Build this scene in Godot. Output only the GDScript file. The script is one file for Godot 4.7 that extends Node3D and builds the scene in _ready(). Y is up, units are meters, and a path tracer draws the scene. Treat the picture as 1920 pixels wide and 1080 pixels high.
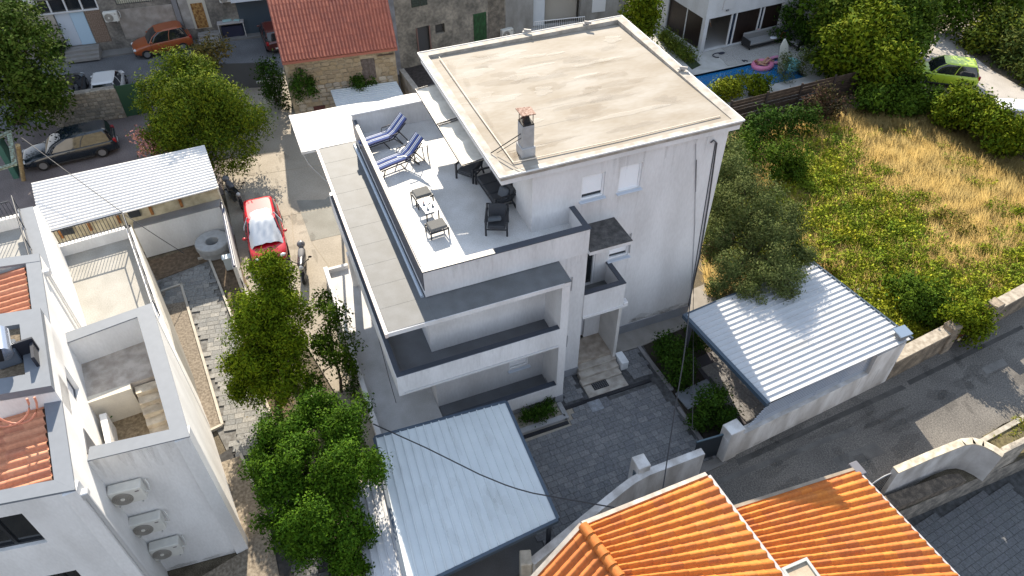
extends Node3D

var rng := RandomNumberGenerator.new()
var mats := {}
var texs := {}
var used := {}
const UP := Vector3(0, 1, 0)

# ---------------------------------------------------------------- mesh builder
class Msh:
	var v := PackedVector3Array()
	var n := PackedVector3Array()
	var c := PackedColorArray()
	var col := Color.WHITE
	func t(a: Vector3, b: Vector3, d: Vector3):
		var k := (b - a).cross(d - a).normalized()
		v.append(a); v.append(d); v.append(b)
		n.append(k); n.append(k); n.append(k)
		c.append(col); c.append(col); c.append(col)
	func q(a: Vector3, b: Vector3, d: Vector3, e: Vector3):
		t(a, b, d); t(a, d, e)
	func tn(a: Vector3, b: Vector3, d: Vector3, na: Vector3, nb: Vector3, nd: Vector3):
		v.append(a); v.append(d); v.append(b)
		n.append(na); n.append(nd); n.append(nb)
		c.append(col); c.append(col); c.append(col)
	func box(o: Vector3, s: Vector3, bs := Basis.IDENTITY):
		var h := s * 0.5
		var p := []
		for i in 8:
			p.append(o + bs * Vector3(h.x if i & 1 else -h.x, h.y if i & 2 else -h.y, h.z if i & 4 else -h.z))
		q(p[4], p[5], p[7], p[6]); q(p[1], p[0], p[2], p[3])
		q(p[5], p[1], p[3], p[7]); q(p[0], p[4], p[6], p[2])
		q(p[6], p[7], p[3], p[2]); q(p[0], p[1], p[5], p[4])
	func bx(x0: float, x1: float, y0: float, y1: float, z0: float, z1: float):
		box(Vector3((x0 + x1) * 0.5, (y0 + y1) * 0.5, (z0 + z1) * 0.5), Vector3(x1 - x0, y1 - y0, z1 - z0))
	func cbox(o: Vector3, s: Vector3, b: float, bs := Basis.IDENTITY):
		# box with chamfered edges
		var h := s * 0.5
		b = minf(b, minf(h.x, minf(h.y, h.z)) * 0.6)
		var X := []; var Y := []; var Z := []
		for i in 8:
			var g := Vector3(1 if i & 1 else -1, 1 if i & 2 else -1, 1 if i & 4 else -1)
			X.append(o + bs * Vector3(g.x * h.x, g.y * (h.y - b), g.z * (h.z - b)))
			Y.append(o + bs * Vector3(g.x * (h.x - b), g.y * h.y, g.z * (h.z - b)))
			Z.append(o + bs * Vector3(g.x * (h.x - b), g.y * (h.y - b), g.z * h.z))
		q(Z[4], Z[5], Z[7], Z[6]); q(Z[1], Z[0], Z[2], Z[3])
		q(X[5], X[1], X[3], X[7]); q(X[0], X[4], X[6], X[2])
		q(Y[6], Y[7], Y[3], Y[2]); q(Y[0], Y[1], Y[5], Y[4])
		q(Z[6], Z[7], Y[7], Y[6]); q(Y[2], Y[3], Z[3], Z[2]); q(Y[4], Y[5], Z[5], Z[4]); q(Z[0], Z[1], Y[1], Y[0])
		q(X[7], X[3], Y[3], Y[7]); q(Y[5], Y[1], X[1], X[5]); q(Y[6], Y[2], X[2], X[6]); q(X[4], X[0], Y[0], Y[4])
		q(Z[5], X[5], X[7], Z[7]); q(X[1], Z[1], Z[3], X[3]); q(X[4], Z[4], Z[6], X[6]); q(Z[0], X[0], X[2], Z[2])
		for i in 8:
			if ((i & 1) + (i >> 1 & 1) + (i >> 2 & 1)) % 2 == 1: t(X[i], Y[i], Z[i])
			else: t(X[i], Z[i], Y[i])
	func prism(poly: Array, y0: float, y1: float, bottom := false):
		var tops := []
		for p in poly: tops.append(Vector3(p.x, y1, p.y))
		slab(tops, y1 - y0, bottom)
	func slab(tops: Array, th: float, bottom := true):
		# a sheet with thickness below an outline of points (seen from above)
		var pl := PackedVector2Array()
		for p in tops: pl.append(Vector2(p.x, p.z))
		var ar := 0.0
		for i in pl.size():
			var a := pl[i]; var b := pl[(i + 1) % pl.size()]
			ar += a.x * b.y - b.x * a.y
		var P := tops.duplicate()
		if ar > 0: P.reverse()   # anticlockwise seen from above
		pl.clear()
		for p in P: pl.append(Vector2(p.x, p.z))
		var d := Vector3(0, th, 0)
		var tr := Geometry2D.triangulate_polygon(pl)
		for i in range(0, tr.size(), 3):
			var a: Vector3 = P[tr[i]]; var b: Vector3 = P[tr[i + 1]]; var e: Vector3 = P[tr[i + 2]]
			if (b - a).cross(e - a).y < 0:
				var w := b; b = e; e = w
			t(a, b, e)
			if bottom: t(a - d, e - d, b - d)
		for i in P.size():
			var a: Vector3 = P[i]; var b: Vector3 = P[(i + 1) % P.size()]
			q(a - d, b - d, b, a)
	func wall(a: Vector2, b: Vector2, y0: float, y1: float, th: float, holes := []):
		# wall whose outer face runs a -> b (outside on the right-hand side when walking a -> b seen from above with z down); holes: [u0, u1, v0, v1]
		var L := a.distance_to(b)
		var d := (b - a) / L
		var nr := Vector2(-d.y, d.x)
		var us := [0.0, L]
		for hl in holes:
			us.append(clampf(hl[0], 0, L)); us.append(clampf(hl[1], 0, L))
		us.sort()
		var bs := Basis(Vector3(d.x, 0, d.y), UP_, Vector3(nr.x, 0, nr.y))
		for i in us.size() - 1:
			if us[i + 1] - us[i] < 0.001: continue
			var um: float = (us[i] + us[i + 1]) * 0.5
			var vs := [[y0, y1]]
			for hl in holes:
				if um > hl[0] and um < hl[1]:
					var nv := []
					for s in vs:
						if hl[2] > s[0] + 0.001: nv.append([s[0], minf(s[1], hl[2])])
						if hl[3] < s[1] - 0.001: nv.append([maxf(s[0], hl[3]), s[1]])
					vs = nv
			for s in vs:
				if s[1] - s[0] < 0.001: continue
				var m := a + d * um - nr * th * 0.5
				box(Vector3(m.x, (s[0] + s[1]) * 0.5, m.y), Vector3(us[i + 1] - us[i], s[1] - s[0], th), bs)
	const UP_ := Vector3(0, 1, 0)
	func tube(pts: Array, r, sides := 6, caps := true):
		var rings := []
		var nrm := []
		for i in pts.size():
			var dir: Vector3 = (pts[mini(i + 1, pts.size() - 1)] - pts[maxi(i - 1, 0)]).normalized()
			var ref := Vector3(0, 1, 0) if absf(dir.y) < 0.9 else Vector3(1, 0, 0)
			var s := dir.cross(ref).normalized()
			var u := dir.cross(s)
			var rr: float = r if (r is float or r is int) else r[i]
			var ring := []; var nn := []
			for k in sides:
				var an := TAU * k / sides
				var o := s * cos(an) + u * sin(an)
				nn.append(o); ring.append(pts[i] + o * rr)
			rings.append(ring); nrm.append(nn)
		for i in pts.size() - 1:
			for k in sides:
				var k2 := (k + 1) % sides
				tn(rings[i][k], rings[i][k2], rings[i + 1][k2], nrm[i][k], nrm[i][k2], nrm[i + 1][k2])
				tn(rings[i][k], rings[i + 1][k2], rings[i + 1][k], nrm[i][k], nrm[i + 1][k2], nrm[i + 1][k])
		if caps:
			for k in range(1, sides - 1):
				t(rings[0][0], rings[0][k + 1], rings[0][k])
				t(rings[-1][0], rings[-1][k], rings[-1][k + 1])
	func loft(S: Array, closed := true, caps := true, smooth := true):
		# rows of points; smooth normals
		var R := S.size(); var C: int = S[0].size()
		var N := []
		for i in R:
			var row := []
			for j in C:
				var jm := posmod(j - 1, C) if closed else maxi(j - 1, 0)
				var jp := (j + 1) % C if closed else mini(j + 1, C - 1)
				var du: Vector3 = S[i][jp] - S[i][jm]
				var dv: Vector3 = S[mini(i + 1, R - 1)][j] - S[maxi(i - 1, 0)][j]
				row.append(du.cross(dv).normalized())
			N.append(row)
		for i in R - 1:
			for j in (C if closed else C - 1):
				var k := (j + 1) % C
				if smooth:
					tn(S[i][j], S[i][k], S[i + 1][k], N[i][j], N[i][k], N[i + 1][k])
					tn(S[i][j], S[i + 1][k], S[i + 1][j], N[i][j], N[i + 1][k], N[i + 1][j])
				else:
					q(S[i][j], S[i][k], S[i + 1][k], S[i + 1][j])
		if caps and closed:
			for k in range(1, C - 1):
				t(S[0][0], S[0][k + 1], S[0][k]); t(S[-1][0], S[-1][k], S[-1][k + 1])
	func ball(o: Vector3, r: Vector3, nu := 10, nv := 7):
		var rows := []
		for i in nv + 1:
			var a := -PI / 2 + PI * i / nv
			var row := []
			for j in nu:
				var b := -TAU * j / nu
				row.append(Vector3(cos(a) * cos(b), sin(a), cos(a) * sin(b)))
			rows.append(row)
		for i in nv:
			for j in nu:
				var k := (j + 1) % nu
				var A: Vector3 = rows[i][j]; var B: Vector3 = rows[i][k]; var D: Vector3 = rows[i + 1][k]; var E: Vector3 = rows[i + 1][j]
				tn(o + A * r, o + B * r, o + D * r, (A / r).normalized(), (B / r).normalized(), (D / r).normalized())
				tn(o + A * r, o + D * r, o + E * r, (A / r).normalized(), (D / r).normalized(), (E / r).normalized())
	func lathe(o: Vector3, prof: Array, nu := 16, bs := Basis.IDENTITY):
		# prof: Vector2(radius, height) from the bottom up
		for i in prof.size() - 1:
			for j in nu:
				var a0 := -TAU * j / nu; var a1 := -TAU * (j + 1) / nu
				var p: Vector2 = prof[i]; var s: Vector2 = prof[i + 1]
				var A := o + bs * Vector3(cos(a0) * p.x, p.y, sin(a0) * p.x)
				var B := o + bs * Vector3(cos(a1) * p.x, p.y, sin(a1) * p.x)
				var D := o + bs * Vector3(cos(a1) * s.x, s.y, sin(a1) * s.x)
				var E := o + bs * Vector3(cos(a0) * s.x, s.y, sin(a0) * s.x)
				if p.x > 0.0001: t(A, B, D)
				if s.x > 0.0001: t(A, D, E)
	func mesh() -> ArrayMesh:
		var m := ArrayMesh.new()
		if v.is_empty(): return m
		var ar := []
		ar.resize(Mesh.ARRAY_MAX)
		ar[Mesh.ARRAY_VERTEX] = v; ar[Mesh.ARRAY_NORMAL] = n; ar[Mesh.ARRAY_COLOR] = c
		m.add_surface_from_arrays(Mesh.PRIMITIVE_TRIANGLES, ar)
		return m

# ---------------------------------------------------------------- things, parts, setting
func numbered(s: String) -> String:
	if not used.has(s):
		used[s] = 0
		return s
	used[s] += 1
	return "%s_%03d" % [s, used[s]]

func T(called: String, label: String, cat: String, at := Vector3.ZERO, turn := 0.0, group := "") -> Node3D:
	var o := Node3D.new()
	o.name = numbered(called)
	add_child(o)
	o.position = at
	o.rotation.y = turn
	o.set_meta("label", label); o.set_meta("category", cat)
	if group != "": o.set_meta("group", group)
	return o

func P(par: Node, called: String, m, mat: Material) -> MeshInstance3D:
	# a part modelled in its parent's own axes
	var i := MeshInstance3D.new()
	var k := called; var j := 0
	while par.has_node(NodePath(k)):
		j += 1; k = "%s_%03d" % [called, j]
	i.name = k
	i.mesh = m.mesh() if m is Msh else m
	i.material_override = mat
	par.add_child(i)
	return i

func W(par: Node3D, called: String, m, mat: Material) -> MeshInstance3D:
	# a part modelled in world coordinates
	var i := P(par, called, m, mat)
	var o := Vector3.ZERO
	var p: Node = par
	while p is Node3D and p != self:
		o += p.position; p = p.get_parent()
	i.position = -o
	return i

func S(called: String, m, mat: Material) -> MeshInstance3D:
	var i := MeshInstance3D.new()
	i.name = numbered(called)
	i.mesh = m.mesh() if m is Msh else m
	i.material_override = mat
	i.set_meta("kind", "structure")
	add_child(i)
	return i

func one(called: String, label: String, cat: String, m: Msh, mat: Material, at: Vector3, group := "") -> MeshInstance3D:
	# a thing that is a single mesh, modelled in its own axes
	var i := MeshInstance3D.new()
	i.name = numbered(called)
	i.mesh = m.mesh()
	i.material_override = mat
	i.position = at
	i.set_meta("label", label); i.set_meta("category", cat)
	if group != "": i.set_meta("group", group)
	add_child(i)
	return i

func copy(o: Node3D, base: String, label: String, at: Vector3, turn: float) -> Node3D:
	var d: Node3D = o.duplicate()
	d.name = numbered(base)
	add_child(d)
	d.position = at; d.rotation.y = turn
	d.set_meta("label", label)
	return d

# ---------------------------------------------------------------- materials
func noise_bytes(sd: int, freq: float, octv: int, size: int, kind := FastNoiseLite.TYPE_SIMPLEX_SMOOTH) -> PackedByteArray:
	var f := FastNoiseLite.new()
	f.seed = sd; f.frequency = freq; f.noise_type = kind
	f.fractal_type = FastNoiseLite.FRACTAL_FBM; f.fractal_octaves = octv
	var im := f.get_seamless_image(size, size)
	im.convert(Image.FORMAT_L8)
	return im.get_data()

func tex(key: String) -> ImageTexture:
	if texs.has(key): return texs[key]
	# each: [size, seed, coarse freq, octaves, coarse share, fine freq, lo colour, hi colour, speckle]
	var R: Dictionary = {
		"plaster": [512, 3, 0.006, 4, 0.7, 0.12, Color(0.9, 0.897, 0.893), Color(1, 1, 1), 0.04],
		"stain": [512, 5, 0.008, 5, 0.85, 0.09, Color(0.8, 0.785, 0.77), Color(1, 1, 1), 0.05],
		"concrete": [512, 7, 0.007, 5, 0.5, 0.15, Color(0.86, 0.855, 0.84), Color(1, 1, 1), 0.12],
		"asphalt": [512, 9, 0.006, 4, 0.3, 0.3, Color(0.62, 0.62, 0.63), Color(1, 1, 1), 0.3],
		"soil": [512, 11, 0.015, 5, 0.4, 0.25, Color(0.5, 0.48, 0.46), Color(1, 1, 1), 0.35],
		"roofcream": [512, 13, 0.009, 6, 0.75, 0.08, Color(0.88, 0.845, 0.79), Color(1, 0.995, 0.985), 0.06],
		"oldwall": [512, 15, 0.012, 6, 0.65, 0.07, Color(0.58, 0.57, 0.56), Color(1, 0.97, 0.93), 0.16],
		"grain": [512, 17, 0.03, 3, 0.5, 0.3, Color(0.72, 0.7, 0.68), Color(1, 1, 1), 0.2],
		"tile": [256, 19, 0.02, 4, 0.6, 0.15, Color(0.84, 0.8, 0.77), Color(1, 1, 1), 0.14],
		"metal": [512, 21, 0.008, 4, 0.8, 0.1, Color(0.965, 0.967, 0.97), Color(1, 1, 1), 0.04],
		"wood": [256, 23, 0.02, 4, 0.5, 0.2, Color(0.55, 0.5, 0.45), Color(1, 1, 1), 0.2],
		"rust": [256, 25, 0.02, 5, 0.8, 0.1, Color(0.55, 0.42, 0.35), Color(1, 1, 1), 0.15],
		"field": [512, 27, 0.012, 5, 0.7, 0.2, Color(0.5, 0.55, 0.35), Color(1, 0.95, 0.85), 0.3],
	}
	var r: Array = R[key]
	var size: int = r[0]
	var a := noise_bytes(r[1], r[2], r[3], size)
	var b := noise_bytes(r[1] + 100, r[5], 2, size)
	var out := PackedByteArray()
	out.resize(size * size * 3)
	var g := RandomNumberGenerator.new()
	g.seed = r[1]
	var sh: float = r[4]; var lo: Color = r[6]; var hi: Color = r[7]; var sp: float = r[8]
	for i in size * size:
		var k := (a[i] * sh + b[i] * (1.0 - sh)) / 255.0
		k = clampf((k - 0.5) * 1.7 + 0.5 + (g.randf() - 0.5) * sp, 0.0, 1.0)
		out[i * 3] = int((lo.r + (hi.r - lo.r) * k) * 255.0)
		out[i * 3 + 1] = int((lo.g + (hi.g - lo.g) * k) * 255.0)
		out[i * 3 + 2] = int((lo.b + (hi.b - lo.b) * k) * 255.0)
	var im := Image.create_from_data(size, size, false, Image.FORMAT_RGB8, out)
	texs[key] = ImageTexture.create_from_image(im)
	return texs[key]

func M(lin: Color, rough := 0.9, tx := "", sc := Vector3(0.25, 0.25, 0.25), opt := {}) -> StandardMaterial3D:
	# lin: real-world base colour, linear
	var key := "%s|%s|%s|%s|%s" % [lin, rough, tx, sc, opt]
	if mats.has(key): return mats[key]
	var m := StandardMaterial3D.new()
	m.albedo_color = lin.linear_to_srgb()
	m.roughness = rough
	m.metallic = opt.get("metal", 0.0)
	m.metallic_specular = opt.get("spec", 0.5)
	if tx != "":
		m.albedo_texture = tex(tx)
		m.uv1_triplanar = true
		m.uv1_world_triplanar = not opt.get("local", false)
		m.uv1_scale = sc
	if opt.has("bump"):
		var bk: String = opt.bump + "_n"
		if not texs.has(bk):
			var bi: Image = tex(opt.bump).get_image().duplicate()
			bi.bump_map_to_normal_map(opt.get("bumpk", 3.0))
			texs[bk] = ImageTexture.create_from_image(bi)
		m.normal_enabled = true
		m.normal_texture = texs[bk]
		m.normal_scale = opt.get("bumps", 0.6)
	if opt.get("vc", false): m.vertex_color_use_as_albedo = true
	if opt.has("coat"):
		m.clearcoat_enabled = true; m.clearcoat = opt.coat; m.clearcoat_roughness = 0.06
	if opt.has("back"):
		m.backlight_enabled = true; m.backlight = opt.back
	if opt.has("alpha"):
		m.transparency = BaseMaterial3D.TRANSPARENCY_ALPHA
		m.albedo_color.a = opt.alpha
	if opt.get("two", false): m.cull_mode = BaseMaterial3D.CULL_DISABLED
	mats[key] = m
	return m

func C(r: float, g: float, b: float) -> Color: return Color(r, g, b)
func H(hex: String) -> Color: return Color.html(hex).srgb_to_linear()

func inset(poly: Array, d: float) -> Array:
	var pv := PackedVector2Array(poly)
	var r := Geometry2D.offset_polygon(pv, -d, Geometry2D.JOIN_MITER)
	return Array(r[0]) if r.size() > 0 else poly

func ring_prism(m: Msh, poly: Array, d: float, y0: float, y1: float):
	# a band of width d along the inside of an outline, with an exact corner match
	var n := poly.size()
	var ar := 0.0
	for i in n: ar += poly[i].x * poly[(i + 1) % n].y - poly[(i + 1) % n].x * poly[i].y
	var sgn := 1.0 if ar > 0 else -1.0
	var inn := []
	for i in n:
		var a: Vector2 = poly[(i + n - 1) % n]; var b: Vector2 = poly[i]; var e: Vector2 = poly[(i + 1) % n]
		var d1 := (b - a).normalized(); var d2 := (e - b).normalized()
		var n1 := Vector2(-d1.y, d1.x) * sgn; var n2 := Vector2(-d2.y, d2.x) * sgn
		inn.append(b + (n1 + n2) * d / (1.0 + n1.dot(n2)))
	for i in n:
		var j := (i + 1) % n
		m.prism([poly[i], poly[j], inn[j], inn[i]], y0, y1, true)

func environment():
	var cam := Camera3D.new()
	cam.name = "camera"
	cam.fov = 42.674
	cam.near = 0.5; cam.far = 900.0
	add_child(cam)
	cam.transform = Transform3D(Basis(Vector3(0.928952, -0.002770, 0.370189), Vector3(0.258760, 0.719986, -0.643944), Vector3(-0.264748, 0.693983, 0.669549)), Vector3(0, 23, 0))
	cam.current = true
	var we := WorldEnvironment.new()
	we.name = "environment"
	var e := Environment.new()
	e.background_mode = Environment.BG_SKY
	var sk := Sky.new()
	var sm := ProceduralSkyMaterial.new()
	sm.sky_top_color = Color(0.62, 0.68, 0.765)
	sm.sky_horizon_color = Color(0.87, 0.875, 0.885)
	sm.sky_curve = 0.18
	sm.ground_bottom_color = Color(0.3, 0.29, 0.27)
	sm.ground_horizon_color = Color(0.6, 0.62, 0.64)
	sm.sky_energy_multiplier = 0.95
	sk.sky_material = sm
	e.sky = sk
	e.background_energy_multiplier = 1.0
	e.tonemap_mode = Environment.TONE_MAPPER_LINEAR
	e.tonemap_exposure = 2.2
	e.sdfgi_enabled = true; e.ssao_enabled = true; e.ssil_enabled = true
	we.environment = e
	add_child(we)
	var sun := DirectionalLight3D.new()
	sun.name = "sun"
	sun.light_energy = 1.6
	sun.light_color = Color(1.0, 0.95, 0.87)
	sun.light_angular_distance = 0.5
	sun.shadow_enabled = true
	add_child(sun)
	sun.look_at_from_position(Vector3.ZERO, Vector3(-0.29, -1.0, 1.6), UP)

func sheet(called: String, pts: Array, y: float, mat: Material, th := 0.06) -> MeshInstance3D:
	var m := Msh.new()
	m.prism(pts, y - th, y)
	return S(called, m, mat)

func ground_sheets():
	var m := Msh.new()
	for k in [[-300, 25.55, -300, -7.05], [-300, 14.4, -7.05, 300], [14.4, 25.55, 0, 300], [33.45, 300, -300, 300], [25.55, 33.45, -33.15, -7.05], [25.55, 33.45, -300, -36.1], [25.55, 33.45, 0, 300], [28, 33.45, -7.05, 0]]:
		m.q(Vector3(k[0], -0.06, k[3]), Vector3(k[1], -0.06, k[3]), Vector3(k[1], -0.06, k[2]), Vector3(k[0], -0.06, k[2]))
	S("ground", m, M(C(0.2, 0.17, 0.12), 0.95, "soil", Vector3(0.2, 0.2, 0.2)))
	# concrete driveway beside the house
	sheet("driveway", [Vector2(-2.5, -46), Vector2(9, -46), Vector2(9, -14), Vector2(1.2, -14), Vector2(-0.4, -22), Vector2(-2.4, -27)], 0.0, M(C(0.36, 0.32, 0.265), 0.9, "concrete", Vector3(0.12, 0.12, 0.12), {"bump": "asphalt", "bumps": 0.2}))
# ---------------------------------------------------------------- the white house
func wall_mat() -> Material: return M(C(0.72, 0.715, 0.72), 0.85, "plaster", Vector3(0.16, 0.05, 0.16), {"bump": "concrete", "bumps": 0.12})
func dark_cap() -> Material: return M(C(0.035, 0.045, 0.065), 0.42, "metal", Vector3(0.3, 0.3, 0.3), {"spec": 0.6})
func dark_floor() -> Material: return M(C(0.15, 0.158, 0.175), 0.7, "concrete", Vector3(0.3, 0.3, 0.3))
func frame_white() -> Material: return M(C(0.84, 0.85, 0.86), 0.4, "metal", Vector3(0.5, 0.5, 0.5))
func glass_dark() -> Material: return M(C(0.015, 0.018, 0.022), 0.06, "", Vector3.ONE, {"spec": 0.7})

func shutter_window(h: Node3D, x0: float, x1: float, y0: float, y1: float, z: float, gap: float, face := 0.07):
	# frame, roller shutter lowered to leave a gap, dark pane, sill
	var m := Msh.new()
	for s in [[x0, x0 + 0.06, y0, y1], [x1 - 0.06, x1, y0, y1], [x0 + 0.06, x1 - 0.06, y1 - 0.06, y1], [x0 + 0.06, x1 - 0.06, y0, y0 + 0.06]]:
		m.bx(s[0], s[1], s[2], s[3], z - face - 0.06, z - face + 0.01)
	var w := W(h, "window", m, frame_white())
	var p := Msh.new()
	p.bx(x0 + 0.06, x1 - 0.06, y0 + 0.06, y1 - 0.06, z - face - 0.1, z - face - 0.07)
	W(w, "pane", p, glass_dark())
	var sh := Msh.new()
	var y := y1 - 0.06
	while y > y0 + 0.08 + gap:
		sh.cbox(Vector3((x0 + x1) * 0.5, y - 0.024, z - face - 0.03), Vector3(x1 - x0 - 0.13, 0.046, 0.02), 0.006)
		y -= 0.05
	W(w, "roller_shutter", sh, M(C(0.86, 0.87, 0.89), 0.45))
	var s := Msh.new()
	s.cbox(Vector3((x0 + x1) * 0.5, y0 - 0.03, z + 0.02), Vector3(x1 - x0 + 0.12, 0.05, 0.22), 0.012)
	W(w, "sill", s, M(C(0.5, 0.55, 0.62), 0.4))

func white_house():
	var h := T("white_house", "large white flat-roofed house with a roof terrace in the centre", "house", Vector3(9.4, 0, -21))
	var wm := wall_mat()
	var m := Msh.new()
	m.wall(Vector2(3.65, -26.4), Vector2(3.65, -16.95), 0.0, 6.2, 0.25)
	W(h, "wall", m, wm)
	m = Msh.new()
	m.wall(Vector2(3.652, -16.9), Vector2(7.96, -16.9), 0.0, 6.2, 0.25, [[2.9, 3.7, 1.15, 2.25]])
	W(h, "wall", m, wm)
	m = Msh.new()   # tower beside the porch and the fin wall in front of it
	m.bx(7.95, 9.36, 0, 6.6, -17.95, -16.632)
	m.bx(7.95, 8.24, 0.0, 6.19, -16.632, -15.6)
	W(h, "wall", m, wm)
	m = Msh.new()
	m.wall(Vector2(9.36, -17.89), Vector2(15.2, -17.89), 0.0, 9.2, 0.3, [[0.24, 1.11, 7.66, 8.66], [1.66, 2.53, 7.62, 8.68], [1.6, 2.44, 4.5, 5.55], [0.3, 1.05, 3.5, 5.6], [0.06, 0.85, 0.52, 2.7]])
	W(h, "wall", m, wm)
	m = Msh.new()
	m.wall(Vector2(7.8, -17.89), Vector2(9.362, -17.892), 6.4, 9.2, 0.3)
	m.wall(Vector2(7.8, -26.4), Vector2(7.8, -17.9), 6.4, 9.2, 0.25, [[1.6, 3.8, 6.86, 9.0], [4.6, 6.8, 6.86, 9.0]])
	W(h, "wall", m, wm)
	m = Msh.new()
	m.wall(Vector2(15.2, -17.892), Vector2(15.2, -26.4), 0.0, 9.2, 0.3)
	m.wall(Vector2(15.2, -26.4), Vector2(3.65, -26.4), 0.0, 6.2, 0.3)
	m.wall(Vector2(15.2, -26.402), Vector2(7.8, -26.402), 6.2, 9.2, 0.3)
	W(h, "wall", m, wm)
	# grey plinth
	m = Msh.new()
	m.bx(11.06, 15.23, 0, 0.5, -17.9, -17.865)
	m.bx(8.26, 9.385, 0, 0.42, -16.65, -16.605)
	m.bx(7.93, 8.265, 0, 0.42, -16.6, -15.575)
	W(h, "plinth", m, M(C(0.3, 0.315, 0.35), 0.8, "concrete"))
	# main roof: fascia slab, sloping deck, raised rim
	m = Msh.new()
	m.bx(6.68, 15.53, 9.2, 9.4, -26.6, -17.76)
	var rf := W(h, "roof", m, wm)
	m = Msh.new()
	m.slab([Vector3(6.7, 9.52, -17.8), Vector3(15.5, 9.52, -17.8), Vector3(15.5, 9.42, -26.56), Vector3(6.7, 9.46, -26.56)], 0.05)
	W(rf, "deck", m, M(C(0.315, 0.292, 0.262), 0.8, "roofcream", Vector3(0.06, 0.07, 0.15), {"bump": "concrete", "bumps": 0.2}))
	m = Msh.new()
	m.slab([Vector3(6.64, 9.56, -17.72), Vector3(15.57, 9.57, -17.72), Vector3(15.26, 9.545, -17.95), Vector3(6.9, 9.545, -17.95)], 0.17)
	m.slab([Vector3(6.64, 9.56, -17.72), Vector3(6.9, 9.545, -17.95), Vector3(6.92, 9.57, -26.33), Vector3(6.64, 9.58, -26.64)], 0.17)
	m.slab([Vector3(15.57, 9.57, -17.72), Vector3(15.57, 9.6, -26.64), Vector3(15.24, 9.6, -26.36), Vector3(15.26, 9.545, -17.95)], 0.17)
	m.slab([Vector3(6.64, 9.58, -26.64), Vector3(6.92, 9.57, -26.33), Vector3(15.24, 9.6, -26.36), Vector3(15.57, 9.6, -26.64)], 0.17)
	W(rf, "rim", m, M(C(0.4, 0.372, 0.33), 0.75, "stain", Vector3(0.4, 0.4, 0.4), {"bump": "concrete", "bumps": 0.25}))
	m = Msh.new()
	for k in [[Vector3(6.61, 9.55, -17.69), Vector3(15.6, 9.56, -17.69)], [Vector3(15.6, 9.56, -17.69), Vector3(15.6, 9.59, -26.67)], [Vector3(6.61, 9.55, -17.69), Vector3(6.61, 9.57, -26.67)], [Vector3(6.61, 9.57, -26.67), Vector3(15.6, 9.59, -26.67)]]:
		m.tube(k, 0.035, 6)
	W(rf, "drip_edge", m, M(C(0.62, 0.6, 0.57), 0.6))
	for i in 7:
		m = Msh.new()
		m.tube([Vector3(7.0, 9.443 + 0.01 * i, -25.3 + i * 1.05), Vector3(15.15, 9.41 + 0.013 * i, -25.35 + i * 1.05)], 0.012, 4)
		W(rf, "felt_seam", m, M(C(0.3, 0.275, 0.24), 0.85))
	m = Msh.new()   # ribs of the roof felt along the rim, a repair patch, a bracket
	m.tube([Vector3(7.3, 9.545, -26.1), Vector3(7.28, 9.55, -22.0), Vector3(7.3, 9.56, -18.3)], 0.02, 5)
	m.tube([Vector3(7.3, 9.56, -18.3), Vector3(11.0, 9.56, -18.22), Vector3(15.0, 9.55, -18.26)], 0.02, 5)
	W(rf, "felt_lap", m, M(C(0.7, 0.6, 0.48), 0.8))
	m = Msh.new()
	m.tube([Vector3(6.81, 9.58, -19.05), Vector3(7.68, 10.35, -18.62)], 0.018, 5)
	m.tube([Vector3(6.99, 9.58, -18.98), Vector3(7.72, 10.2, -18.62)], 0.012, 5)
	W(rf, "guy_rod", m, M(C(0.03, 0.028, 0.03), 0.5))
	for pt in [Vector3(11.21, 9.6, -26.75), Vector3(13.82, 9.6, -26.5), Vector3(15.43, 9.6, -21.61)]:
		m = Msh.new()
		m.box(pt + Vector3(0, 0.04, 0), Vector3(0.28, 0.05, 0.12), Basis(UP, 0.5))
		m.box(pt + Vector3(0.05, 0.1, 0.1), Vector3(0.06, 0.1, 0.3), Basis(UP, 0.9))
		W(rf, "bracket", m, M(C(0.4, 0.37, 0.34), 0.6))
	# chimney
	m = Msh.new()
	m.cbox(Vector3(7.9, 10.07, -18.72), Vector3(0.4, 1.16, 0.44), 0.02)
	var ch := W(h, "chimney", m, M(C(0.4, 0.4, 0.41), 0.9, "concrete", Vector3(0.8, 0.8, 0.8)))
	m = Msh.new()
	m.cbox(Vector3(7.9, 9.68, -18.72), Vector3(0.48, 0.36, 0.52), 0.02)
	W(ch, "base", m, M(C(0.46, 0.46, 0.47), 0.9, "concrete", Vector3(0.8, 0.8, 0.8)))
	m = Msh.new()
	m.bx(7.71, 8.09, 10.65, 10.69, -18.94, -18.5)
	m.lathe(Vector3(7.9, 10.69, -18.72), [Vector2(0.13, 0), Vector2(0.1, 0.2), Vector2(0.08, 0.2), Vector2(0, 0.16)], 12)
	W(ch, "flue", m, M(C(0.02, 0.018, 0.018), 0.8))
	m = Msh.new()
	for x in [7.74, 8.06]:
		for z in [-18.9, -18.54]:
			m.tube([Vector3(x, 10.66, z), Vector3(x, 11.0, z)], 0.014, 5)
	m.bx(7.6, 7.8, 10.95, 10.98, -18.56, -18.5)
	W(ch, "cap_bracket", m, M(C(0.05, 0.025, 0.02), 0.7))
	m = Msh.new()
	m.slab([Vector3(7.66, 11.05, -18.5), Vector3(8.14, 11.03, -18.5), Vector3(8.16, 11.02, -18.98), Vector3(7.64, 11.08, -18.98)], 0.03)
	W(ch, "cap", m, M(C(0.42, 0.3, 0.25), 0.8, "rust", Vector3(2, 2, 2)))
	# terrace: floor, parapets, copings
	m = Msh.new()
	m.bx(3.62, 9.34, 6.42, 6.84, -26.26, -16.66)
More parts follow.
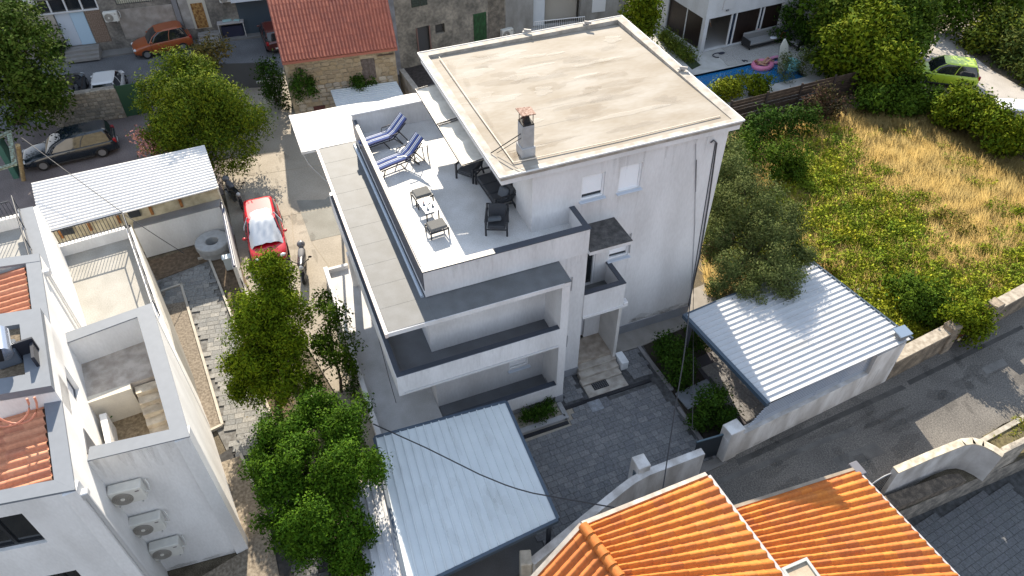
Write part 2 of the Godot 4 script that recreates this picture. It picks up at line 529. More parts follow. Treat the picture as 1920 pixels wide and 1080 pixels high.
	W(h, "terrace_floor", m, M(C(0.66, 0.665, 0.675), 0.65, "concrete", Vector3(0.22, 0.22, 0.22)))
	m = Msh.new()
	m.bx(3.6, 9.355, 6.45, 7.49, -16.78, -16.6)
	m.bx(3.6, 3.72, 6.4, 7.49, -26.3, -16.78)
	m.bx(3.6, 7.8, 6.4, 7.7, -26.4, -26.2)
	m.bx(9.2, 9.355, 6.6, 7.49, -17.89, -16.78)
	W(h, "parapet", m, wm)
	m = Msh.new()
	m.cbox(Vector3(6.48, 7.525, -16.7), Vector3(5.82, 0.05, 0.26), 0.01)
	m.cbox(Vector3(3.67, 7.51, -21.5), Vector3(0.11, 0.03, 9.34), 0.008)
	m.cbox(Vector3(9.28, 7.522, -17.36), Vector3(0.2, 0.044, 1.06), 0.01)
	W(h, "coping", m, dark_cap())
	m = Msh.new()
	m.cbox(Vector3(5.7, 7.74, -26.3), Vector3(4.3, 0.08, 0.3), 0.02)
	W(h, "coping", m, M(C(0.74, 0.73, 0.73), 0.7, "plaster"))
	m = Msh.new()
	m.bx(3.575, 3.598, 6.72, 7.5, -26.3, -16.62)
	W(h, "cladding", m, M(C(0.05, 0.055, 0.075), 0.5, "metal"))
	m = Msh.new()   # flashing pipe at the foot of the left parapet
	m.tube([Vector3(3.48, 6.46, -26.1), Vector3(3.5, 6.47, -20), Vector3(3.5, 6.46, -16.65)], 0.06, 8)
	W(h, "flashing", m, M(C(0.4, 0.46, 0.53), 0.4, "", Vector3.ONE, {"metal": 0.3}))
	# eave roof round the two sides
	m = Msh.new()
	m.bx(2.06, 3.6, 6.2, 6.38, -26.42, -15.6)
	m.bx(3.6, 8.26, 6.2, 6.38, -16.63, -15.6)
	m.bx(3.6, 7.94, 6.2, 6.379, -16.9, -16.63)
	var ev := W(h, "eave", m, wm)
	var gm := M(C(0.145, 0.152, 0.16), 0.62, "concrete", Vector3(0.35, 0.35, 0.35), {"spec": 0.4})
	var z := -26.4
	for i in 10:
		m = Msh.new()
		var z1 := minf(z + 1.1, -15.6)
		m.slab([Vector3(2.1, 6.405, z), Vector3(3.6, 6.42, z), Vector3(3.6, 6.423, z1), Vector3(2.1, 6.408, z1)], 0.03)
		W(ev, "roof_sheet", m, gm)
		z += 1.08
	m = Msh.new()
	m.slab([Vector3(3.602, 6.424, -16.62), Vector3(8.27, 6.424, -16.62), Vector3(8.27, 6.414, -15.58), Vector3(3.602, 6.414, -15.58)], 0.03)
	W(ev, "roof_sheet", m, gm)
	m = Msh.new()
	m.bx(1.98, 2.07, 6.26, 6.43, -26.45, -15.52)
	W(ev, "gutter", m, M(C(0.68, 0.58, 0.53), 0.5))
	m = Msh.new()
	m.bx(2.0, 8.0, 6.24, 6.404, -15.62, -15.56)
	W(ev, "fascia", m, wm)
	# middle balcony
	m = Msh.new()
	m.bx(2.12, 3.65, 3.27, 3.45, -26.4, -15.62)
	m.bx(3.65, 7.95, 3.27, 3.449, -16.9, -15.62)
	var b2 := W(h, "balcony", m, wm)
	m = Msh.new()
	m.bx(2.24, 3.648, 3.44, 3.462, -26.4, -15.74)
	m.bx(3.648, 7.94, 3.44, 3.461, -16.895, -15.74)
	W(b2, "floor", m, dark_floor())
	m = Msh.new()
	m.bx(2.1, 7.95, 3.25, 4.2, -15.74, -15.6)
	m.bx(2.1, 2.24, 3.25, 4.2, -26.4, -15.74)
	W(b2, "parapet", m, wm)
	m = Msh.new()
	m.bx(2.12, 7.948, 4.2, 4.235, -15.8, -15.615)
	m.bx(2.115, 2.28, 4.2, 4.234, -26.4, -15.8)
	W(b2, "coping", m, dark_cap())
	m = Msh.new()
	m.tube([Vector3(2.3, 3.36, -15.57), Vector3(7.9, 3.36, -15.57)], 0.03, 6)
	W(b2, "cable", m, M(C(0.5, 0.5, 0.5), 0.7))
	# lower balcony, its window and the planter wall
	m = Msh.new()
	m.bx(3.65, 7.95, 0.0, 0.3, -16.9, -15.68)
	var b1 := W(h, "balcony", m, M(C(0.33, 0.33, 0.34), 0.85, "concrete"))
	m = Msh.new()
	m.bx(3.652, 7.94, 0.29, 0.312, -16.895, -15.76)
	W(b1, "floor", m, dark_floor())
	m = Msh.new()
	m.bx(3.65, 7.95, 0.42, 1.09, -15.76, -15.6)
	W(b1, "parapet", m, wm)
	m = Msh.new()
	m.bx(3.65, 7.948, 1.09, 1.13, -15.82, -15.615)
	W(b1, "coping", m, dark_cap())
	shutter_window(h, 6.55, 7.35, 1.15, 2.25, -16.9, 0.05)
	# windows of the main front
	shutter_window(h, 9.6, 10.47, 7.66, 8.66, -17.89, 0.14)
	shutter_window(h, 11.02, 11.89, 7.62, 8.68, -17.89, 0.0)
	shutter_window(h, 10.96, 11.8, 4.5, 5.55, -17.89, 0.12)
	# balcony door and front door
	m = Msh.new()
	m.bx(9.66, 9.72, 3.5, 5.6, -18.02, -17.93); m.bx(10.35, 10.41, 3.5, 5.6, -18.02, -17.93); m.bx(9.72, 10.35, 5.54, 5.6, -18.02, -17.93); m.bx(10.02, 10.08, 3.5, 5.54, -18.02, -17.93)
	var dr := W(h, "balcony_door", m, frame_white())
	m = Msh.new()
	m.bx(9.7, 10.37, 3.5, 5.56, -18.06, -18.025)
	W(dr, "pane", m, glass_dark())
	m = Msh.new()
	m.bx(9.42, 10.21, 0.52, 2.7, -18.1, -18.02)
	var fd := W(h, "front_door", m, M(C(0.66, 0.67, 0.7), 0.5))
	m = Msh.new()
	m.bx(9.5, 10.13, 0.65, 1.5, -18.03, -18.0); m.bx(9.5, 10.13, 1.6, 2.55, -18.03, -18.0)
	W(fd, "door_panel", m, M(C(0.6, 0.61, 0.64), 0.5))
	# canopy slab
	m = Msh.new()
	m.bx(9.365, 10.99, 6.4, 6.55, -17.89, -16.5)
	var cn := W(h, "canopy", m, wm)
	m = Msh.new()
	m.bx(9.37, 11.0, 6.55, 6.57, -17.88, -16.49)
	W(cn, "canopy_felt", m, M(C(0.12, 0.12, 0.125), 0.85, "oldwall", Vector3(0.5, 0.5, 0.5)))
	# small balcony over the porch
	m = Msh.new()
	m.bx(9.362, 11.03, 3.3, 3.5, -17.89, -16.62)
	var b3 := W(h, "balcony", m, wm)
	m = Msh.new()
	m.bx(9.37, 10.9, 3.49, 3.515, -17.88, -16.75)
	W(b3, "floor", m, M(C(0.16, 0.165, 0.17), 0.7, "concrete"))
	m = Msh.new()
	m.bx(9.362, 11.04, 3.29, 4.42, -16.74, -16.6)
	m.bx(10.9, 11.04, 3.29, 4.42, -17.89, -16.74)
	W(b3, "parapet", m, wm)
	m = Msh.new()
	m.bx(9.37, 11.05, 4.42, 4.46, -16.8, -16.59)
	m.bx(10.86, 11.05, 4.42, 4.459, -17.89, -16.8)
	W(b3, "coping", m, dark_cap())
	m = Msh.new()
	m.bx(9.37, 11.12, 3.2, 3.3, -16.78, -16.56)
	m.cbox(Vector3(11.15, 3.3, -16.7), Vector3(0.2, 0.24, 0.28), 0.03)
	W(b3, "edge_moulding", m, wm)
	# porch side wall, floor, steps
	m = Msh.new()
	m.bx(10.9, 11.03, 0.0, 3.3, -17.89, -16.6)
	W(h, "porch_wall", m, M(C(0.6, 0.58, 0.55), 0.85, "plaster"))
	var st := M(C(0.44, 0.4, 0.35), 0.6, "stain", Vector3(0.4, 0.4, 0.4))
	m = Msh.new()
	m.bx(9.365, 10.9, 0.0, 0.52, -18.1, -16.75)
	W(h, "porch_floor", m, M(C(0.42, 0.36, 0.3), 0.6, "stain", Vector3(0.5, 0.5, 0.5)))
	m = Msh.new(); m.cbox(Vector3(10.18, 0.195, -16.61), Vector3(1.66, 0.39, 0.3), 0.015); W(h, "step", m, st)
	m = Msh.new(); m.cbox(Vector3(10.15, 0.13, -16.33), Vector3(1.7, 0.26, 0.3), 0.015); W(h, "step", m, st)
	m = Msh.new(); m.cbox(Vector3(10.12, 0.065, -16.05), Vector3(1.74, 0.13, 0.3), 0.015); W(h, "step", m, st)
	m = Msh.new(); m.cbox(Vector3(11.22, 0.22, -16.4), Vector3(0.32, 0.44, 0.62), 0.02); W(h, "porch_block", m, M(C(0.72, 0.74, 0.76), 0.6, "plaster"))
	# rear annex with a white roof sheet
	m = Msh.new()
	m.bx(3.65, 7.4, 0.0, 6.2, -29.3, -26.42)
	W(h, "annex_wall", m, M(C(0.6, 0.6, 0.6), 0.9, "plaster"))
	for k in [[2.6, -29.3], [3.3, -26.6]]:
		m = Msh.new()
		m.tube([Vector3(k[0], 0, k[1]), Vector3(k[0], 6.3, k[1])], 0.06, 8)
		W(h, "annex_post", m, frame_white())
	m = Msh.new()
	var rear := []
	for i in 9: rear.append(Vector3(1.39 + i * 0.78, 6.4 + 0.03 * sin(i * 2.1), -29.5 + 0.06 * sin(i * 1.7) + 0.035 * i))
	m.slab([Vector3(7.6, 6.43, -26.46), Vector3(1.39, 6.4, -26.46)] + rear, 0.12)
	W(h, "annex_roof", m, M(C(0.78, 0.76, 0.74), 0.7, "stain", Vector3(0.22, 0.22, 0.22)))
	# pipes and cables on the main front
	var pm := M(C(0.05, 0.05, 0.055), 0.5)
	m = Msh.new()
	m.tube([Vector3(14.49, 8.84, -17.84), Vector3(14.6, 8.92, -17.84), Vector3(14.76, 8.77, -17.84), Vector3(14.97, 6.35, -17.84), Vector3(15.16, 3.38, -17.84), Vector3(15.17, 0.55, -17.84)], 0.028, 6)
	W(h, "downpipe", m, pm)
	m = Msh.new()
	m.tube([Vector3(13.9, 8.92, -17.86), Vector3(14.59, 5.18, -17.86), Vector3(15.28, 0.58, -17.86)], 0.012, 5)
	W(h, "cable", m, M(C(0.3, 0.3, 0.32), 0.5))
	for q in [[Vector3(11.79, 5.61, -17.84), Vector3(11.82, 4.64, -17.84)], [Vector3(8.82, 5.5, -16.6), Vector3(8.81, 4.86, -16.6)], [Vector3(8.8, 2.49, -16.6), Vector3(8.78, 1.89, -16.6)]]:
		m = Msh.new(); m.tube(q, 0.022, 6)
		W(h, "drain_spout", m, M(C(0.35, 0.35, 0.36), 0.5))
	# side terrace on the left
	m = Msh.new()
	m.bx(1.3, 3.64, 0.0, 0.4, -25.75, -13.6)
	W(h, "side_terrace", m, M(C(0.52, 0.52, 0.53), 0.7, "concrete", Vector3(0.25, 0.25, 0.25)))
	m = Msh.new()
	m.bx(1.12, 1.3, 0.0, 0.85, -25.75, -13.6)
	m.bx(1.3, 2.2, 0.0, 0.62, -25.9, -25.75)
	W(h, "side_parapet", m, wm)
	# meter cabinet and posts against the eave wall
	m = Msh.new()
	m.cbox(Vector3(2.3, 1.3, -24.6), Vector3(0.3, 1.9, 0.3), 0.02)
	W(h, "post", m, wm)
	m = Msh.new()
	m.tube([Vector3(2.2, 0.4, -17.6), Vector3(2.15, 1.6, -18.0), Vector3(2.12, 3.2, -18.6)], 0.012, 5)
	W(h, "cable", m, pm)

func awnings():
	var lab := ["cream fabric awning above the sun loungers, rear one of the pair along the roof edge", "cream fabric awning above the dark armchair, front one of the pair along the roof edge"]
	var rg := [[-24.95, -22.27], [-22.17, -19.5]]
	for k in 2:
		var a: float = rg[k][0]; var b: float = rg[k][1]
		var o := T("awning", lab[k], "awning", Vector3(7.8, 9.0, (a + b) * 0.5), 0, "awnings over the roof terrace")
		var m := Msh.new()
		for side in 2:
			var rows := []
			for i in 11:
				var row := []
				var u := i / 10.0
				for j in 25:
					var w := j / 24.0
					var sag := 0.16 * absf(sin(w * TAU)) * sin(u * PI * 0.9 + 0.2)
					row.append(Vector3(lerpf(5.97, 7.78, u), lerpf(9.0, 9.17, u) - sag - 0.012 * side + 0.01 * sin(w * 31.0 + u * 9.0), lerpf(a, b, w)))
				if side == 1: row.reverse()
				rows.append(row)
			m.loft(rows, false, false)
		W(o, "fabric", m, M(C(0.72, 0.68, 0.6), 0.85, "plaster", Vector3(1, 1, 1), {"two": true}))
		m = Msh.new()
		m.tube([Vector3(5.96, 9.0, a - 0.02), Vector3(5.96, 9.0, b + 0.02)], 0.035, 8)
		W(o, "front_bar", m, M(C(0.03, 0.03, 0.035), 0.4))
		for z in [a + 0.02, b - 0.02]:
			m = Msh.new()
			m.tube([Vector3(5.98, 9.03, z), Vector3(7.79, 9.2, z)], 0.022, 6)
			W(o, "arm", m, M(C(0.06, 0.06, 0.065), 0.4))
		m = Msh.new()
		m.cbox(Vector3(7.72, 9.12, (a + b) * 0.5), Vector3(0.14, 0.14, b - a), 0.03)
		W(o, "cassette", m, M(C(0.6, 0.6, 0.6), 0.4))

# ---------------------------------------------------------------- pieces laid in rows
func in_poly(p: Vector2, poly: Array) -> bool: return Geometry2D.is_point_in_polygon(p, PackedVector2Array(poly))

func pave(ground: MeshInstance3D, called: String, poly: Array, turn: float, depth: float, lens: Array, top: float, cols: Array, most := 300):
	# chamfered paving stones in courses; the nearest ones are parts, the others one part of kind stuff
	var d := Vector2(cos(turn), -sin(turn)); var e := Vector2(sin(turn), cos(turn))
	var lo := Vector2(1e9, 1e9); var hi := -lo
	for p in poly:
		var s := Vector2(p.dot(d), p.dot(e)); lo = lo.min(s); hi = hi.max(s)
	var cells := []
	var v := lo.y
	while v < hi.y:
		var u: float = lo.x - rng.randf() * 0.3
		while u < hi.x:
			var l: float = lens[rng.randi() % lens.size()]
			var c := d * (u + l * 0.5) + e * (v + depth * 0.5)
			var ok := true
			for k in [[0.08, 0.15], [0.92, 0.15], [0.08, 0.85], [0.92, 0.85]]:
				if not in_poly(d * (u + l * k[0]) + e * (v + depth * k[1]), poly): ok = false
			if ok: cells.append([c, l, (c - Vector2(0, 0)).length()])
			u += l
		v += depth
	cells.sort_custom(func(a, b): return a[2] < b[2])
	var shapes := {}
	var mm := []
	for c in cols: mm.append(M(c, 0.85, "grain", Vector3(0.6, 0.6, 0.6)))
	var rest := Msh.new()
	var bs := Basis(UP, turn)
	for i in cells.size():
		var c: Vector2 = cells[i][0]; var l: float = cells[i][1]
		var pos := Vector3(c.x, top - 0.02 + rng.randf_range(-0.003, 0.003), c.y)
		if i < most:
			if not shapes.has(l):
				var m := Msh.new()
				m.cbox(Vector3.ZERO, Vector3(l - 0.007, 0.05, depth - 0.007), 0.005)
				shapes[l] = m.mesh()
			var w := MeshInstance3D.new()
			w.name = called if i == 0 else "%s_%03d" % [called, i]
			w.mesh = shapes[l]; w.material_override = mm[rng.randi() % mm.size()]
			w.transform = Transform3D(bs * Basis.from_euler(Vector3(rng.randf_range(-0.006, 0.006), 0, rng.randf_range(-0.006, 0.006))), pos)
			ground.add_child(w)
		else:
			rest.col = cols[rng.randi() % cols.size()]
			rest.cbox(pos, Vector3(l - 0.007, 0.05, depth - 0.007), 0.005, bs)
	if rest.v.size() > 0:
		var w := P(ground, "more_" + called, rest, M(C(1, 1, 1), 0.85, "grain", Vector3(0.6, 0.6, 0.6), {"vc": true}))
		w.set_meta("kind", "stuff")

func tile_shape(flat := false) -> ArrayMesh:
	# one roof tile in a unit cell: x down the slope, z across, y up; a pan and a barrel
	var prof := [Vector2(0.0, 0.012), Vector2(0.1, 0.0), Vector2(0.22, 0.0), Vector2(0.34, 0.03), Vector2(0.48, 0.07), Vector2(0.64, 0.085), Vector2(0.8, 0.07), Vector2(0.94, 0.03), Vector2(1.03, 0.012)]
	var m := Msh.new()
	var A := []; var B := []; var D := []
	for p in prof:
		A.append(Vector3(0.0, p.y, p.x)); B.append(Vector3(1.05, p.y + 0.012, p.x)); D.append(Vector3(1.05, p.y - 0.004, p.x))
	m.loft([A, B], false, false)
	m.loft([B, D], false, false, false)
	return m.mesh()

func tile_roof(par: Node3D, R0: Vector3, E0: Vector3, E1: Vector3, R1: Vector3, nu: int, nv: int, cols: Array, tx := "tile", stuff := false):
	var sh := tile_shape()
	var mm := []
	for c in cols: mm.append(M(c, 0.75, tx, Vector3(1.2, 1.2, 1.2)))
	var off := Vector3.ZERO
	var q: Node = par
	while q is Node3D and q != self: off += q.position; q = q.get_parent()
	var xf := []
	for i in nu:
		for j in nv:
			var u := float(i) / nu; var v := float(j) / nv
			var o := R0.lerp(E0, u).lerp(R1.lerp(E1, u), v)
			var du := (E0 - R0).lerp(E1 - R1, v) / nu
			var dv := (R1 - R0).lerp(E1 - E0, u) / nv
			var up := dv.cross(du).normalized()
			if up.y < 0: up = -up
			up = (up + Vector3(rng.randf_range(-0.03, 0.03), 0, rng.randf_range(-0.03, 0.03))).normalized()
			xf.append(Transform3D(Basis(du, up, dv), o - off + up * rng.randf_range(0, 0.006)))
	if stuff:
		var k := MultiMesh.new()
		k.transform_format = MultiMesh.TRANSFORM_3D
		k.use_colors = true
		k.mesh = sh
		k.instance_count = xf.size()
		for i in xf.size():
			k.set_instance_transform(i, xf[i]); k.set_instance_color(i, cols[rng.randi() % cols.size()])
		var w := MultiMeshInstance3D.new()
		w.name = "roof_tiles"; w.multimesh = k
		w.material_override = M(C(1, 1, 1), 0.8, tx, Vector3(1.2, 1.2, 1.2), {"vc": true})
		w.set_meta("kind", "stuff")
		par.add_child(w)
		return
	var n := 0
	for x in xf:
		var w := MeshInstance3D.new()
		var nm := "tile"
		while par.has_node(NodePath(nm)): n += 1; nm = "tile_%03d" % n
		w.name = nm
		w.mesh = sh; w.material_override = mm[rng.randi() % mm.size()]
		w.transform = x
		par.add_child(w)

func rib_roof(par: Node3D, A: Vector3, B: Vector3, D: Vector3, E: Vector3, n: int, rib: float, mat: Material, called := "roof_sheet", th := 0.05, rw := 1.0):
	# n sheets side by side from edge A-B to edge E-D, ribs running along A -> B; each sheet carries one folded rib
	for i in n:
		var a := A.lerp(E, float(i) / n); var b := B.lerp(D, float(i) / n)
		var a2 := A.lerp(E, float(i + 1) / n); var b2 := B.lerp(D, float(i + 1) / n)
		var up := (a2 - a).cross(b - a).normalized()
		if up.y < 0: up = -up
		var w := (a2 - a); var wl := w.length()
		var prof := [[0.0, 0.0], [rib * rw * 0.2, rib], [rib * rw * 0.8, rib], [rib * rw, 0.0], [wl, 0.0]]
		var top := [[], []]
		for k in prof:
			top[0].append(a + (a2 - a) * (k[0] / wl) + up * k[1]); top[1].append(b + (b2 - b) * (k[0] / wl) + up * k[1])
		var m := Msh.new()
		for k in prof.size() - 1:
			var p: Vector3 = top[0][k]; var q: Vector3 = top[0][k + 1]; var r: Vector3 = top[1][k + 1]; var s: Vector3 = top[1][k]
			if (q - p).cross(r - p).dot(up) > 0: m.q(p, q, r, s)
			else: m.q(p, s, r, q)
		m.slab([a - up * 0.004, b - up * 0.004, b2 - up * 0.004, a2 - up * 0.004], th)
		W(par, called, m, mat)

# ---------------------------------------------------------------- in front of the house
func front_yard():
	var asphalt := M(C(0.085, 0.085, 0.088), 0.9, "asphalt", Vector3(0.1, 0.1, 0.1), {"bump": "asphalt", "bumps": 0.3})
	sheet("road", [Vector2(6, -10.6), Vector2(11.3, -11.15), Vector2(20.6, -11.85), Vector2(28, -12.75), Vector2(70, -16.5), Vector2(70, -8), Vector2(23.2, -8.45), Vector2(19, -7.75), Vector2(16.4, -7.4), Vector2(6, -6.5)], 0.004, M(C(0.2, 0.185, 0.165), 0.92, "asphalt", Vector3(0.1, 0.1, 0.1), {"bump": "asphalt", "bumps": 0.3}))
	# courtyard of grey paving stones
	var base := sheet("courtyard", [Vector2(4.6, -15), Vector2(8, -15), Vector2(8, -17.0), Vector2(12.55, -17.0), Vector2(12.25, -11.0), Vector2(8, -10.8), Vector2(4.6, -9.9)], -0.005, M(C(0.15, 0.156, 0.165), 0.95, "soil", Vector3(0.5, 0.5, 0.5)))
	var pc := [C(0.2, 0.21, 0.225), C(0.185, 0.195, 0.213), C(0.22, 0.23, 0.243), C(0.195, 0.203, 0.218), C(0.245, 0.252, 0.264)]
	pave(base, "paver", [Vector2(5.0, -14.5), Vector2(8.05, -14.5), Vector2(8.3, -15.12), Vector2(12.2, -15.12), Vector2(12.1, -11.2), Vector2(8, -10.95), Vector2(5.0, -10.05)], 0.02, 0.235, [0.235, 0.31, 0.39], 0.035, pc)
	var base2 := sheet("entrance_paving", [Vector2(8.28, -16.6), Vector2(12.5, -16.95), Vector2(12.3, -15.32), Vector2(8.15, -15.3)], 0.002, M(C(0.11, 0.115, 0.125), 0.95, "soil", Vector3(0.5, 0.5, 0.5)))
	pave(base2, "paver", [Vector2(8.28, -16.6), Vector2(9.25, -16.6), Vector2(9.25, -15.32), Vector2(8.15, -15.32)], 0.0, 0.235, [0.31, 0.39, 0.235], 0.035, pc, 40)
	pave(base2, "paver_slab", [Vector2(11.02, -15.32), Vector2(11.1, -16.9), Vector2(12.45, -16.9), Vector2(12.25, -15.32)], 0.0, 0.235, [0.31, 0.39, 0.47], 0.035, pc, 60)
	var m := Msh.new()
	m.cbox(Vector3(10.13, 0.02, -15.6), Vector3(1.72, 0.06, 0.58), 0.01)
	S("landing", m, M(C(0.42, 0.39, 0.35), 0.7, "stain", Vector3(0.5, 0.5, 0.5)))
	# kerb along the garden
	m = Msh.new()
	m.cbox(Vector3(12.4, 0.03, -15.7), Vector3(0.16, 0.1, 2.5), 0.015, Basis(UP, 0.05))
	m.cbox(Vector3(12.26, 0.03, -12.4), Vector3(0.14, 0.1, 2.5), 0.015, Basis(UP, 0.02))
	S("kerb", m, M(C(0.24, 0.23, 0.24), 0.9, "concrete"))
	# drains
	var dm := M(C(0.012, 0.013, 0.018), 0.4)
	for q in [["long dark slot drain crossing the courtyard below the front steps", 8.1, 11.92, -15.22], ["short dark slot drain along the planter beside the ribbed carport roof", 6.0, 8.04, -14.59]]:
		m = Msh.new()
		var w: float = q[2] - q[1]
		m.box(Vector3(0, 0.015, 0), Vector3(w, 0.06, 0.15))
		for i in int(w / 0.09):
			m.box(Vector3(-w * 0.5 + 0.05 + i * 0.09, 0.048, 0), Vector3(0.05, 0.008, 0.12))
		one("slot_drain", q[0], "drain", m, dm, Vector3((q[1] + q[2]) * 0.5, 0, q[3]), "slot drains")
	m = Msh.new()
	m.cbox(Vector3(0, 0.045, 0), Vector3(0.52, 0.03, 0.5), 0.008)
	var sl := one("stone_slab", "pale square stone slab set in the paving below the long slot drain", "slab", m, M(C(0.3, 0.33, 0.37), 0.7, "grain"), Vector3(9.33, 0, -14.89))
	# doormat
	var mat_o := T("doormat", "dark patterned doormat on the landing at the foot of the front steps", "doormat", Vector3(9.94, 0.052, -15.73))
	m = Msh.new()
	m.cbox(Vector3(0, 0.008, 0), Vector3(0.64, 0.016, 0.36), 0.005)
	P(mat_o, "mat", m, M(C(0.02, 0.02, 0.022), 0.95))
	m = Msh.new()
	for i in 7:
		for j in 4:
			var c := Vector3(-0.255 + i * 0.085, 0.018, -0.12 + j * 0.08)
			for k in 4:
				m.box(c + Vector3(0.018 * cos(k * PI / 2), 0, 0.018 * sin(k * PI / 2)), Vector3(0.022, 0.004, 0.008), Basis(UP, k * PI / 2 + PI / 4))
	P(mat_o, "weave", m, M(C(0.22, 0.22, 0.23), 0.95))
	# planter with pale gravel in front of the lower balcony
	m = Msh.new()
	m.bx(5.6, 7.95, 0.0, 0.1, -15.6, -14.95)
	S("planter_bed", m, M(C(0.42, 0.39, 0.31), 0.95, "soil", Vector3(0.8, 0.8, 0.8)))
	m = Msh.new()
	m.cbox(Vector3(6.8, 0.06, -14.83), Vector3(2.5, 0.16, 0.22), 0.02)
	m.cbox(Vector3(8.04, 0.06, -15.12), Vector3(0.2, 0.16, 0.8), 0.02)
	S("planter_kerb", m, M(C(0.33, 0.33, 0.34), 0.85, "concrete"))
	# garden soil, slab path and the floor under the patio roof
	sheet("garden_soil", [Vector2(12.5, -17.1), Vector2(15.6, -17.5), Vector2(20.5, -16.6), Vector2(20.5, -11.8), Vector2(12.4, -11.1)], -0.02, M(C(0.05, 0.04, 0.03), 0.95, "soil", Vector3(0.4, 0.4, 0.4)))
	m = Msh.new()
	for i in 3: m.cbox(Vector3(12.75 + i * 0.52, 0.03, -13.86 - i * 0.06), Vector3(0.5, 0.07, 0.85), 0.01, Basis(UP, 0.08))
	S("garden_path", m, M(C(0.2, 0.22, 0.25), 0.85, "concrete", Vector3(0.5, 0.5, 0.5)))
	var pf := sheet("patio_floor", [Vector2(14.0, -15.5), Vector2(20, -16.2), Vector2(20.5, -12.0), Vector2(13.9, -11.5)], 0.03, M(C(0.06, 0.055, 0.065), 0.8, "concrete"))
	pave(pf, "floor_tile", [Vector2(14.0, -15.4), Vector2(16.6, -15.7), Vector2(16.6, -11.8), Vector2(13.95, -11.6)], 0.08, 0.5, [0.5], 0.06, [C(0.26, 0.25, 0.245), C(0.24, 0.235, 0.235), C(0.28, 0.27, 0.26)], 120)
	sheet("house_path", [Vector2(11.06, -17.88), Vector2(15.25, -17.88), Vector2(15.6, -19.0), Vector2(17.2, -19.2), Vector2(16.6, -17.4), Vector2(12.5, -16.95), Vector2(11.06, -16.95)], 0.03, M(C(0.3, 0.28, 0.26), 0.9, "concrete", Vector3(0.4, 0.4, 0.4)))

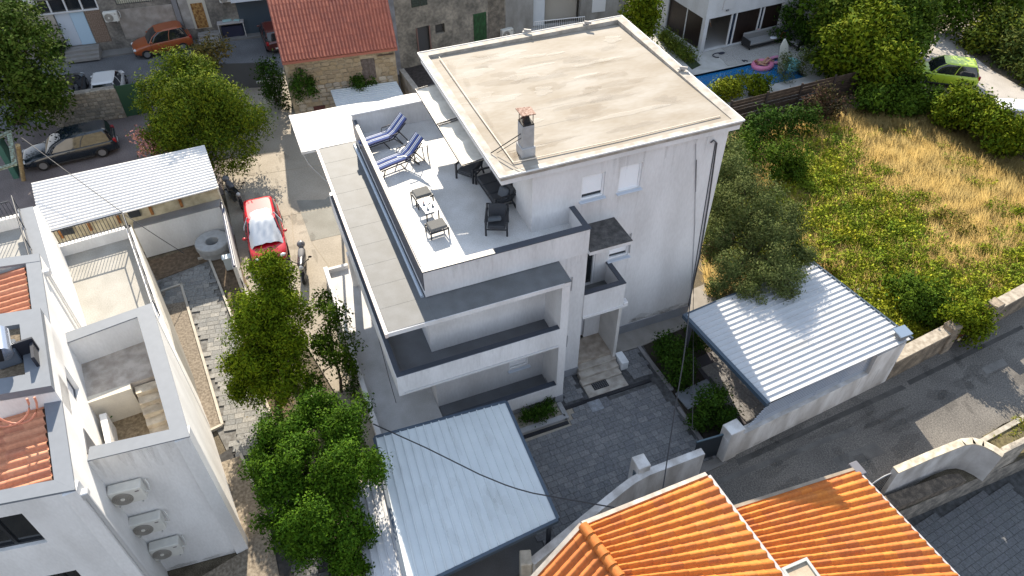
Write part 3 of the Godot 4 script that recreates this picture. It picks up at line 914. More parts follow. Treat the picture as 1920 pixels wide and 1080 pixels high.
func front_walls():
	var wm := M(C(0.66, 0.65, 0.64), 0.85, "stain", Vector3(0.3, 0.08, 0.3), {"bump": "concrete", "bumps": 0.15})
	# curved wall between courtyard and street
	var o := T("street_wall", "white rendered wall curving along the courtyard behind the orange roofs", "wall", Vector3(8.5, 0, -10.9))
	var line := [Vector2(11.28, -10.98), Vector2(9.1, -10.96), Vector2(8.5, -10.88), Vector2(8.0, -10.75), Vector2(7.4, -10.56), Vector2(4.3, -9.55)]
	var m := Msh.new()
	var hts := [1.52, 1.52, 1.5, 1.47, 1.46, 1.45]
	for i in line.size() - 1:
		var a: Vector2 = line[i]; var b: Vector2 = line[i + 1]
		var n := Vector2((b - a).y, -(b - a).x).normalized() * 0.26
		m.slab([Vector3(a.x, hts[i], a.y), Vector3(b.x, hts[i + 1], b.y), Vector3(b.x + n.x, hts[i + 1], b.y + n.y), Vector3(a.x + n.x, hts[i], a.y + n.y)], 1.6)
	W(o, "wall", m, wm)
	m = Msh.new()
	m.cbox(Vector3(9.0, 0.9, -11.12), Vector3(0.46, 1.84, 0.52), 0.02)
	W(o, "pillar", m, wm)
	m = Msh.new()
	m.box(Vector3(8.76, 1.3, -11.0), Vector3(0.04, 0.3, 0.22))
	W(o, "letter_slot", m, M(C(0.08, 0.11, 0.13), 0.5))
	m = Msh.new()
	m.cbox(Vector3(4.22, 0.72, -9.62), Vector3(0.36, 1.5, 0.5), 0.03, Basis(UP, -0.3))
	W(o, "pillar", m, M(C(0.62, 0.58, 0.5), 0.9, "stain", Vector3(0.5, 0.2, 0.5)))
	# gate
	var g := T("metal_gate", "dark blue grey sheet metal gate between two white wall ends", "gate", Vector3(11.95, 0, -11.3))
	m = Msh.new()
	m.wall(Vector2(11.4, -11.32), Vector2(12.56, -11.24), 0.08, 1.3, 0.04)
	W(g, "panel", m, M(C(0.02, 0.028, 0.038), 0.5))
	m = Msh.new()
	m.tube([Vector3(11.36, 1.33, -11.34), Vector3(12.56, 1.33, -11.26)], 0.04, 6)
	W(g, "top_rail", m, M(C(0.07, 0.11, 0.14), 0.4))
	m = Msh.new()
	m.prism([Vector2(11.3, -11.2), Vector2(12.5, -11.15), Vector2(12.6, -10.85), Vector2(11.2, -10.75)], 0.0, 0.06)
	S("threshold", m, M(C(0.2, 0.19, 0.18), 0.9, "concrete"))
	# white wall with slats under the patio roof
	var r := T("patio_wall", "long white garden wall topped by grey slats under the ribbed patio roof", "wall", Vector3(16.5, 0, -11.4))
	m = Msh.new()
	m.wall(Vector2(12.42, -10.97), Vector2(20.52, -11.71), 0.0, 1.28, 0.28)
	m.wall(Vector2(19.05, -11.575), Vector2(20.53, -11.712), 1.2, 2.3, 0.28)
	W(r, "wall", m, wm)
	m = Msh.new()
	m.cbox(Vector3(12.72, 0.86, -11.2), Vector3(0.62, 1.72, 0.5), 0.02, Basis(UP, 0.09))
	W(r, "pillar", m, wm)
	var d := Vector2(8.1, -0.74).normalized()
	for i in 9:
		m = Msh.new()
		var y := 1.36 + i * 0.105
		var s := 13.35 + i * 0.075 if i < 9 else 13.9
		var a := Vector2(12.42, -11.12) + d * (s - 12.42); var b := Vector2(12.42, -11.12) + d * (19.05 - 12.42)
		var c := (a + b) * 0.5
		m.box(Vector3(c.x, y, c.y), Vector3(a.distance_to(b), 0.055, 0.03), Basis(UP, 0.091) * Basis(Vector3.RIGHT, 0.5))
		W(r, "slat", m, M(C(0.36, 0.38, 0.42), 0.4, "", Vector3.ONE, {"metal": 0.2}))
	for k in 5:
		var a := Vector2(12.42, -11.16) + d * (1.6 + k * 1.25)
		m = Msh.new()
		m.box(Vector3(a.x, 1.75, a.y), Vector3(0.05, 1.1, 0.05), Basis(UP, 0.09))
		W(r, "slat_post", m, M(C(0.1, 0.11, 0.13), 0.5))
	# patio roof
	var pr := T("patio_roof", "ribbed white metal patio roof with dark edge beside the olive tree", "roof", Vector3(16.8, 0, -13.8))
	var A := Vector3(13.36, 2.62, -15.8); var B := Vector3(19.85, 2.62, -16.42); var D := Vector3(20.6, 2.55, -11.66); var E := Vector3(13.82, 2.55, -11.16)
	rib_roof(pr, A, B, D, E, 20, 0.052, M(C(0.52, 0.53, 0.545), 0.55, "metal", Vector3(0.3, 0.3, 0.3), {"spec": 0.5}), "roof_sheet", 0.04, 0.7)
	m = Msh.new()
	var ring := [A + Vector3(-0.02, 0.03, 0), B + Vector3(0, 0.03, -0.02), D + Vector3(0.02, 0.03, 0), E + Vector3(0, 0.03, 0.02)]
	for i in [0, 1, 3]:
		var a: Vector3 = ring[i]; var b: Vector3 = ring[(i + 1) % 4]
		var mid := (a + b) * 0.5
		m.box(mid + Vector3(0, -0.06, 0), Vector3(0.07 if i != 3 else 0.14, 0.18, a.distance_to(b) + 0.05), Basis.looking_at((b - a).normalized()))
	W(pr, "edge_trim", m, M(C(0.045, 0.07, 0.1), 0.45))
	for k in [[13.6, -15.6], [19.7, -16.2], [16.6, -15.95]]:
		m = Msh.new()
		m.box(Vector3(k[0], 1.27, k[1]), Vector3(0.12, 2.54, 0.12))
		W(pr, "post", m, M(C(0.05, 0.06, 0.08), 0.5))
	# roof vent
	var vt := T("roof_vent", "small box vent with bluish metal lid on the patio roof corner", "vent", Vector3(20.22, 2.6, -11.85))
	m = Msh.new()
	m.cbox(Vector3(0, 0.12, 0), Vector3(0.38, 0.24, 0.34), 0.02, Basis(UP, 0.05))
	P(vt, "box", m, M(C(0.16, 0.17, 0.18), 0.5))
	m = Msh.new()
	m.slab([Vector3(-0.27, 0.3, 0.22), Vector3(0.27, 0.3, 0.22), Vector3(0.27, 0.33, -0.24), Vector3(-0.27, 0.33, -0.24)], 0.05)
	P(vt, "lid", m, M(C(0.35, 0.42, 0.5), 0.25, "", Vector3.ONE, {"metal": 0.7}))
	# carport at the left front
	var cp := T("carport", "pale blue ribbed metal carport roof in front of the house", "carport", Vector3(3.2, 0, -12.2))
	A = Vector3(0.98, 2.5, -14.8); B = Vector3(0.62, 2.44, -9.55); D = Vector3(5.36, 2.44, -9.97); E = Vector3(5.5, 2.5, -14.56)
	rib_roof(cp, A, B, D, E, 17, 0.05, M(C(0.62, 0.66, 0.675), 0.55, "metal", Vector3(0.25, 0.25, 0.25)), "roof_sheet", 0.04)
	m = Msh.new()
	ring = [A, B, D, E]
	for i in 4:
		var a: Vector3 = ring[i]; var b: Vector3 = ring[(i + 1) % 4]
		m.box((a + b) * 0.5 + Vector3(0, -0.05, 0) + Vector3([-0.04, 0, 0.04, 0][i], 0, [0, 0.05, 0, -0.05][i]), Vector3(0.1, 0.16, a.distance_to(b) + 0.06), Basis.looking_at((b - a).normalized()))
	W(cp, "edge_trim", m, M(C(0.05, 0.075, 0.11), 0.45))
	for k in [[5.25, -10.2], [5.35, -14.3], [0.9, -14.5], [0.75, -9.9]]:
		m = Msh.new()
		m.box(Vector3(k[0], 1.2, k[1]), Vector3(0.12, 2.4, 0.12))
		W(cp, "post", m, M(C(0.05, 0.06, 0.08), 0.5))
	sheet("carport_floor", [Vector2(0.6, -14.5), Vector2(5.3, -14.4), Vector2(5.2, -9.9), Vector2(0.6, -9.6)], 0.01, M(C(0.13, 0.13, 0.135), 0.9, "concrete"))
	var lt := T("lean_to_roof", "narrow white sheet roof between the bushy round tree and the carport", "roof", Vector3(0.2, 0, -11))
	rib_roof(lt, Vector3(-0.25, 2.05, -13.6), Vector3(-0.55, 2.0, -8.4), Vector3(0.6, 2.2, -8.4), Vector3(0.86, 2.25, -13.6), 5, 0.05, M(C(0.62, 0.62, 0.63), 0.5, "metal", Vector3(0.3, 0.3, 0.3)))
	m = Msh.new()
	m.bx(0.5, 0.62, 0, 2.1, -13.4, -8.6); m.bx(-0.4, -0.25, 0, 1.95, -13.4, -8.6)
	W(lt, "wall", m, M(C(0.4, 0.36, 0.33), 0.9, "stain"))

func orange_houses():
	var oc := [C(0.62, 0.195, 0.022), C(0.57, 0.17, 0.02), C(0.66, 0.22, 0.028), C(0.55, 0.165, 0.024), C(0.6, 0.2, 0.035), C(0.49, 0.145, 0.028), C(0.64, 0.2, 0.022), C(0.6, 0.18, 0.02)]
	var a := T("tiled_house", "house with orange barrel tiles and a ridge at the bottom edge", "house", Vector3(8.2, 0, -6))
	var R0 := Vector3(5.16, 5.3, -8.13); var E0 := Vector3(9.55, 4.1, -8.76); var E1 := Vector3(9.76, 4.1, -4.83); var R1 := Vector3(5.49, 5.3, -5.94)
	tile_roof(a, R0, E0, E1, R1, 12, 13, oc)
	var L0 := Vector3(2.61, 4.3, -7.22); var L1 := L0 + (R1 - R0)
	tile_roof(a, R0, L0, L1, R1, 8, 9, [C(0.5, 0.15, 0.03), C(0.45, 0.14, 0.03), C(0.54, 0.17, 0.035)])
	var m := Msh.new()
	m.slab([R0 - Vector3(0, 0.03, 0), E0 - Vector3(0, 0.03, 0), E1 - Vector3(0, 0.03, 0), R1 - Vector3(0, 0.03, 0)], 0.1)
	m.slab([R0 - Vector3(0, 0.03, 0), R1 - Vector3(0, 0.03, 0), L1 - Vector3(0, 0.03, 0), L0 - Vector3(0, 0.03, 0)], 0.1)
	W(a, "roof_deck", m, M(C(0.25, 0.15, 0.1), 0.9))
	for i in 7:
		m = Msh.new()
		var p := R0.lerp(R1, i / 7.0) + Vector3(0, 0.05, 0); var q := R0.lerp(R1, (i + 1.12) / 7.0) + Vector3(0, 0.07, 0)
		m.tube([p, p.lerp(q, 0.85), p.lerp(q, 0.86), q], [0.14, 0.145, 0.165, 0.165], 10)
		W(a, "ridge_tile", m, M(C(0.56, 0.18, 0.03), 0.75, "tile", Vector3(1.2, 1.2, 1.2)))
	m = Msh.new()
	for s in [[R0, E0], [R0, L0]]:
		var p: Vector3 = s[0]; var q: Vector3 = s[1]
		m.box((p + q) * 0.5 + Vector3(0, -0.03, -0.06), Vector3(0.12, 0.16, p.distance_to(q)), Basis.looking_at((q - p).normalized()))
	W(a, "verge", m, M(C(0.5, 0.46, 0.4), 0.8, "stain", Vector3(0.6, 0.6, 0.6)))
	m = Msh.new()
	m.box((E0 + E1) * 0.5 + Vector3(0.08, -0.04, 0), Vector3(0.1, 0.1, E0.distance_to(E1)), Basis.looking_at((E1 - E0).normalized()))
	W(a, "gutter", m, M(C(0.42, 0.4, 0.4), 0.5))
	m = Msh.new()
	m.prism([Vector2(L0.x + 0.4, L0.z + 0.3), Vector2(E0.x - 0.35, E0.z + 0.35), Vector2(E1.x - 0.35, E1.z), Vector2(L1.x + 0.4, L1.z)], 0, 3.7)
	W(a, "wall", m, M(C(0.6, 0.56, 0.5), 0.9, "stain"))
	var b := T("tiled_annex", "lower orange tiled roof reaching towards the paved yard at bottom right", "house", Vector3(13, 0, -6))
	R0 = Vector3(9.88, 3.65, -7.76); E0 = Vector3(14.96, 2.35, -7.99); E1 = Vector3(15.3, 2.35, -3.75); R1 = Vector3(10.04, 3.65, -5.08)
	R0.x -= 0.1; R1.x -= 0.1
	tile_roof(b, R0, E0, E1, R1, 12, 15, oc)
	m = Msh.new()
	m.slab([R0 - Vector3(0, 0.03, 0), E0 - Vector3(0, 0.03, 0), E1 - Vector3(0, 0.03, 0), R1 - Vector3(0, 0.03, 0)], 0.1)
	W(b, "roof_deck", m, M(C(0.25, 0.15, 0.1), 0.9))
	m = Msh.new()
	m.box((E0 + E1) * 0.5 + Vector3(0.07, -0.02, 0), Vector3(0.06, 0.1, E0.distance_to(E1)), Basis.looking_at((E1 - E0).normalized()))
	W(b, "gutter", m, M(C(0.42, 0.4, 0.4), 0.5))
	m = Msh.new()
	m.box((E0 + R0) * 0.5 + Vector3(0, -0.03, -0.05), Vector3(0.1, 0.14, E0.distance_to(R0)), Basis.looking_at((E0 - R0).normalized()))
	W(b, "verge", m, M(C(0.33, 0.28, 0.22), 0.85, "stain"))
	m = Msh.new()
	m.cbox(E0 + Vector3(0.12, -0.02, -0.02), Vector3(0.32, 0.14, 0.5), 0.02)
	W(b, "gutter_box", m, M(C(0.14, 0.14, 0.16), 0.5))
	m = Msh.new()
	m.prism([Vector2(R0.x + 0.3, R0.z + 0.2), Vector2(E0.x - 0.25, E0.z + 0.2), Vector2(E1.x - 0.25, E1.z), Vector2(R1.x + 0.3, R1.z)], 0, 2.1)
	W(b, "wall", m, M(C(0.6, 0.56, 0.5), 0.9, "stain"))
	# roof hatch between the two roofs
	var h := T("roof_hatch", "small roof hatch with pale metal rim between the two orange roofs", "hatch", Vector3(10.41, 3.5, -5.34))
	m = Msh.new()
	m.bx(-0.38, 0.38, 0, 0.3, -0.35, 0.35)
	P(h, "base", m, M(C(0.5, 0.42, 0.32), 0.9, "stain"))
	m = Msh.new()
	m.bx(-0.42, 0.42, 0.3, 0.36, -0.39, -0.31); m.bx(-0.42, -0.34, 0.3, 0.36, -0.31, 0.35); m.bx(0.34, 0.42, 0.3, 0.36, -0.31, 0.35)
	P(h, "rim", m, M(C(0.4, 0.42, 0.4), 0.4))
	# curved wall with ledge, little gate and paved yard at the bottom right
	var cw := T("curved_wall", "weathered wall with a curved end and low ledge beside the paved yard", "wall", Vector3(18.79, 0, -7.63))
	var tops := [Vector3(16.81, 1.5, -7.92), Vector3(18.35, 1.5, -7.95), Vector3(19.76, 1.5, -7.94), Vector3(20.17, 1.5, -7.83), Vector3(20.44, 1.5, -7.6), Vector3(20.63, 1.5, -7.27), Vector3(20.77, 1.45, -6.99)]
	m = Msh.new()
	var cpm := Msh.new()
	for i in tops.size() - 1:
		var p: Vector3 = tops[i]; var q: Vector3 = tops[i + 1]
		var n := Vector3((q - p).z, 0, -(q - p).x).normalized() * -0.22
		m.slab([p, q, q + n, p + n], 1.5)
		cpm.slab([p + Vector3(0, 0.06, 0) - n * 0.1, q + Vector3(0, 0.06, 0) - n * 0.1, q + n * 1.1 + Vector3(0, 0.06, 0), p + n * 1.1 + Vector3(0, 0.06, 0)], 0.058)
	W(cw, "wall", m, M(C(0.58, 0.56, 0.54), 0.9, "stain", Vector3(0.25, 0.12, 0.25)))
	W(cw, "coping", cpm, M(C(0.6, 0.54, 0.43), 0.85, "stain", Vector3(0.6, 0.6, 0.6)))
	m = Msh.new()
	m.prism([Vector2(16.56, -7.61), Vector2(19.35, -7.46), Vector2(19.78, -7.31), Vector2(19.77, -7.02), Vector2(16.65, -7.1)], 0, 0.3)
	W(cw, "ledge", m, M(C(0.2, 0.17, 0.14), 0.9, "oldwall", Vector3(0.5, 0.5, 0.5)))
	m = Msh.new()
	var e0 := tops[-1] as Vector3
	m.slab([e0, Vector3(22.24, 1.35, -7.09), Vector3(22.46, 1.35, -7.28), Vector3(20.96, 1.4, -7.23)], 1.4)
	W(cw, "side_wall", m, M(C(0.5, 0.47, 0.42), 0.9, "oldwall", Vector3(0.3, 0.3, 0.3)))
	sheet("planting_strip", [Vector2(21.83, -8.23), Vector2(24.6, -8.4), Vector2(23.1, -7.08), Vector2(21.98, -7.23)], 0.25, M(C(0.2, 0.17, 0.08), 0.95, "soil", Vector3(0.5, 0.5, 0.5)), 0.25)
	m = Msh.new()
	m.slab([Vector3(21.32, 0.3, -8.13), Vector3(23.94, 0.3, -8.38), Vector3(23.87, 0.3, -8.18), Vector3(21.51, 0.3, -7.98)], 0.3)
	S("planting_kerb", m, M(C(0.42, 0.39, 0.33), 0.9, "stain", Vector3(0.6, 0.6, 0.6)))
	var yd := sheet("paved_yard", [Vector2(14.2, -7.15), Vector2(28.2, -7.15), Vector2(28.2, 0.2), Vector2(14.2, 0.2)], -1.21, M(C(0.11, 0.115, 0.12), 0.95, "soil", Vector3(0.4, 0.4, 0.4)))
	pave(yd, "paver", [Vector2(15.0, -6.9), Vector2(22.6, -6.9), Vector2(22.6, -2.2), Vector2(15.2, -2.2)], 0.12, 0.24, [0.24, 0.48, 0.36], -1.17, [C(0.15, 0.158, 0.168), C(0.14, 0.148, 0.158), C(0.162, 0.168, 0.178), C(0.15, 0.157, 0.17)])
	m = Msh.new()
	m.bx(14.2, 28.2, -1.3, -0.07, -7.25, -7.05)
	m.bx(14.2, 14.4, -1.3, -0.07, -7.05, 0.2)
	S("yard_retaining_wall", m, M(C(0.36, 0.34, 0.31), 0.9, "oldwall", Vector3(0.3, 0.3, 0.3)))
	# repairs and dirt on the road
	for k in [[Vector2(11.57, -10.41), Vector2(17.89, -10.44), Vector2(17.87, -10.24), Vector2(11.58, -10.22), 0.17], [Vector2(12.98, -10.86), Vector2(20.99, -11.33), Vector2(21.07, -11.13), Vector2(12.94, -10.63), 0.1], [Vector2(16.23, -9.6), Vector2(18.14, -9.58), Vector2(18.18, -9.06), Vector2(16.26, -9.06), 0.16], [Vector2(21.32, -11.4), Vector2(28.06, -11.97), Vector2(28.01, -11.79), Vector2(21.3, -11.2), 0.09], [Vector2(24.61, -10.82), Vector2(25.82, -10.88), Vector2(25.74, -10.55), Vector2(24.54, -10.49), 0.22]]:
		var kc: float = k[4]
		sheet("road_patch", [k[0], k[1], k[2], k[3]], 0.009, M(C(kc * 1.05, kc, kc * 0.92), 0.92, "asphalt", Vector3(0.3, 0.3, 0.3)), 0.004)
	var sg := T("small_iron_gate", "small arched wrought iron gate between tiled annex and weathered wall", "gate", Vector3(16.78, 0, -7.76))
	var ga := Vector3(16.1, 0.9, -7.89) - sg.position; var gb := Vector3(16.81, 1.25, -7.87) - sg.position
	m = Msh.new()
	var arc := []
	for i in 9: arc.append(ga.lerp(gb, i / 8.0) + Vector3(0, 0.12 * sin(PI * i / 8.0), 0))
	m.tube(arc, 0.025, 6)
	P(sg, "top_rail", m, M(C(0.3, 0.31, 0.33), 0.5))
	for i in 9:
		m = Msh.new()
		var p: Vector3 = arc[i]
		m.tube([p, Vector3(p.x, 0.05, p.z)], 0.014, 5)
		P(sg, "bar", m, M(C(0.03, 0.03, 0.032), 0.5))

# ---------------------------------------------------------------- the white houses on the left
func rail(par: Node3D, a: Vector3, b: Vector3, h: float, n: int, mat: Material, bars := true):
	var m := Msh.new()
	m.tube([a + Vector3(0, h, 0), b + Vector3(0, h, 0)], 0.03, 6)
	m.tube([a + Vector3(0, h * 0.15, 0), b + Vector3(0, h * 0.15, 0)], 0.02, 5)
	var r := W(par, "railing", m, mat)
	for i in n + 1:
		var p := a.lerp(b, float(i) / n)
		m = Msh.new()
		m.tube([p, p + Vector3(0, h, 0)], 0.014 if bars else 0.022, 5)
		W(r, "bar", m, mat)

func townhouse():
	var o := T("townhouse", "white townhouse with terracotta barrel tiles at the left edge of the picture", "house", Vector3(-8.5, 0, -17))
	var wm := M(C(0.8, 0.795, 0.785), 0.85, "plaster", Vector3(0.2, 0.07, 0.2), {"bump": "concrete", "bumps": 0.1})
	var cap := M(C(0.17, 0.19, 0.22), 0.55, "metal", Vector3(0.7, 0.7, 0.7), {"spec": 0.5})
	var sd := Vector2(-0.133, -0.991)     # away from the street along the side wall
	var F := Vector2(-6.14, -12.28)
	var fd := Vector2(-0.989, -0.148)     # leftwards along the front
	var B1 := F + sd * 2.97; var B2 := F + sd * 6.15; var B3 := F + sd * 9.3
	# main block: front part, middle block, rear part
	var m := Msh.new()
	var LL := fd * 9.0
	m.wall(F + LL, F, 0.0, 7.62, 0.3, [[9.0 - 2.75, 9.0 - 1.38, 5.75, 7.15], [9.0 - 2.2, 9.0 - 1.33, 2.7, 4.2]])
	W(o, "wall", m, wm)
	m = Msh.new()
	m.wall(F, B3, 0.0, 7.62, 0.3, [[4.05, 5.0, 5.95, 7.0]])
	W(o, "wall", m, wm)
	m = Msh.new()
	m.prism([F + LL + sd * 0.3, F + fd * 0.3 + sd * 0.3, B3 + fd * 0.3, B3 + LL], 6.0, 6.8)
	W(o, "attic", m, wm)
	m = Msh.new()
	m.prism([B3 + LL, B3, B3 + sd * 0.3, B3 + LL + sd * 0.3], 0.0, 7.62)
	W(o, "wall", m, wm)
	for k in 2:
		m = Msh.new()
		var u0 := 9.0 - 2.75 if k == 0 else 9.0 - 2.2; var u1 := 9.0 - 1.38 if k == 0 else 9.0 - 1.33
		var y0 := 5.75 if k == 0 else 2.7; var y1 := 7.15 if k == 0 else 4.2
		var a := F + LL - fd * u0; var b := F + LL - fd * u1
		m.wall(a + sd * 0.1, b + sd * 0.1, y0, y1, 0.06, [[0.07, (u1 - u0) * 0.5 - 0.04, y0 + 0.07, y1 - 0.07], [(u1 - u0) * 0.5 + 0.04, u1 - u0 - 0.07, y0 + 0.07, y1 - 0.07]])
		var w := W(o, "window", m, M(C(0.02, 0.022, 0.026), 0.4))
		m = Msh.new()
		m.wall(a + sd * 0.15, b + sd * 0.15, y0, y1, 0.02)
		W(w, "pane", m, glass_dark())
	m = Msh.new()
	var wa := F + sd * 4.05; var wb := F + sd * 5.0
	m.wall(wa + fd * 0.12, wb + fd * 0.12, 5.95, 7.0, 0.05, [[0.06, 0.89, 6.01, 6.94]])
	var sw := W(o, "window", m, M(C(0.1, 0.11, 0.13), 0.4))
	m = Msh.new()
	m.wall(wa + fd * 0.16, wb + fd * 0.16, 5.95, 7.0, 0.02)
	W(sw, "blind", m, M(C(0.66, 0.67, 0.7), 0.6))
	# copings of the front roof
	m = Msh.new()
	m.prism([F, B1, B1 + fd * 0.42, F + fd * 0.42 + sd * 0.4], 7.62, 7.69)
	m.prism([F, F + fd * 0.42 + sd * 0.4, F + LL + sd * 0.4, F + LL], 7.62, 7.689)
	W(o, "coping", m, cap)
	# front tile roof
	var r0 := B1 + fd * 0.48; var r1 := F + fd * 0.48 + sd * 0.42
	var tc := [C(0.6, 0.26, 0.145), C(0.56, 0.235, 0.13), C(0.64, 0.3, 0.175), C(0.53, 0.22, 0.13)]
	var rf := W(o, "roof", Msh.new(), cap)
	tile_roof(rf, Vector3(r0.x, 7.56, r0.y), Vector3(r0.x + fd.x * 3.0, 7.0, r0.y + fd.y * 3.0), Vector3(r1.x + fd.x * 3.0, 7.0, r1.y + fd.y * 3.0), Vector3(r1.x, 7.56, r1.y), 6, 9, tc)
	m = Msh.new()
	m.slab([Vector3(r0.x, 7.5, r0.y), Vector3(r0.x + fd.x * 3.0, 6.94, r0.y + fd.y * 3.0), Vector3(r1.x + fd.x * 3.0, 6.94, r1.y + fd.y * 3.0), Vector3(r1.x, 7.5, r1.y)], 0.2)
	W(rf, "roof_deck", m, M(C(0.3, 0.2, 0.15), 0.9))
	# middle block with coping round a gravel roof
	m = Msh.new()
	var q := [B1, B2, B2 + fd * 5.0, B1 + fd * 5.0]
	m.prism(q, 7.0, 8.07)
	W(o, "wall", m, wm)
	m = Msh.new()
	ring_prism(m, q, 0.55, 8.05, 8.3)
	W(o, "coping", m, cap)
	m = Msh.new()
	m.prism([B1 + fd * 0.5 + sd * 0.5, B2 + fd * 0.5 - sd * 0.5, B2 + fd * 4.5 - sd * 0.5, B1 + fd * 4.5 + sd * 0.5], 8.06, 8.15)
	var gv := W(o, "gravel", m, M(C(0.3, 0.24, 0.17), 0.95, "soil", Vector3(1.2, 1.2, 1.2)))
	gv.set_meta("kind", "stuff")
	# rear tile roof and its coping
	m = Msh.new()
	m.prism([B2, B3, B3 + fd * 0.42, B2 + fd * 0.42], 7.62, 7.69)
	m.prism([B3 + sd * 0.3, B3 - sd * 0.12, B3 - sd * 0.12 + LL, B3 + sd * 0.3 + LL], 7.621, 7.7)
	W(o, "coping", m, cap)
	r0 = B3 + fd * 0.48 - sd * 0.14; r1 = B2 + fd * 0.48 + sd * 0.02
	tile_roof(rf, Vector3(r0.x, 7.56, r0.y), Vector3(r0.x + fd.x * 2.5, 7.1, r0.y + fd.y * 2.5), Vector3(r1.x + fd.x * 2.5, 7.1, r1.y + fd.y * 2.5), Vector3(r1.x, 7.56, r1.y), 5, 11, tc)
	m = Msh.new()
	m.slab([Vector3(r0.x, 7.5, r0.y), Vector3(r0.x + fd.x * 2.5, 7.04, r0.y + fd.y * 2.5), Vector3(r1.x + fd.x * 2.5, 7.04, r1.y + fd.y * 2.5), Vector3(r1.x, 7.5, r1.y)], 0.2)
	W(rf, "roof_deck", m, M(C(0.3, 0.2, 0.15), 0.9))
	# downpipes on the side wall
	var pm := M(C(0.6, 0.6, 0.6), 0.35, "", Vector3.ONE, {"metal": 0.3})
	for k in [[F + sd * 0.12, 0.0, 7.3], [B3 - sd * 0.5, 3.0, 7.5]]:
		m = Msh.new()
		var p: Vector2 = k[0] - fd * 0.08
		m.tube([Vector3(p.x, k[1], p.y), Vector3(p.x, k[2], p.y)], 0.05, 8)
		m.cbox(Vector3(p.x, k[2], p.y), Vector3(0.18, 0.2, 0.2), 0.02)
		W(o, "downpipe", m, pm)
	# lower wing with the stair well
	var A0 := Vector2(-6.39, -14.13); var A1 := Vector2(-3.85, -13.93); var A2 := Vector2(-4.59, -19.64); var A3 := Vector2(-7.12, -19.25)
	m = Msh.new()
	m.wall(A0, A1, 0.0, 6.36, 0.38)
	W(o, "wing_wall", m, wm)
	m = Msh.new()
	m.wall(A1, A2, 0.0, 6.36, 0.38)
	W(o, "wing_wall", m, wm)
	m = Msh.new()
	m.wall(A2, A3, 0.0, 6.36, 0.38)
	W(o, "wing_wall", m, wm)
	m = Msh.new()
	var i0 := A0 + Vector2(0.06, -0.42); var i1 := A1 + Vector2(-0.48, -0.42); var i2 := A2 + Vector2(-0.42, 0.46); var i3 := A3 + Vector2(0.06, 0.44)
	m.prism([A0 + Vector2(0, 0.02), A1 + Vector2(0.02, 0.02), i1, i0], 6.36, 6.4)
	m.prism([A1 + Vector2(0.02, 0.02), A2 + Vector2(0.02, -0.02), i2, i1], 6.36, 6.4)
	m.prism([A2 + Vector2(0.02, -0.02), A3 + Vector2(0, -0.02), i3, i2], 6.36, 6.4)
	W(o, "coping", m, cap)
	m = Msh.new()
	m.prism([A3 + Vector2(0.02, 0.38), A2 + Vector2(-0.38, 0.38), Vector2(-4.92, -17.55), Vector2(-6.9, -17.4)], 3.8, 5.32)
	W(o, "landing", m, M(C(0.5, 0.45, 0.4), 0.8, "stain", Vector3(0.4, 0.4, 0.4)))
	m = Msh.new()
	m.prism([Vector2(-6.88, -17.4), Vector2(-5.62, -17.5), Vector2(-5.6, -17.25), Vector2(-6.86, -17.15)], 3.8, 5.345)
	W(o, "well_wall", m, M(C(0.64, 0.6, 0.52), 0.85, "plaster"))
	m = Msh.new()
	m.prism([Vector2(-6.9, -17.2), Vector2(-4.3, -17.4), Vector2(-4.2, -14.3), Vector2(-6.4, -14.4)], 3.0, 4.2)
	W(o, "well_floor", m, M(C(0.46, 0.36, 0.23), 0.95, "soil", Vector3(0.8, 0.8, 0.8)))
	for i in 7:
		m = Msh.new()
		var z := -17.45 + i * 0.3
		var y := 5.18 - i * 0.18
		m.prism([Vector2(-5.55 + i * 0.035, z), Vector2(-4.78 + i * 0.045, z - 0.04), Vector2(-4.74 + i * 0.045, z + 0.27), Vector2(-5.51 + i * 0.035, z + 0.31)], 3.6, y)
		W(o, "stair_step", m, M(C(0.62, 0.54, 0.42), 0.8, "stain", Vector3(0.6, 0.6, 0.6)))
	m = Msh.new()
	m.prism([Vector2(-6.62, -16.9), Vector2(-6.42, -16.9), Vector2(-6.28, -15.6), Vector2(-6.42, -15.6)], 3.7, 5.0)
	W(o, "well_wall", m, wm)
	m = Msh.new()
	m.wall(F + sd * 2.2 - fd * 0.03, F + sd * 3.1 - fd * 0.03, 4.4, 6.3, 0.03)
	W(o, "door", m, M(C(0.07, 0.075, 0.09), 0.5))
	# terrace behind the wing
	m = Msh.new()
	m.prism([Vector2(-9.0, -28.1), Vector2(-6.0, -28.4), Vector2(-4.95, -22.2), Vector2(-4.7, -19.7), Vector2(-7.3, -19.3), Vector2(-7.6, -21.0)], 0.0, 2.9)
	W(o, "terrace_floor", m, M(C(0.36, 0.35, 0.325), 0.8, "concrete", Vector3(0.2, 0.2, 0.2)))
	m = Msh.new()
	m.wall(Vector2(-5.04, -22.24), Vector2(-6.02, -28.5), 0.0, 3.4, 0.22)
	m.wall(Vector2(-4.6, -19.65), Vector2(-5.04, -22.2), 0.0, 3.4, 0.22)
	m.wall(Vector2(-6.02, -28.5), Vector2(-9.1, -28.2), 0.0, 3.4, 0.22)
	m.wall(Vector2(-9.0, -28.3), Vector2(-7.6, -21.2), 2.0, 5.3, 0.2)
	W(o, "terrace_wall", m, wm)
	m = Msh.new()
	m.prism([Vector2(-8.95, -28.3), Vector2(-7.55, -21.2), Vector2(-7.95, -21.2), Vector2(-9.5, -28.3)], 5.3, 5.34)
	W(o, "coping", m, cap)
	var rm := M(C(0.035, 0.04, 0.05), 0.6)
	rail(o, Vector3(-6.1, 3.4, -28.35), Vector3(-8.95, 3.4, -28.08), 0.75, 22, rm)
	rail(o, Vector3(-5.14, 3.4, -22.4), Vector3(-6.08, 3.4, -28.3), 0.75, 5, rm, false)
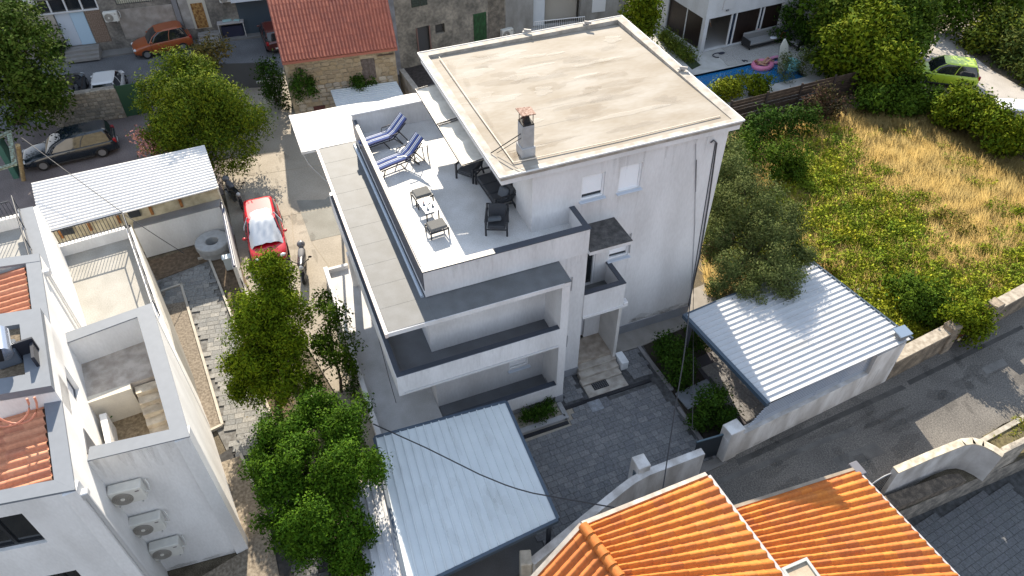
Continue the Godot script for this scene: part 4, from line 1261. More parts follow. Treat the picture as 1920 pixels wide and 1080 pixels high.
	rail(o, Vector3(-7.95, 5.34, -21.3), Vector3(-9.4, 5.34, -28.2), 0.7, 5, rm, false)
	# second terrace farther left
	m = Msh.new()
	m.prism([Vector2(-16, -28), Vector2(-9.55, -28.3), Vector2(-8.0, -21.4), Vector2(-16, -22.5)], 0.0, 4.6)
	W(o, "terrace_floor", m, M(C(0.36, 0.355, 0.34), 0.8, "concrete", Vector3(0.2, 0.2, 0.2)))
	m = Msh.new()
	m.wall(Vector2(-9.55, -28.4), Vector2(-16, -28), 0.0, 5.1, 0.22)
	W(o, "terrace_wall", m, wm)
	rail(o, Vector3(-9.6, 5.1, -28.25), Vector3(-13.0, 5.1, -28.05), 0.7, 26, rm)
	# outdoor air-conditioning units on the wing wall
	var labs := ["white air conditioner unit, highest of three on the wing wall", "white air conditioner unit, middle one of three on the wing wall", "white air conditioner unit, lowest of three on the wing wall"]
	var pos := [Vector3(-5.91, 4.88, -13.91), Vector3(-5.94, 3.19, -13.91), Vector3(-5.9, 1.66, -13.91)]
	for i in 3:
		var ac := ac_unit(labs[i], pos[i], -0.078, "air conditioner units on the white wing wall")
	# flues and hose on the middle block
	var f := T("vent_cowl", "shiny metal vent cowl with dark mouth on the gravel roof", "vent", Vector3(-7.61, 8.15, -16.69))
	m = Msh.new()
	m.cbox(Vector3(0, 0.25, 0), Vector3(0.55, 0.5, 0.5), 0.03, Basis(UP, 0.1))
	P(f, "base", m, M(C(0.1, 0.12, 0.15), 0.5))
	m = Msh.new()
	m.tube([Vector3(0.05, 0.62, 0.4), Vector3(-0.05, 0.72, -0.4)], [0.26, 0.25], 14)
	P(f, "cowl", m, M(C(0.45, 0.5, 0.6), 0.22, "", Vector3.ONE, {"metal": 0.8}))
	m = Msh.new()
	m.tube([Vector3(0.052, 0.619, 0.41), Vector3(0.05, 0.62, 0.405)], 0.235, 14)
	P(f, "mouth", m, M(C(0.005, 0.005, 0.008), 0.8))
	var sk := T("skylight_box", "black open skylight box on the gravel roof beside the vent cowl", "skylight", Vector3(-7.33, 8.15, -16.34))
	m = Msh.new()
	m.cbox(Vector3(0, 0.3, -0.3), Vector3(0.9, 0.6, 0.08), 0.01, Basis(UP, 0.13))
	m.cbox(Vector3(0.42, 0.25, 0.0), Vector3(0.08, 0.5, 0.62), 0.01, Basis(UP, 0.13))
	P(sk, "frame", m, M(C(0.015, 0.018, 0.028), 0.5))
	var hs := T("hose", "pinkish orange hose looped over the edge of the gravel roof", "hose", Vector3(-7.22, 8.15, -15.22))
	for k in 2:
		m = Msh.new()
		var pts := []
		for i in 13:
			var a := PI * i / 12.0
			pts.append(Vector3(-0.35 + k * 0.25 + 0.45 * cos(a) * (1.3 - k * 0.2), 0.35 - 0.65 * sin(a) - k * 0.02, 0.42 + 0.12 * sin(a)))
		m.tube(pts, 0.028, 6)
		P(hs, "loop", m, M(C(0.55, 0.22, 0.14), 0.5))
	# antenna and box on the tile roof edge are too small to tell apart; the small plant in the stair well
	leafy_thing("well_plant", "small green plant in the corner of the sandy stair well", "plant", Vector3(-6.46, 4.2, -17.41), [[Vector3(0, 0.2, 0), Vector3(0.16, 0.22, 0.16)]], 160, 0.09, [C(0.05, 0.13, 0.03)], "")

func ac_unit(label: String, at: Vector3, turn: float, group: String) -> Node3D:
	var o := T("air_conditioner", label, "air conditioner", at, turn, group)
	var m := Msh.new()
	m.cbox(Vector3(0, 0, 0.02), Vector3(0.86, 0.64, 0.32), 0.03)
	P(o, "casing", m, M(C(0.66, 0.65, 0.6), 0.5, "metal", Vector3.ONE))
	m = Msh.new()
	m.lathe(Vector3(-0.13, -0.03, 0.181), [Vector2(0.27, 0), Vector2(0.27, 0.012), Vector2(0.0, 0.012)], 22, Basis(Vector3.RIGHT, PI / 2))
	var g := P(o, "fan_grille", m, M(C(0.27, 0.25, 0.22), 0.6))
	m = Msh.new()
	for r in [0.1, 0.14, 0.18, 0.22, 0.255]:
		var pts := []
		for i in 21: pts.append(Vector3(-0.13 + r * cos(TAU * i / 20), -0.03 + r * sin(TAU * i / 20), 0.2))
		m.tube(pts, 0.006, 4, false)
	P(g, "ring", m, M(C(0.4, 0.38, 0.34), 0.5))
	m = Msh.new()
	m.lathe(Vector3(-0.13, -0.03, 0.195), [Vector2(0.06, 0), Vector2(0.055, 0.014), Vector2(0.0, 0.016)], 14, Basis(Vector3.RIGHT, PI / 2))
	P(g, "hub", m, M(C(0.66, 0.64, 0.58), 0.4))
	m = Msh.new()
	m.box(Vector3(0.3, 0.18, 0.182), Vector3(0.1, 0.035, 0.006))
	P(o, "badge", m, M(C(0.08, 0.05, 0.06), 0.4))
	m = Msh.new()
	m.tube([Vector3(0.43, -0.1, 0.05), Vector3(0.55, -0.12, 0.03), Vector3(0.56, 0.1, -0.04), Vector3(0.5, 0.2, -0.14)], 0.025, 6)
	P(o, "pipe", m, M(C(0.6, 0.59, 0.55), 0.6))
	for x in [-0.3, 0.3]:
		m = Msh.new()
		m.box(Vector3(x, -0.34, 0), Vector3(0.04, 0.03, 0.42))
		P(o, "bracket", m, M(C(0.5, 0.5, 0.48), 0.5))
	return o

func left_yard():
	# garden path, gravel, soil
	var base := sheet("garden_path", [Vector2(-6.19, -28.65), Vector2(-3.63, -29.23), Vector2(-2.21, -18.5), Vector2(-1.73, -13.67), Vector2(-1.32, -11.37), Vector2(-2.57, -11.87), Vector2(-3.44, -15.2), Vector2(-5.04, -22.24)], -0.01, M(C(0.25, 0.25, 0.245), 0.95, "soil", Vector3(0.5, 0.5, 0.5)))
	pave(base, "paver", [Vector2(-6.08, -28.5), Vector2(-3.69, -29.06), Vector2(-2.3, -18.8), Vector2(-2.59, -17.51), Vector2(-4.15, -17.64), Vector2(-4.11, -19.26), Vector2(-4.96, -26.62), Vector2(-6, -26.85)], -0.16, 0.25, [0.25, 0.38, 0.5], 0.03, [C(0.27, 0.28, 0.28), C(0.24, 0.25, 0.255), C(0.3, 0.305, 0.3), C(0.36, 0.36, 0.345), C(0.265, 0.27, 0.265)])
	var b2 := sheet("front_path", [Vector2(-2.58, -18.65), Vector2(-1.96, -14.82), Vector2(-1.32, -11.37), Vector2(-3.51, -12.25), Vector2(-3.79, -15.99), Vector2(-4.59, -17.94)], 0.004, M(C(0.07, 0.07, 0.072), 0.95, "soil", Vector3(0.5, 0.5, 0.5)))
	pave(b2, "paver", [Vector2(-2.58, -17.38), Vector2(-2.13, -16.01), Vector2(-1.29, -11.54), Vector2(-2.7, -12.11), Vector2(-3.1, -15.06), Vector2(-3.63, -17.31)], -0.14, 0.25, [0.25, 0.38, 0.5], 0.035, [C(0.13, 0.135, 0.14), C(0.11, 0.115, 0.12), C(0.19, 0.195, 0.2)], 200)
	sheet("gravel_strip", [Vector2(-5.88, -27.76), Vector2(-5.03, -27.9), Vector2(-4.14, -19.36), Vector2(-4.75, -19.19), Vector2(-5.04, -22.22)], 0.03, M(C(0.36, 0.31, 0.25), 0.95, "soil", Vector3(0.9, 0.9, 0.9)))
	sheet("gravel_bed", [Vector2(-4.39, -17.65), Vector2(-3.64, -17.67), Vector2(-3.1, -15.05), Vector2(-3.04, -12.05), Vector2(-6.16, -13.3), Vector2(-3.85, -13.94)], 0.035, M(C(0.42, 0.36, 0.28), 0.95, "soil", Vector3(0.8, 0.8, 0.8)))
	var km := M(C(0.5, 0.46, 0.4), 0.85, "concrete", Vector3(0.6, 0.6, 0.6))
	var m := Msh.new()
	for k in [[Vector2(-5.03, -28), Vector2(-4.11, -19.31)], [Vector2(-5.95, -27.77), Vector2(-4.98, -27.94)], [Vector2(-4.11, -19.31), Vector2(-4.78, -19.16)], [Vector2(-3.68, -29.25), Vector2(-2.22, -18.19)], [Vector2(-3.63, -17.73), Vector2(-3.35, -16.15)], [Vector2(-4.17, -29.45), Vector2(-3.66, -29.45)]]:
		var a: Vector2 = k[0]; var b: Vector2 = k[1]
		m.box(Vector3((a.x + b.x) * 0.5, 0.03, (a.y + b.y) * 0.5), Vector3(0.1, 0.14, a.distance_to(b)), Basis.looking_at(Vector3(b.x - a.x, 0, b.y - a.y).normalized()))
	S("edging", m, km)
	sheet("soil_bed", [Vector2(-6.42, -30.21), Vector2(-2.37, -30.67), Vector2(-2.36, -28.18), Vector2(-1.46, -18.18), Vector2(-1.46, -15.05), Vector2(-1.95, -15.93), Vector2(-3.63, -29.21), Vector2(-6.13, -28.65)], 0.012, M(C(0.2, 0.145, 0.095), 0.95, "soil", Vector3(0.5, 0.5, 0.5), {"bump": "soil", "bumps": 0.8}))
	# low white garden wall
	var wm := M(C(0.72, 0.715, 0.7), 0.85, "plaster", Vector3(0.2, 0.07, 0.2))
	var g := T("garden_wall", "low white garden wall with grey top behind the concrete ring", "wall", Vector3(-4.4, 0, -30.5))
	m = Msh.new()
	m.wall(Vector2(-6.4, -30.5), Vector2(-2.6, -30.75), 0.0, 1.75, 0.4)
	W(g, "wall", m, wm)
	m = Msh.new()
	m.prism([Vector2(-6.4, -30.48), Vector2(-2.6, -30.73), Vector2(-2.5, -31.3), Vector2(-6.4, -31.1)], 1.75, 1.79)
	W(g, "coping", m, M(C(0.26, 0.26, 0.27), 0.7, "concrete"))
	var g2 := T("boundary_wall", "slim white boundary wall with dark rail between garden and driveway", "wall", Vector3(-2.5, 0, -28.5))
	m = Msh.new()
	m.wall(Vector2(-2.38, -26.3), Vector2(-2.42, -31.2), 0.0, 1.6, 0.16)
	W(g2, "wall", m, wm)
	m = Msh.new()
	m.tube([Vector3(-2.46, 1.66, -26.3), Vector3(-2.5, 1.66, -31.2)], 0.06, 8)
	W(g2, "rail", m, M(C(0.1, 0.11, 0.16), 0.4))
	var g3 := T("low_fence", "low fence running under the trees between path and driveway", "fence", Vector3(-1.2, 0, -20))
	m = Msh.new()
	m.wall(Vector2(0.6, -13.2), Vector2(-2.3, -26.2), 0.0, 0.5, 0.14)
	W(g3, "kerb_wall", m, M(C(0.5, 0.47, 0.42), 0.9, "stain"))
	for i in 12:
		m = Msh.new()
		var p := Vector2(0.53, -13.3).lerp(Vector2(-2.37, -26.1), i / 11.0)
		m.tube([Vector3(p.x, 0.5, p.y), Vector3(p.x, 1.15, p.y)], 0.03, 6)
		W(g3, "post", m, M(C(0.04, 0.045, 0.05), 0.5))
	m = Msh.new()
	m.tube([Vector3(0.53, 1.12, -13.3), Vector3(-2.37, 1.12, -26.1)], 0.022, 5)
	W(g3, "wire", m, M(C(0.05, 0.05, 0.055), 0.5))
	var rg := T("concrete_ring", "round concrete ring slab lying on soil by the garden wall", "ring", Vector3(-3.36, 0, -29.82))
	m = Msh.new()
	m.lathe(Vector3(0, 0.3, 0), [Vector2(0.76, 0), Vector2(0.78, 0.04), Vector2(0.78, 0.3), Vector2(0.75, 0.34), Vector2(0.36, 0.34), Vector2(0.3, 0.3), Vector2(0.28, -0.2)], 32)
	m.lathe(Vector3(0, -0.02, 0), [Vector2(0.72, 0), Vector2(0.72, 0.33)], 32)
	P(rg, "ring", m, M(C(0.4, 0.41, 0.42), 0.85, "concrete", Vector3(0.8, 0.8, 0.8)))
	var eb := T("meter_box", "small pale blue box standing by the boundary wall rail", "box", Vector3(-2.83, 0, -28.15))
	m = Msh.new()
	m.cbox(Vector3(0, 0.45, 0), Vector3(0.34, 0.7, 0.26), 0.02)
	P(eb, "casing", m, M(C(0.5, 0.56, 0.58), 0.5))
	m = Msh.new()
	m.cbox(Vector3(0, 0.82, 0.02), Vector3(0.4, 0.05, 0.34), 0.01)
	P(eb, "lid", m, M(C(0.56, 0.62, 0.63), 0.4))
	# shed with ribbed white roof
	var sh := T("shed", "long shed with ribbed white metal roof beside the oleander bush", "shed", Vector3(-6.3, 0, -32))
	rib_roof(sh, Vector3(-10.3, 3.0, -33.95), Vector3(-2.62, 3.0, -34.25), Vector3(-2.36, 2.8, -30.75), Vector3(-9.75, 2.8, -30.1), 17, 0.05, M(C(0.66, 0.655, 0.65), 0.5, "metal", Vector3(0.4, 0.4, 0.4)), "roof_sheet", 0.05, 2.2)
	m = Msh.new()
	m.wall(Vector2(-9.7, -30.75), Vector2(-2.5, -31.3), 0.0, 2.8, 0.15)
	m.wall(Vector2(-2.5, -31.3), Vector2(-2.75, -34.0), 0.0, 2.85, 0.15)
	m.wall(Vector2(-2.75, -34.0), Vector2(-10, -33.8), 0.0, 2.95, 0.15)
	W(sh, "wall", m, M(C(0.55, 0.5, 0.36), 0.9, "stain", Vector3(0.4, 0.4, 0.4)))
	for x in [-9.3, -8.1, -6.9, -5.5, -4.2]:
		m = Msh.new()
		m.box(Vector3(x, 2.35, -30.75 - (x + 9.7) * 0.075), Vector3(0.12, 0.85, 0.14))
		W(sh, "timber", m, M(C(0.45, 0.2, 0.06), 0.8, "wood", Vector3(1, 1, 1)))
	for x in [-9.0, -6.2]:
		m = Msh.new()
		m.box(Vector3(x, 2.3, -30.7 - (x + 9.7) * 0.075), Vector3(0.5, 0.5, 0.08))
		W(sh, "window", m, M(C(0.03, 0.035, 0.04), 0.3))
	m = Msh.new()
	m.tube([Vector3(-2.42, 2.86, -30.7), Vector3(-2.4, 0.4, -30.95)], 0.04, 6)
	W(sh, "downpipe", m, M(C(0.6, 0.57, 0.45), 0.6))
	# green timber frame at the left edge
	var gf := T("timber_stall", "old green painted timber stall with pale post at the left edge above the estate car", "stall", Vector3(-12.72, 0, -40.14))
	for k in [[Vector3(-12.36, 2.6, -39.63), Vector3(-11.87, 2.6, -39.97)], [Vector3(-11.87, 2.6, -39.97), Vector3(-11.62, 2.2, -37.56)], [Vector3(-11.61, 2.2, -37.41), Vector3(-12.37, 2.2, -37.23)]]:
		m = Msh.new()
		var a: Vector3 = k[0]; var b: Vector3 = k[1]
		m.box((a + b) * 0.5, Vector3(0.22, 0.1, a.distance_to(b) + 0.2), Basis.looking_at((b - a).normalized()))
		W(gf, "beam", m, M(C(0.32, 0.42, 0.34), 0.8, "rust", Vector3(1, 1, 1)))
	m = Msh.new()
	m.prism([Vector2(-12.95, -41.2), Vector2(-12.65, -41.29), Vector2(-12.49, -39.84), Vector2(-12.75, -39.84)], 0, 2.1)
	W(gf, "side_panel", m, M(C(0.04, 0.12, 0.09), 0.7))
	m = Msh.new()
	m.tube([Vector3(-12.26, 0, -39.54), Vector3(-11.37, 2.6, -38.49)], 0.12, 6)
	W(gf, "post", m, M(C(0.5, 0.4, 0.22), 0.85, "wood", Vector3(1, 1, 1)))

# ---------------------------------------------------------------- plants
func leaves(blobs: Array, n: int, size: float, cols: Array, sparse := 0.0, narrow := 0.5) -> Msh:
	# leaf clumps spread through the volume of several ellipsoids (centre, radii)
	var m := Msh.new()
	var nz := FastNoiseLite.new()
	nz.seed = rng.randi() % 10000; nz.frequency = 0.9
	var tot := 0.0
	for b in blobs: tot += b[1].x * b[1].x + b[1].y * b[1].y + b[1].z * b[1].z
	for b in blobs:
		var c: Vector3 = b[0]; var r: Vector3 = b[1]
		var k := int(n * (r.x * r.x + r.y * r.y + r.z * r.z) / tot / 6.0)
		# the crown is built from many small tufts set round each limb's end
		var tufts := []
		var rm := (r.x + r.y + r.z) / 3.0
		for i in clampi(int(10 + rm * 12), 8, 40):
			var d := Vector3(rng.randfn(), rng.randfn() + 0.25, rng.randfn()).normalized()
			tufts.append([c + d * r * rng.randf_range(0.4, 0.95), rm * rng.randf_range(0.28, 0.5), rng.randf_range(0.8, 1.2)])
		for i in k:
			var tf: Array = tufts[rng.randi() % tufts.size()]
			var dd := Vector3(rng.randfn(), rng.randfn() + 0.3, rng.randfn()).normalized()
			var p: Vector3 = tf[0] + dd * tf[1] * pow(rng.randf(), 0.4)
			var d := ((p - c) / r).normalized()
			var bump := nz.get_noise_3dv(p * 1.3)
			if sparse > 0.0 and bump < -0.25 + sparse * 0.5 and rng.randf() < sparse: continue
			var tone: float = tf[2] * (1.0 + 0.3 * bump)
			var col: Color = cols[rng.randi() % cols.size()]
			var out := (d * 0.4 + dd).normalized()
			for j in 6:
				var f := (out * 0.55 + Vector3(rng.randfn(), rng.randfn(), rng.randfn()) * 0.5 + Vector3(0, 0.35, 0)).normalized()
				var a := f.cross(Vector3(rng.randfn(), rng.randfn(), rng.randfn())).normalized()
				var w := f.cross(a)
				var s := size * rng.randf_range(0.45, 1.5)
				var o := p + Vector3(rng.randfn(), rng.randfn(), rng.randfn()) * size * 0.95
				var t := tone * rng.randf_range(0.85, 1.18)
				m.col = Color(col.r * t, col.g * t, col.b * t)
				var nn := (f * 0.65 + out * 0.35).normalized()
				var A := o - a * s * 0.5; var B := o + w * s * narrow * 0.5 + f * s * 0.06; var D := o + a * s * 0.5; var E := o - w * s * narrow * 0.5 + f * s * 0.06
				m.tn(A, E, D, nn, nn, nn); m.tn(A, D, B, nn, nn, nn)
	return m

func leaf_mat(gloss := 0.55) -> Material: return M(C(1, 1, 1), gloss + 0.2, "", Vector3.ONE, {"vc": true, "back": Color(0.3, 0.34, 0.08), "two": true, "spec": 0.12})

func leafy_thing(called: String, label: String, cat: String, at: Vector3, blobs: Array, n: int, size: float, cols: Array, group: String, trunk := 0.0, sparse := 0.0, narrow := 0.5, gloss := 0.55) -> Node3D:
	# blobs in local coordinates; trunk > 0 adds a tapered trunk with limbs
	var o := T(called, label, cat, at, 0, group)
	P(o, "crown" if trunk > 0 else "foliage", leaves(blobs, n, size, cols, sparse, narrow), leaf_mat(gloss))
	var m := Msh.new()
	var bark := M(C(0.11, 0.08, 0.055), 0.9, "wood", Vector3(1.5, 0.5, 1.5))
	if trunk > 0:
		var top := Vector3.ZERO
		for b in blobs: top += b[0]
		top /= blobs.size()
		var mid := top * 0.5 + Vector3(0.1, 0.1, -0.05)
		m.tube([Vector3.ZERO, mid * 0.5 + Vector3(0.05, 0, 0.04), mid, top], [trunk, trunk * 0.8, trunk * 0.68, trunk * 0.3], 8)
		P(o, "trunk", m, bark)
		m = Msh.new()
		for b in blobs:
			var e: Vector3 = b[0]
			var s := mid.lerp(top, rng.randf_range(0.0, 0.5))
			m.tube([s, s.lerp(e, 0.5) + Vector3(0, 0.15, 0), e + (e - top).normalized() * b[1].x * 0.5], [trunk * 0.45, trunk * 0.3, trunk * 0.1], 6)
		P(o, "limbs", m, bark)
	else:
		for i in mini(blobs.size() * 2, 8):
			var b: Array = blobs[i % blobs.size()]
			var e: Vector3 = b[0]
			m.tube([Vector3(e.x * 0.6 + rng.randf_range(-0.1, 0.1), 0, e.z * 0.6 + rng.randf_range(-0.1, 0.1)), e + Vector3(rng.randf_range(-0.2, 0.2), b[1].y * 0.4, rng.randf_range(-0.2, 0.2)) * b[1].x], [0.025, 0.01], 5)
		P(o, "stems", m, bark)
	return o

func plant_w(called: String, label: String, cat: String, at: Vector3, wb: Array, n: int, size: float, cols: Array, group := "", trunk := 0.0, sparse := 0.0, narrow := 0.5, gloss := 0.55):
	# same, crowns given in world coordinates: [point, radius or radii]
	var bl := []
	for b in wb:
		bl.append([b[0] - at, b[1] if b[1] is Vector3 else Vector3(b[1], b[1], b[1])])
	return leafy_thing(called, label, cat, at, bl, n, size, cols, group, trunk, sparse, narrow, gloss)

func trees():
	var dark := [C(0.031, 0.063, 0.010), C(0.038, 0.075, 0.010), C(0.026, 0.054, 0.010)]
	var mid := [C(0.053, 0.090, 0.010), C(0.068, 0.108, 0.011), C(0.040, 0.075, 0.010)]
	var lime := [C(0.099, 0.132, 0.009), C(0.124, 0.147, 0.010), C(0.068, 0.108, 0.010)]
	var olive := [C(0.1, 0.122, 0.04), C(0.12, 0.14, 0.05), C(0.075, 0.1, 0.032)]
	# left and front trees
	plant_w("conifer", "feathery light green tree between the garden path and the motorcycle", "tree", Vector3(-2.04, 0, -19.36),
		[[Vector3(-1.04, 4.6, -21.6), Vector3(0.8, 0.9, 0.8)], [Vector3(-1.33, 3.9, -21.13), Vector3(1.25, 0.9, 1.25)], [Vector3(-2, 3.4, -20.6), Vector3(1.0, 0.8, 1.0)], [Vector3(-0.92, 3.3, -20.27), Vector3(1.1, 0.8, 1.1)], [Vector3(-1.77, 2.6, -20.16), Vector3(1.5, 0.9, 1.4)], [Vector3(-2.66, 2.1, -19.87), Vector3(1.0, 0.6, 0.9)], [Vector3(-1.47, 1.9, -19.3), Vector3(1.3, 0.8, 1.2)], [Vector3(-2.75, 1.4, -19.3), Vector3(0.8, 0.5, 0.7)]],
		60000, 0.115, [C(0.1, 0.145, 0.009), C(0.072, 0.115, 0.009), C(0.135, 0.17, 0.01)], "", 0.14, 0.12, 0.4)
	plant_w("slender_tree", "thin leafy tree with gaps in its crown beside the side terrace", "tree", Vector3(0.38, 0, -19.22),
		[[Vector3(0.67, 2.6, -20.64), Vector3(0.7, 0.8, 0.7)], [Vector3(0.68, 2, -19.75), Vector3(0.8, 0.7, 0.8)], [Vector3(0.06, 2, -20), Vector3(0.6, 0.6, 0.6)], [Vector3(0.7, 1.4, -19.15), Vector3(0.55, 0.6, 0.6)], [Vector3(0.67, 2.2, -22.16), Vector3(0.4, 0.6, 0.4)], [Vector3(-0.48, 1.3, -18.88), Vector3(0.7, 0.6, 0.6)]],
		7000, 0.13, mid, "", 0.07, 0.6)
	plant_w("round_tree", "big dense dark green tree left of the ribbed carport roof", "tree", Vector3(-1.6, 0, -13.41),
		[[Vector3(0.26, 3.4, -14.9), Vector3(0.95, 0.8, 0.9)], [Vector3(-1.78, 3.2, -15.65), Vector3(1.0, 0.8, 0.9)], [Vector3(-0.58, 2.9, -16.32), Vector3(0.8, 0.7, 0.8)], [Vector3(-1.52, 3.4, -13.92), Vector3(1.2, 0.9, 1.1)], [Vector3(-0.2, 3.6, -13.06), Vector3(1.1, 0.9, 1.0)], [Vector3(-2.02, 2.8, -13.14), Vector3(1.0, 0.9, 0.9)], [Vector3(-0.98, 3, -12.13), Vector3(1.3, 1.0, 1.1)], [Vector3(-0.64, 2.5, -11.19), Vector3(0.85, 0.8, 0.8)], [Vector3(-2.53, 2.6, -14.87), Vector3(0.6, 0.8, 0.6)], [Vector3(-1.91, 2, -12.43), Vector3(0.9, 0.8, 0.8)]],
		100000, 0.09, [C(0.028, 0.064, 0.007), C(0.036, 0.08, 0.007), C(0.056, 0.108, 0.009)], "", 0.16, 0.0, 0.5, 0.4)
	plant_w("shrub", "small dry shrub in the strip between the trees and side terrace", "shrub", Vector3(0.81, 0, -18.77), [[Vector3(0.85, 0.5, -18.89), Vector3(0.35, 0.5, 0.5)], [Vector3(1.17, 0.6, -21.2), Vector3(0.3, 0.5, 0.6)]], 900, 0.1, dark)
	plant_w("oleander", "large rounded oleander bush with pink flowers behind the ribbed shed", "bush", Vector3(-2.97, 0, -37.83),
		[[Vector3(-2.76, 4, -39.98), Vector3(1.8, 1.2, 1.4)], [Vector3(-4.11, 3.3, -38.85), Vector3(1.5, 1.4, 1.4)], [Vector3(-2.12, 3.7, -37.3), Vector3(2.0, 1.6, 1.7)], [Vector3(-0.91, 3, -36.67), Vector3(1.5, 1.7, 1.5)], [Vector3(-3.13, 2.6, -36.88), Vector3(2.0, 1.5, 1.6)], [Vector3(-1.85, 1.8, -35.82), Vector3(1.6, 1.4, 1.3)], [Vector3(-4.67, 1.6, -38.39), Vector3(1.2, 1.2, 1.0)]],
		72000, 0.15, [C(0.1, 0.135, 0.012), C(0.072, 0.11, 0.012), C(0.14, 0.165, 0.014), C(0.045, 0.075, 0.01)], "", 0.0, 0.05, 0.34)
	plant_w("flowering_bush", "pale pink flowering bush at the corner of the shed roof", "bush", Vector3(-5.8, 0, -39.81), [[Vector3(-5.49, 1.4, -38.33), Vector3(0.9, 0.9, 0.7)]], 1600, 0.13, [C(0.5, 0.24, 0.22), C(0.42, 0.2, 0.18), C(0.099, 0.120, 0.023)])
	plant_w("brown_bush", "withered brown leafed bush behind the oleander by the street", "bush", Vector3(-1.8, 0, -48.93), [[Vector3(-1.53, 2.2, -45.3), Vector3(1.6, 1.1, 1.0)]], 2200, 0.16, [C(0.14, 0.1, 0.03), C(0.1, 0.09, 0.03)])
	plant_w("street_tree", "tall dark leafed tree at the top left corner", "tree", Vector3(-12.95, 0, -46.01),
		[[Vector3(-10.86, 6, -43.44), Vector3(2.2, 1.8, 1.8)], [Vector3(-10.18, 5.4, -42.56), Vector3(2.0, 1.6, 1.7)], [Vector3(-11.82, 4.6, -41.81), Vector3(2.4, 1.8, 1.8)], [Vector3(-10.45, 3.8, -42.25), Vector3(2.0, 1.5, 1.6)], [Vector3(-11.63, 2.8, -42.24), Vector3(2.4, 1.5, 1.7)], [Vector3(-10.53, 2.2, -43.84), Vector3(1.4, 1.2, 1.2)], [Vector3(-10.83, 6.2, -45.7), Vector3(1.6, 1.3, 1.3)]],
		22000, 0.2, [C(0.046, 0.078, 0.013), C(0.037, 0.066, 0.011), C(0.068, 0.096, 0.018)], "", 0.25, 0.2)
	plant_w("wall_shrub", "dark shrub growing against the apartment block by the steps", "shrub", Vector3(-11.65, 0, -55.37), [[Vector3(-11.12, 1.4, -53.94), Vector3(0.9, 1.2, 0.8)], [Vector3(-11.13, 0.7, -53.62), Vector3(1.2, 0.8, 0.8)]], 1800, 0.16, dark)
	plant_w("gate_shrub", "dark evergreen shrub between driveway gate and stone cottage", "shrub", Vector3(1.46, 0, -43.18), [[Vector3(1.6, 1.6, -42.42), Vector3(0.8, 1.6, 1.0)], [Vector3(1.51, 0.8, -41.97), Vector3(0.8, 0.9, 0.8)]], 3200, 0.14, dark)
	# garden to the right of the courtyard
	plant_w("garden_shrub", "dark bushy shrub beside the courtyard kerb, the larger and rear one", "shrub", Vector3(12.85, 0, -14.8), [[Vector3(12.81, 1.1, -15.29), Vector3(0.7, 0.75, 0.7)], [Vector3(12.89, 0.7, -14.6), Vector3(0.75, 0.7, 0.6)], [Vector3(12.92, 0.7, -16.08), Vector3(0.5, 0.55, 0.5)]], 6000, 0.1, dark, "garden shrubs by the courtyard")
	plant_w("garden_shrub", "dark bushy shrub behind the sheet metal gate", "shrub", Vector3(12.99, 0, -12.27), [[Vector3(12.94, 1, -12.81), Vector3(0.75, 0.75, 0.7)], [Vector3(13.32, 0.7, -12.12), Vector3(0.6, 0.6, 0.5)], [Vector3(12.51, 0.5, -12.47), Vector3(0.5, 0.5, 0.5)]], 5600, 0.1, dark, "garden shrubs by the courtyard")
	plant_w("garden_shrub", "low leafy plant half under the patio roof edge", "shrub", Vector3(14.62, 0, -15.9), [[Vector3(14.43, 0.6, -15.88), Vector3(0.6, 0.6, 0.8)]], 1800, 0.1, dark, "garden shrubs by the courtyard")
	plant_w("planter_shrub", "low dark shrub in the gravel planter, nearer the column", "shrub", Vector3(7.47, 0.1, -15.2), [[Vector3(7.4, 0.35, -15.21), Vector3(0.42, 0.32, 0.32)]], 1500, 0.08, dark, "planter shrubs")
	plant_w("planter_shrub", "low dark shrub in the gravel planter, nearer the carport", "shrub", Vector3(6.78, 0.1, -15.13), [[Vector3(6.74, 0.3, -15.2), Vector3(0.45, 0.28, 0.28)]], 1500, 0.08, dark, "planter shrubs")
	# olive and the green edge of the field
	plant_w("olive_tree", "grey green olive tree leaning over the ribbed patio roof", "tree", Vector3(18.99, 0, -18.08),
		[[Vector3(19.03, 4, -21.47), Vector3(1.2, 1.0, 1.1)], [Vector3(18.13, 4, -19.15), Vector3(1.5, 1.1, 1.3)], [Vector3(17.83, 3.3, -20.65), Vector3(0.9, 1.1, 1.0)], [Vector3(16.78, 3, -18.93), Vector3(1.0, 1.0, 0.9)], [Vector3(18.29, 3.6, -17.73), Vector3(1.3, 1.0, 1.2)], [Vector3(17.59, 3.4, -16.15), Vector3(1.1, 0.8, 0.9)], [Vector3(16.64, 2.9, -17.13), Vector3(1.1, 0.9, 0.9)], [Vector3(15.67, 2.2, -16.96), Vector3(0.55, 0.45, 0.45)], [Vector3(20.14, 3, -18.73), Vector3(0.8, 0.8, 0.8)], [Vector3(18.82, 3.2, -16.59), Vector3(0.7, 0.6, 0.7)], [Vector3(17.68, 3.1, -15.47), Vector3(0.7, 0.45, 0.6)], [Vector3(16.41, 2.9, -15.88), Vector3(0.8, 0.5, 0.6)], [Vector3(20.47, 3.2, -23.76), Vector3(0.7, 0.9, 0.7)]],
		80000, 0.11, olive, "", 0.16, 0.1, 0.3)
	plant_w("tall_shrub", "tall green shrub against the right corner of the white house", "shrub", Vector3(21.32, 0, -22.96), [[Vector3(21.11, 1.8, -23.76), Vector3(0.9, 1.6, 1.0)], [Vector3(22.87, 1.5, -25.54), Vector3(0.9, 1.3, 1.0)]], 5000, 0.14, mid, "", 0.0, 0.2, 0.35)
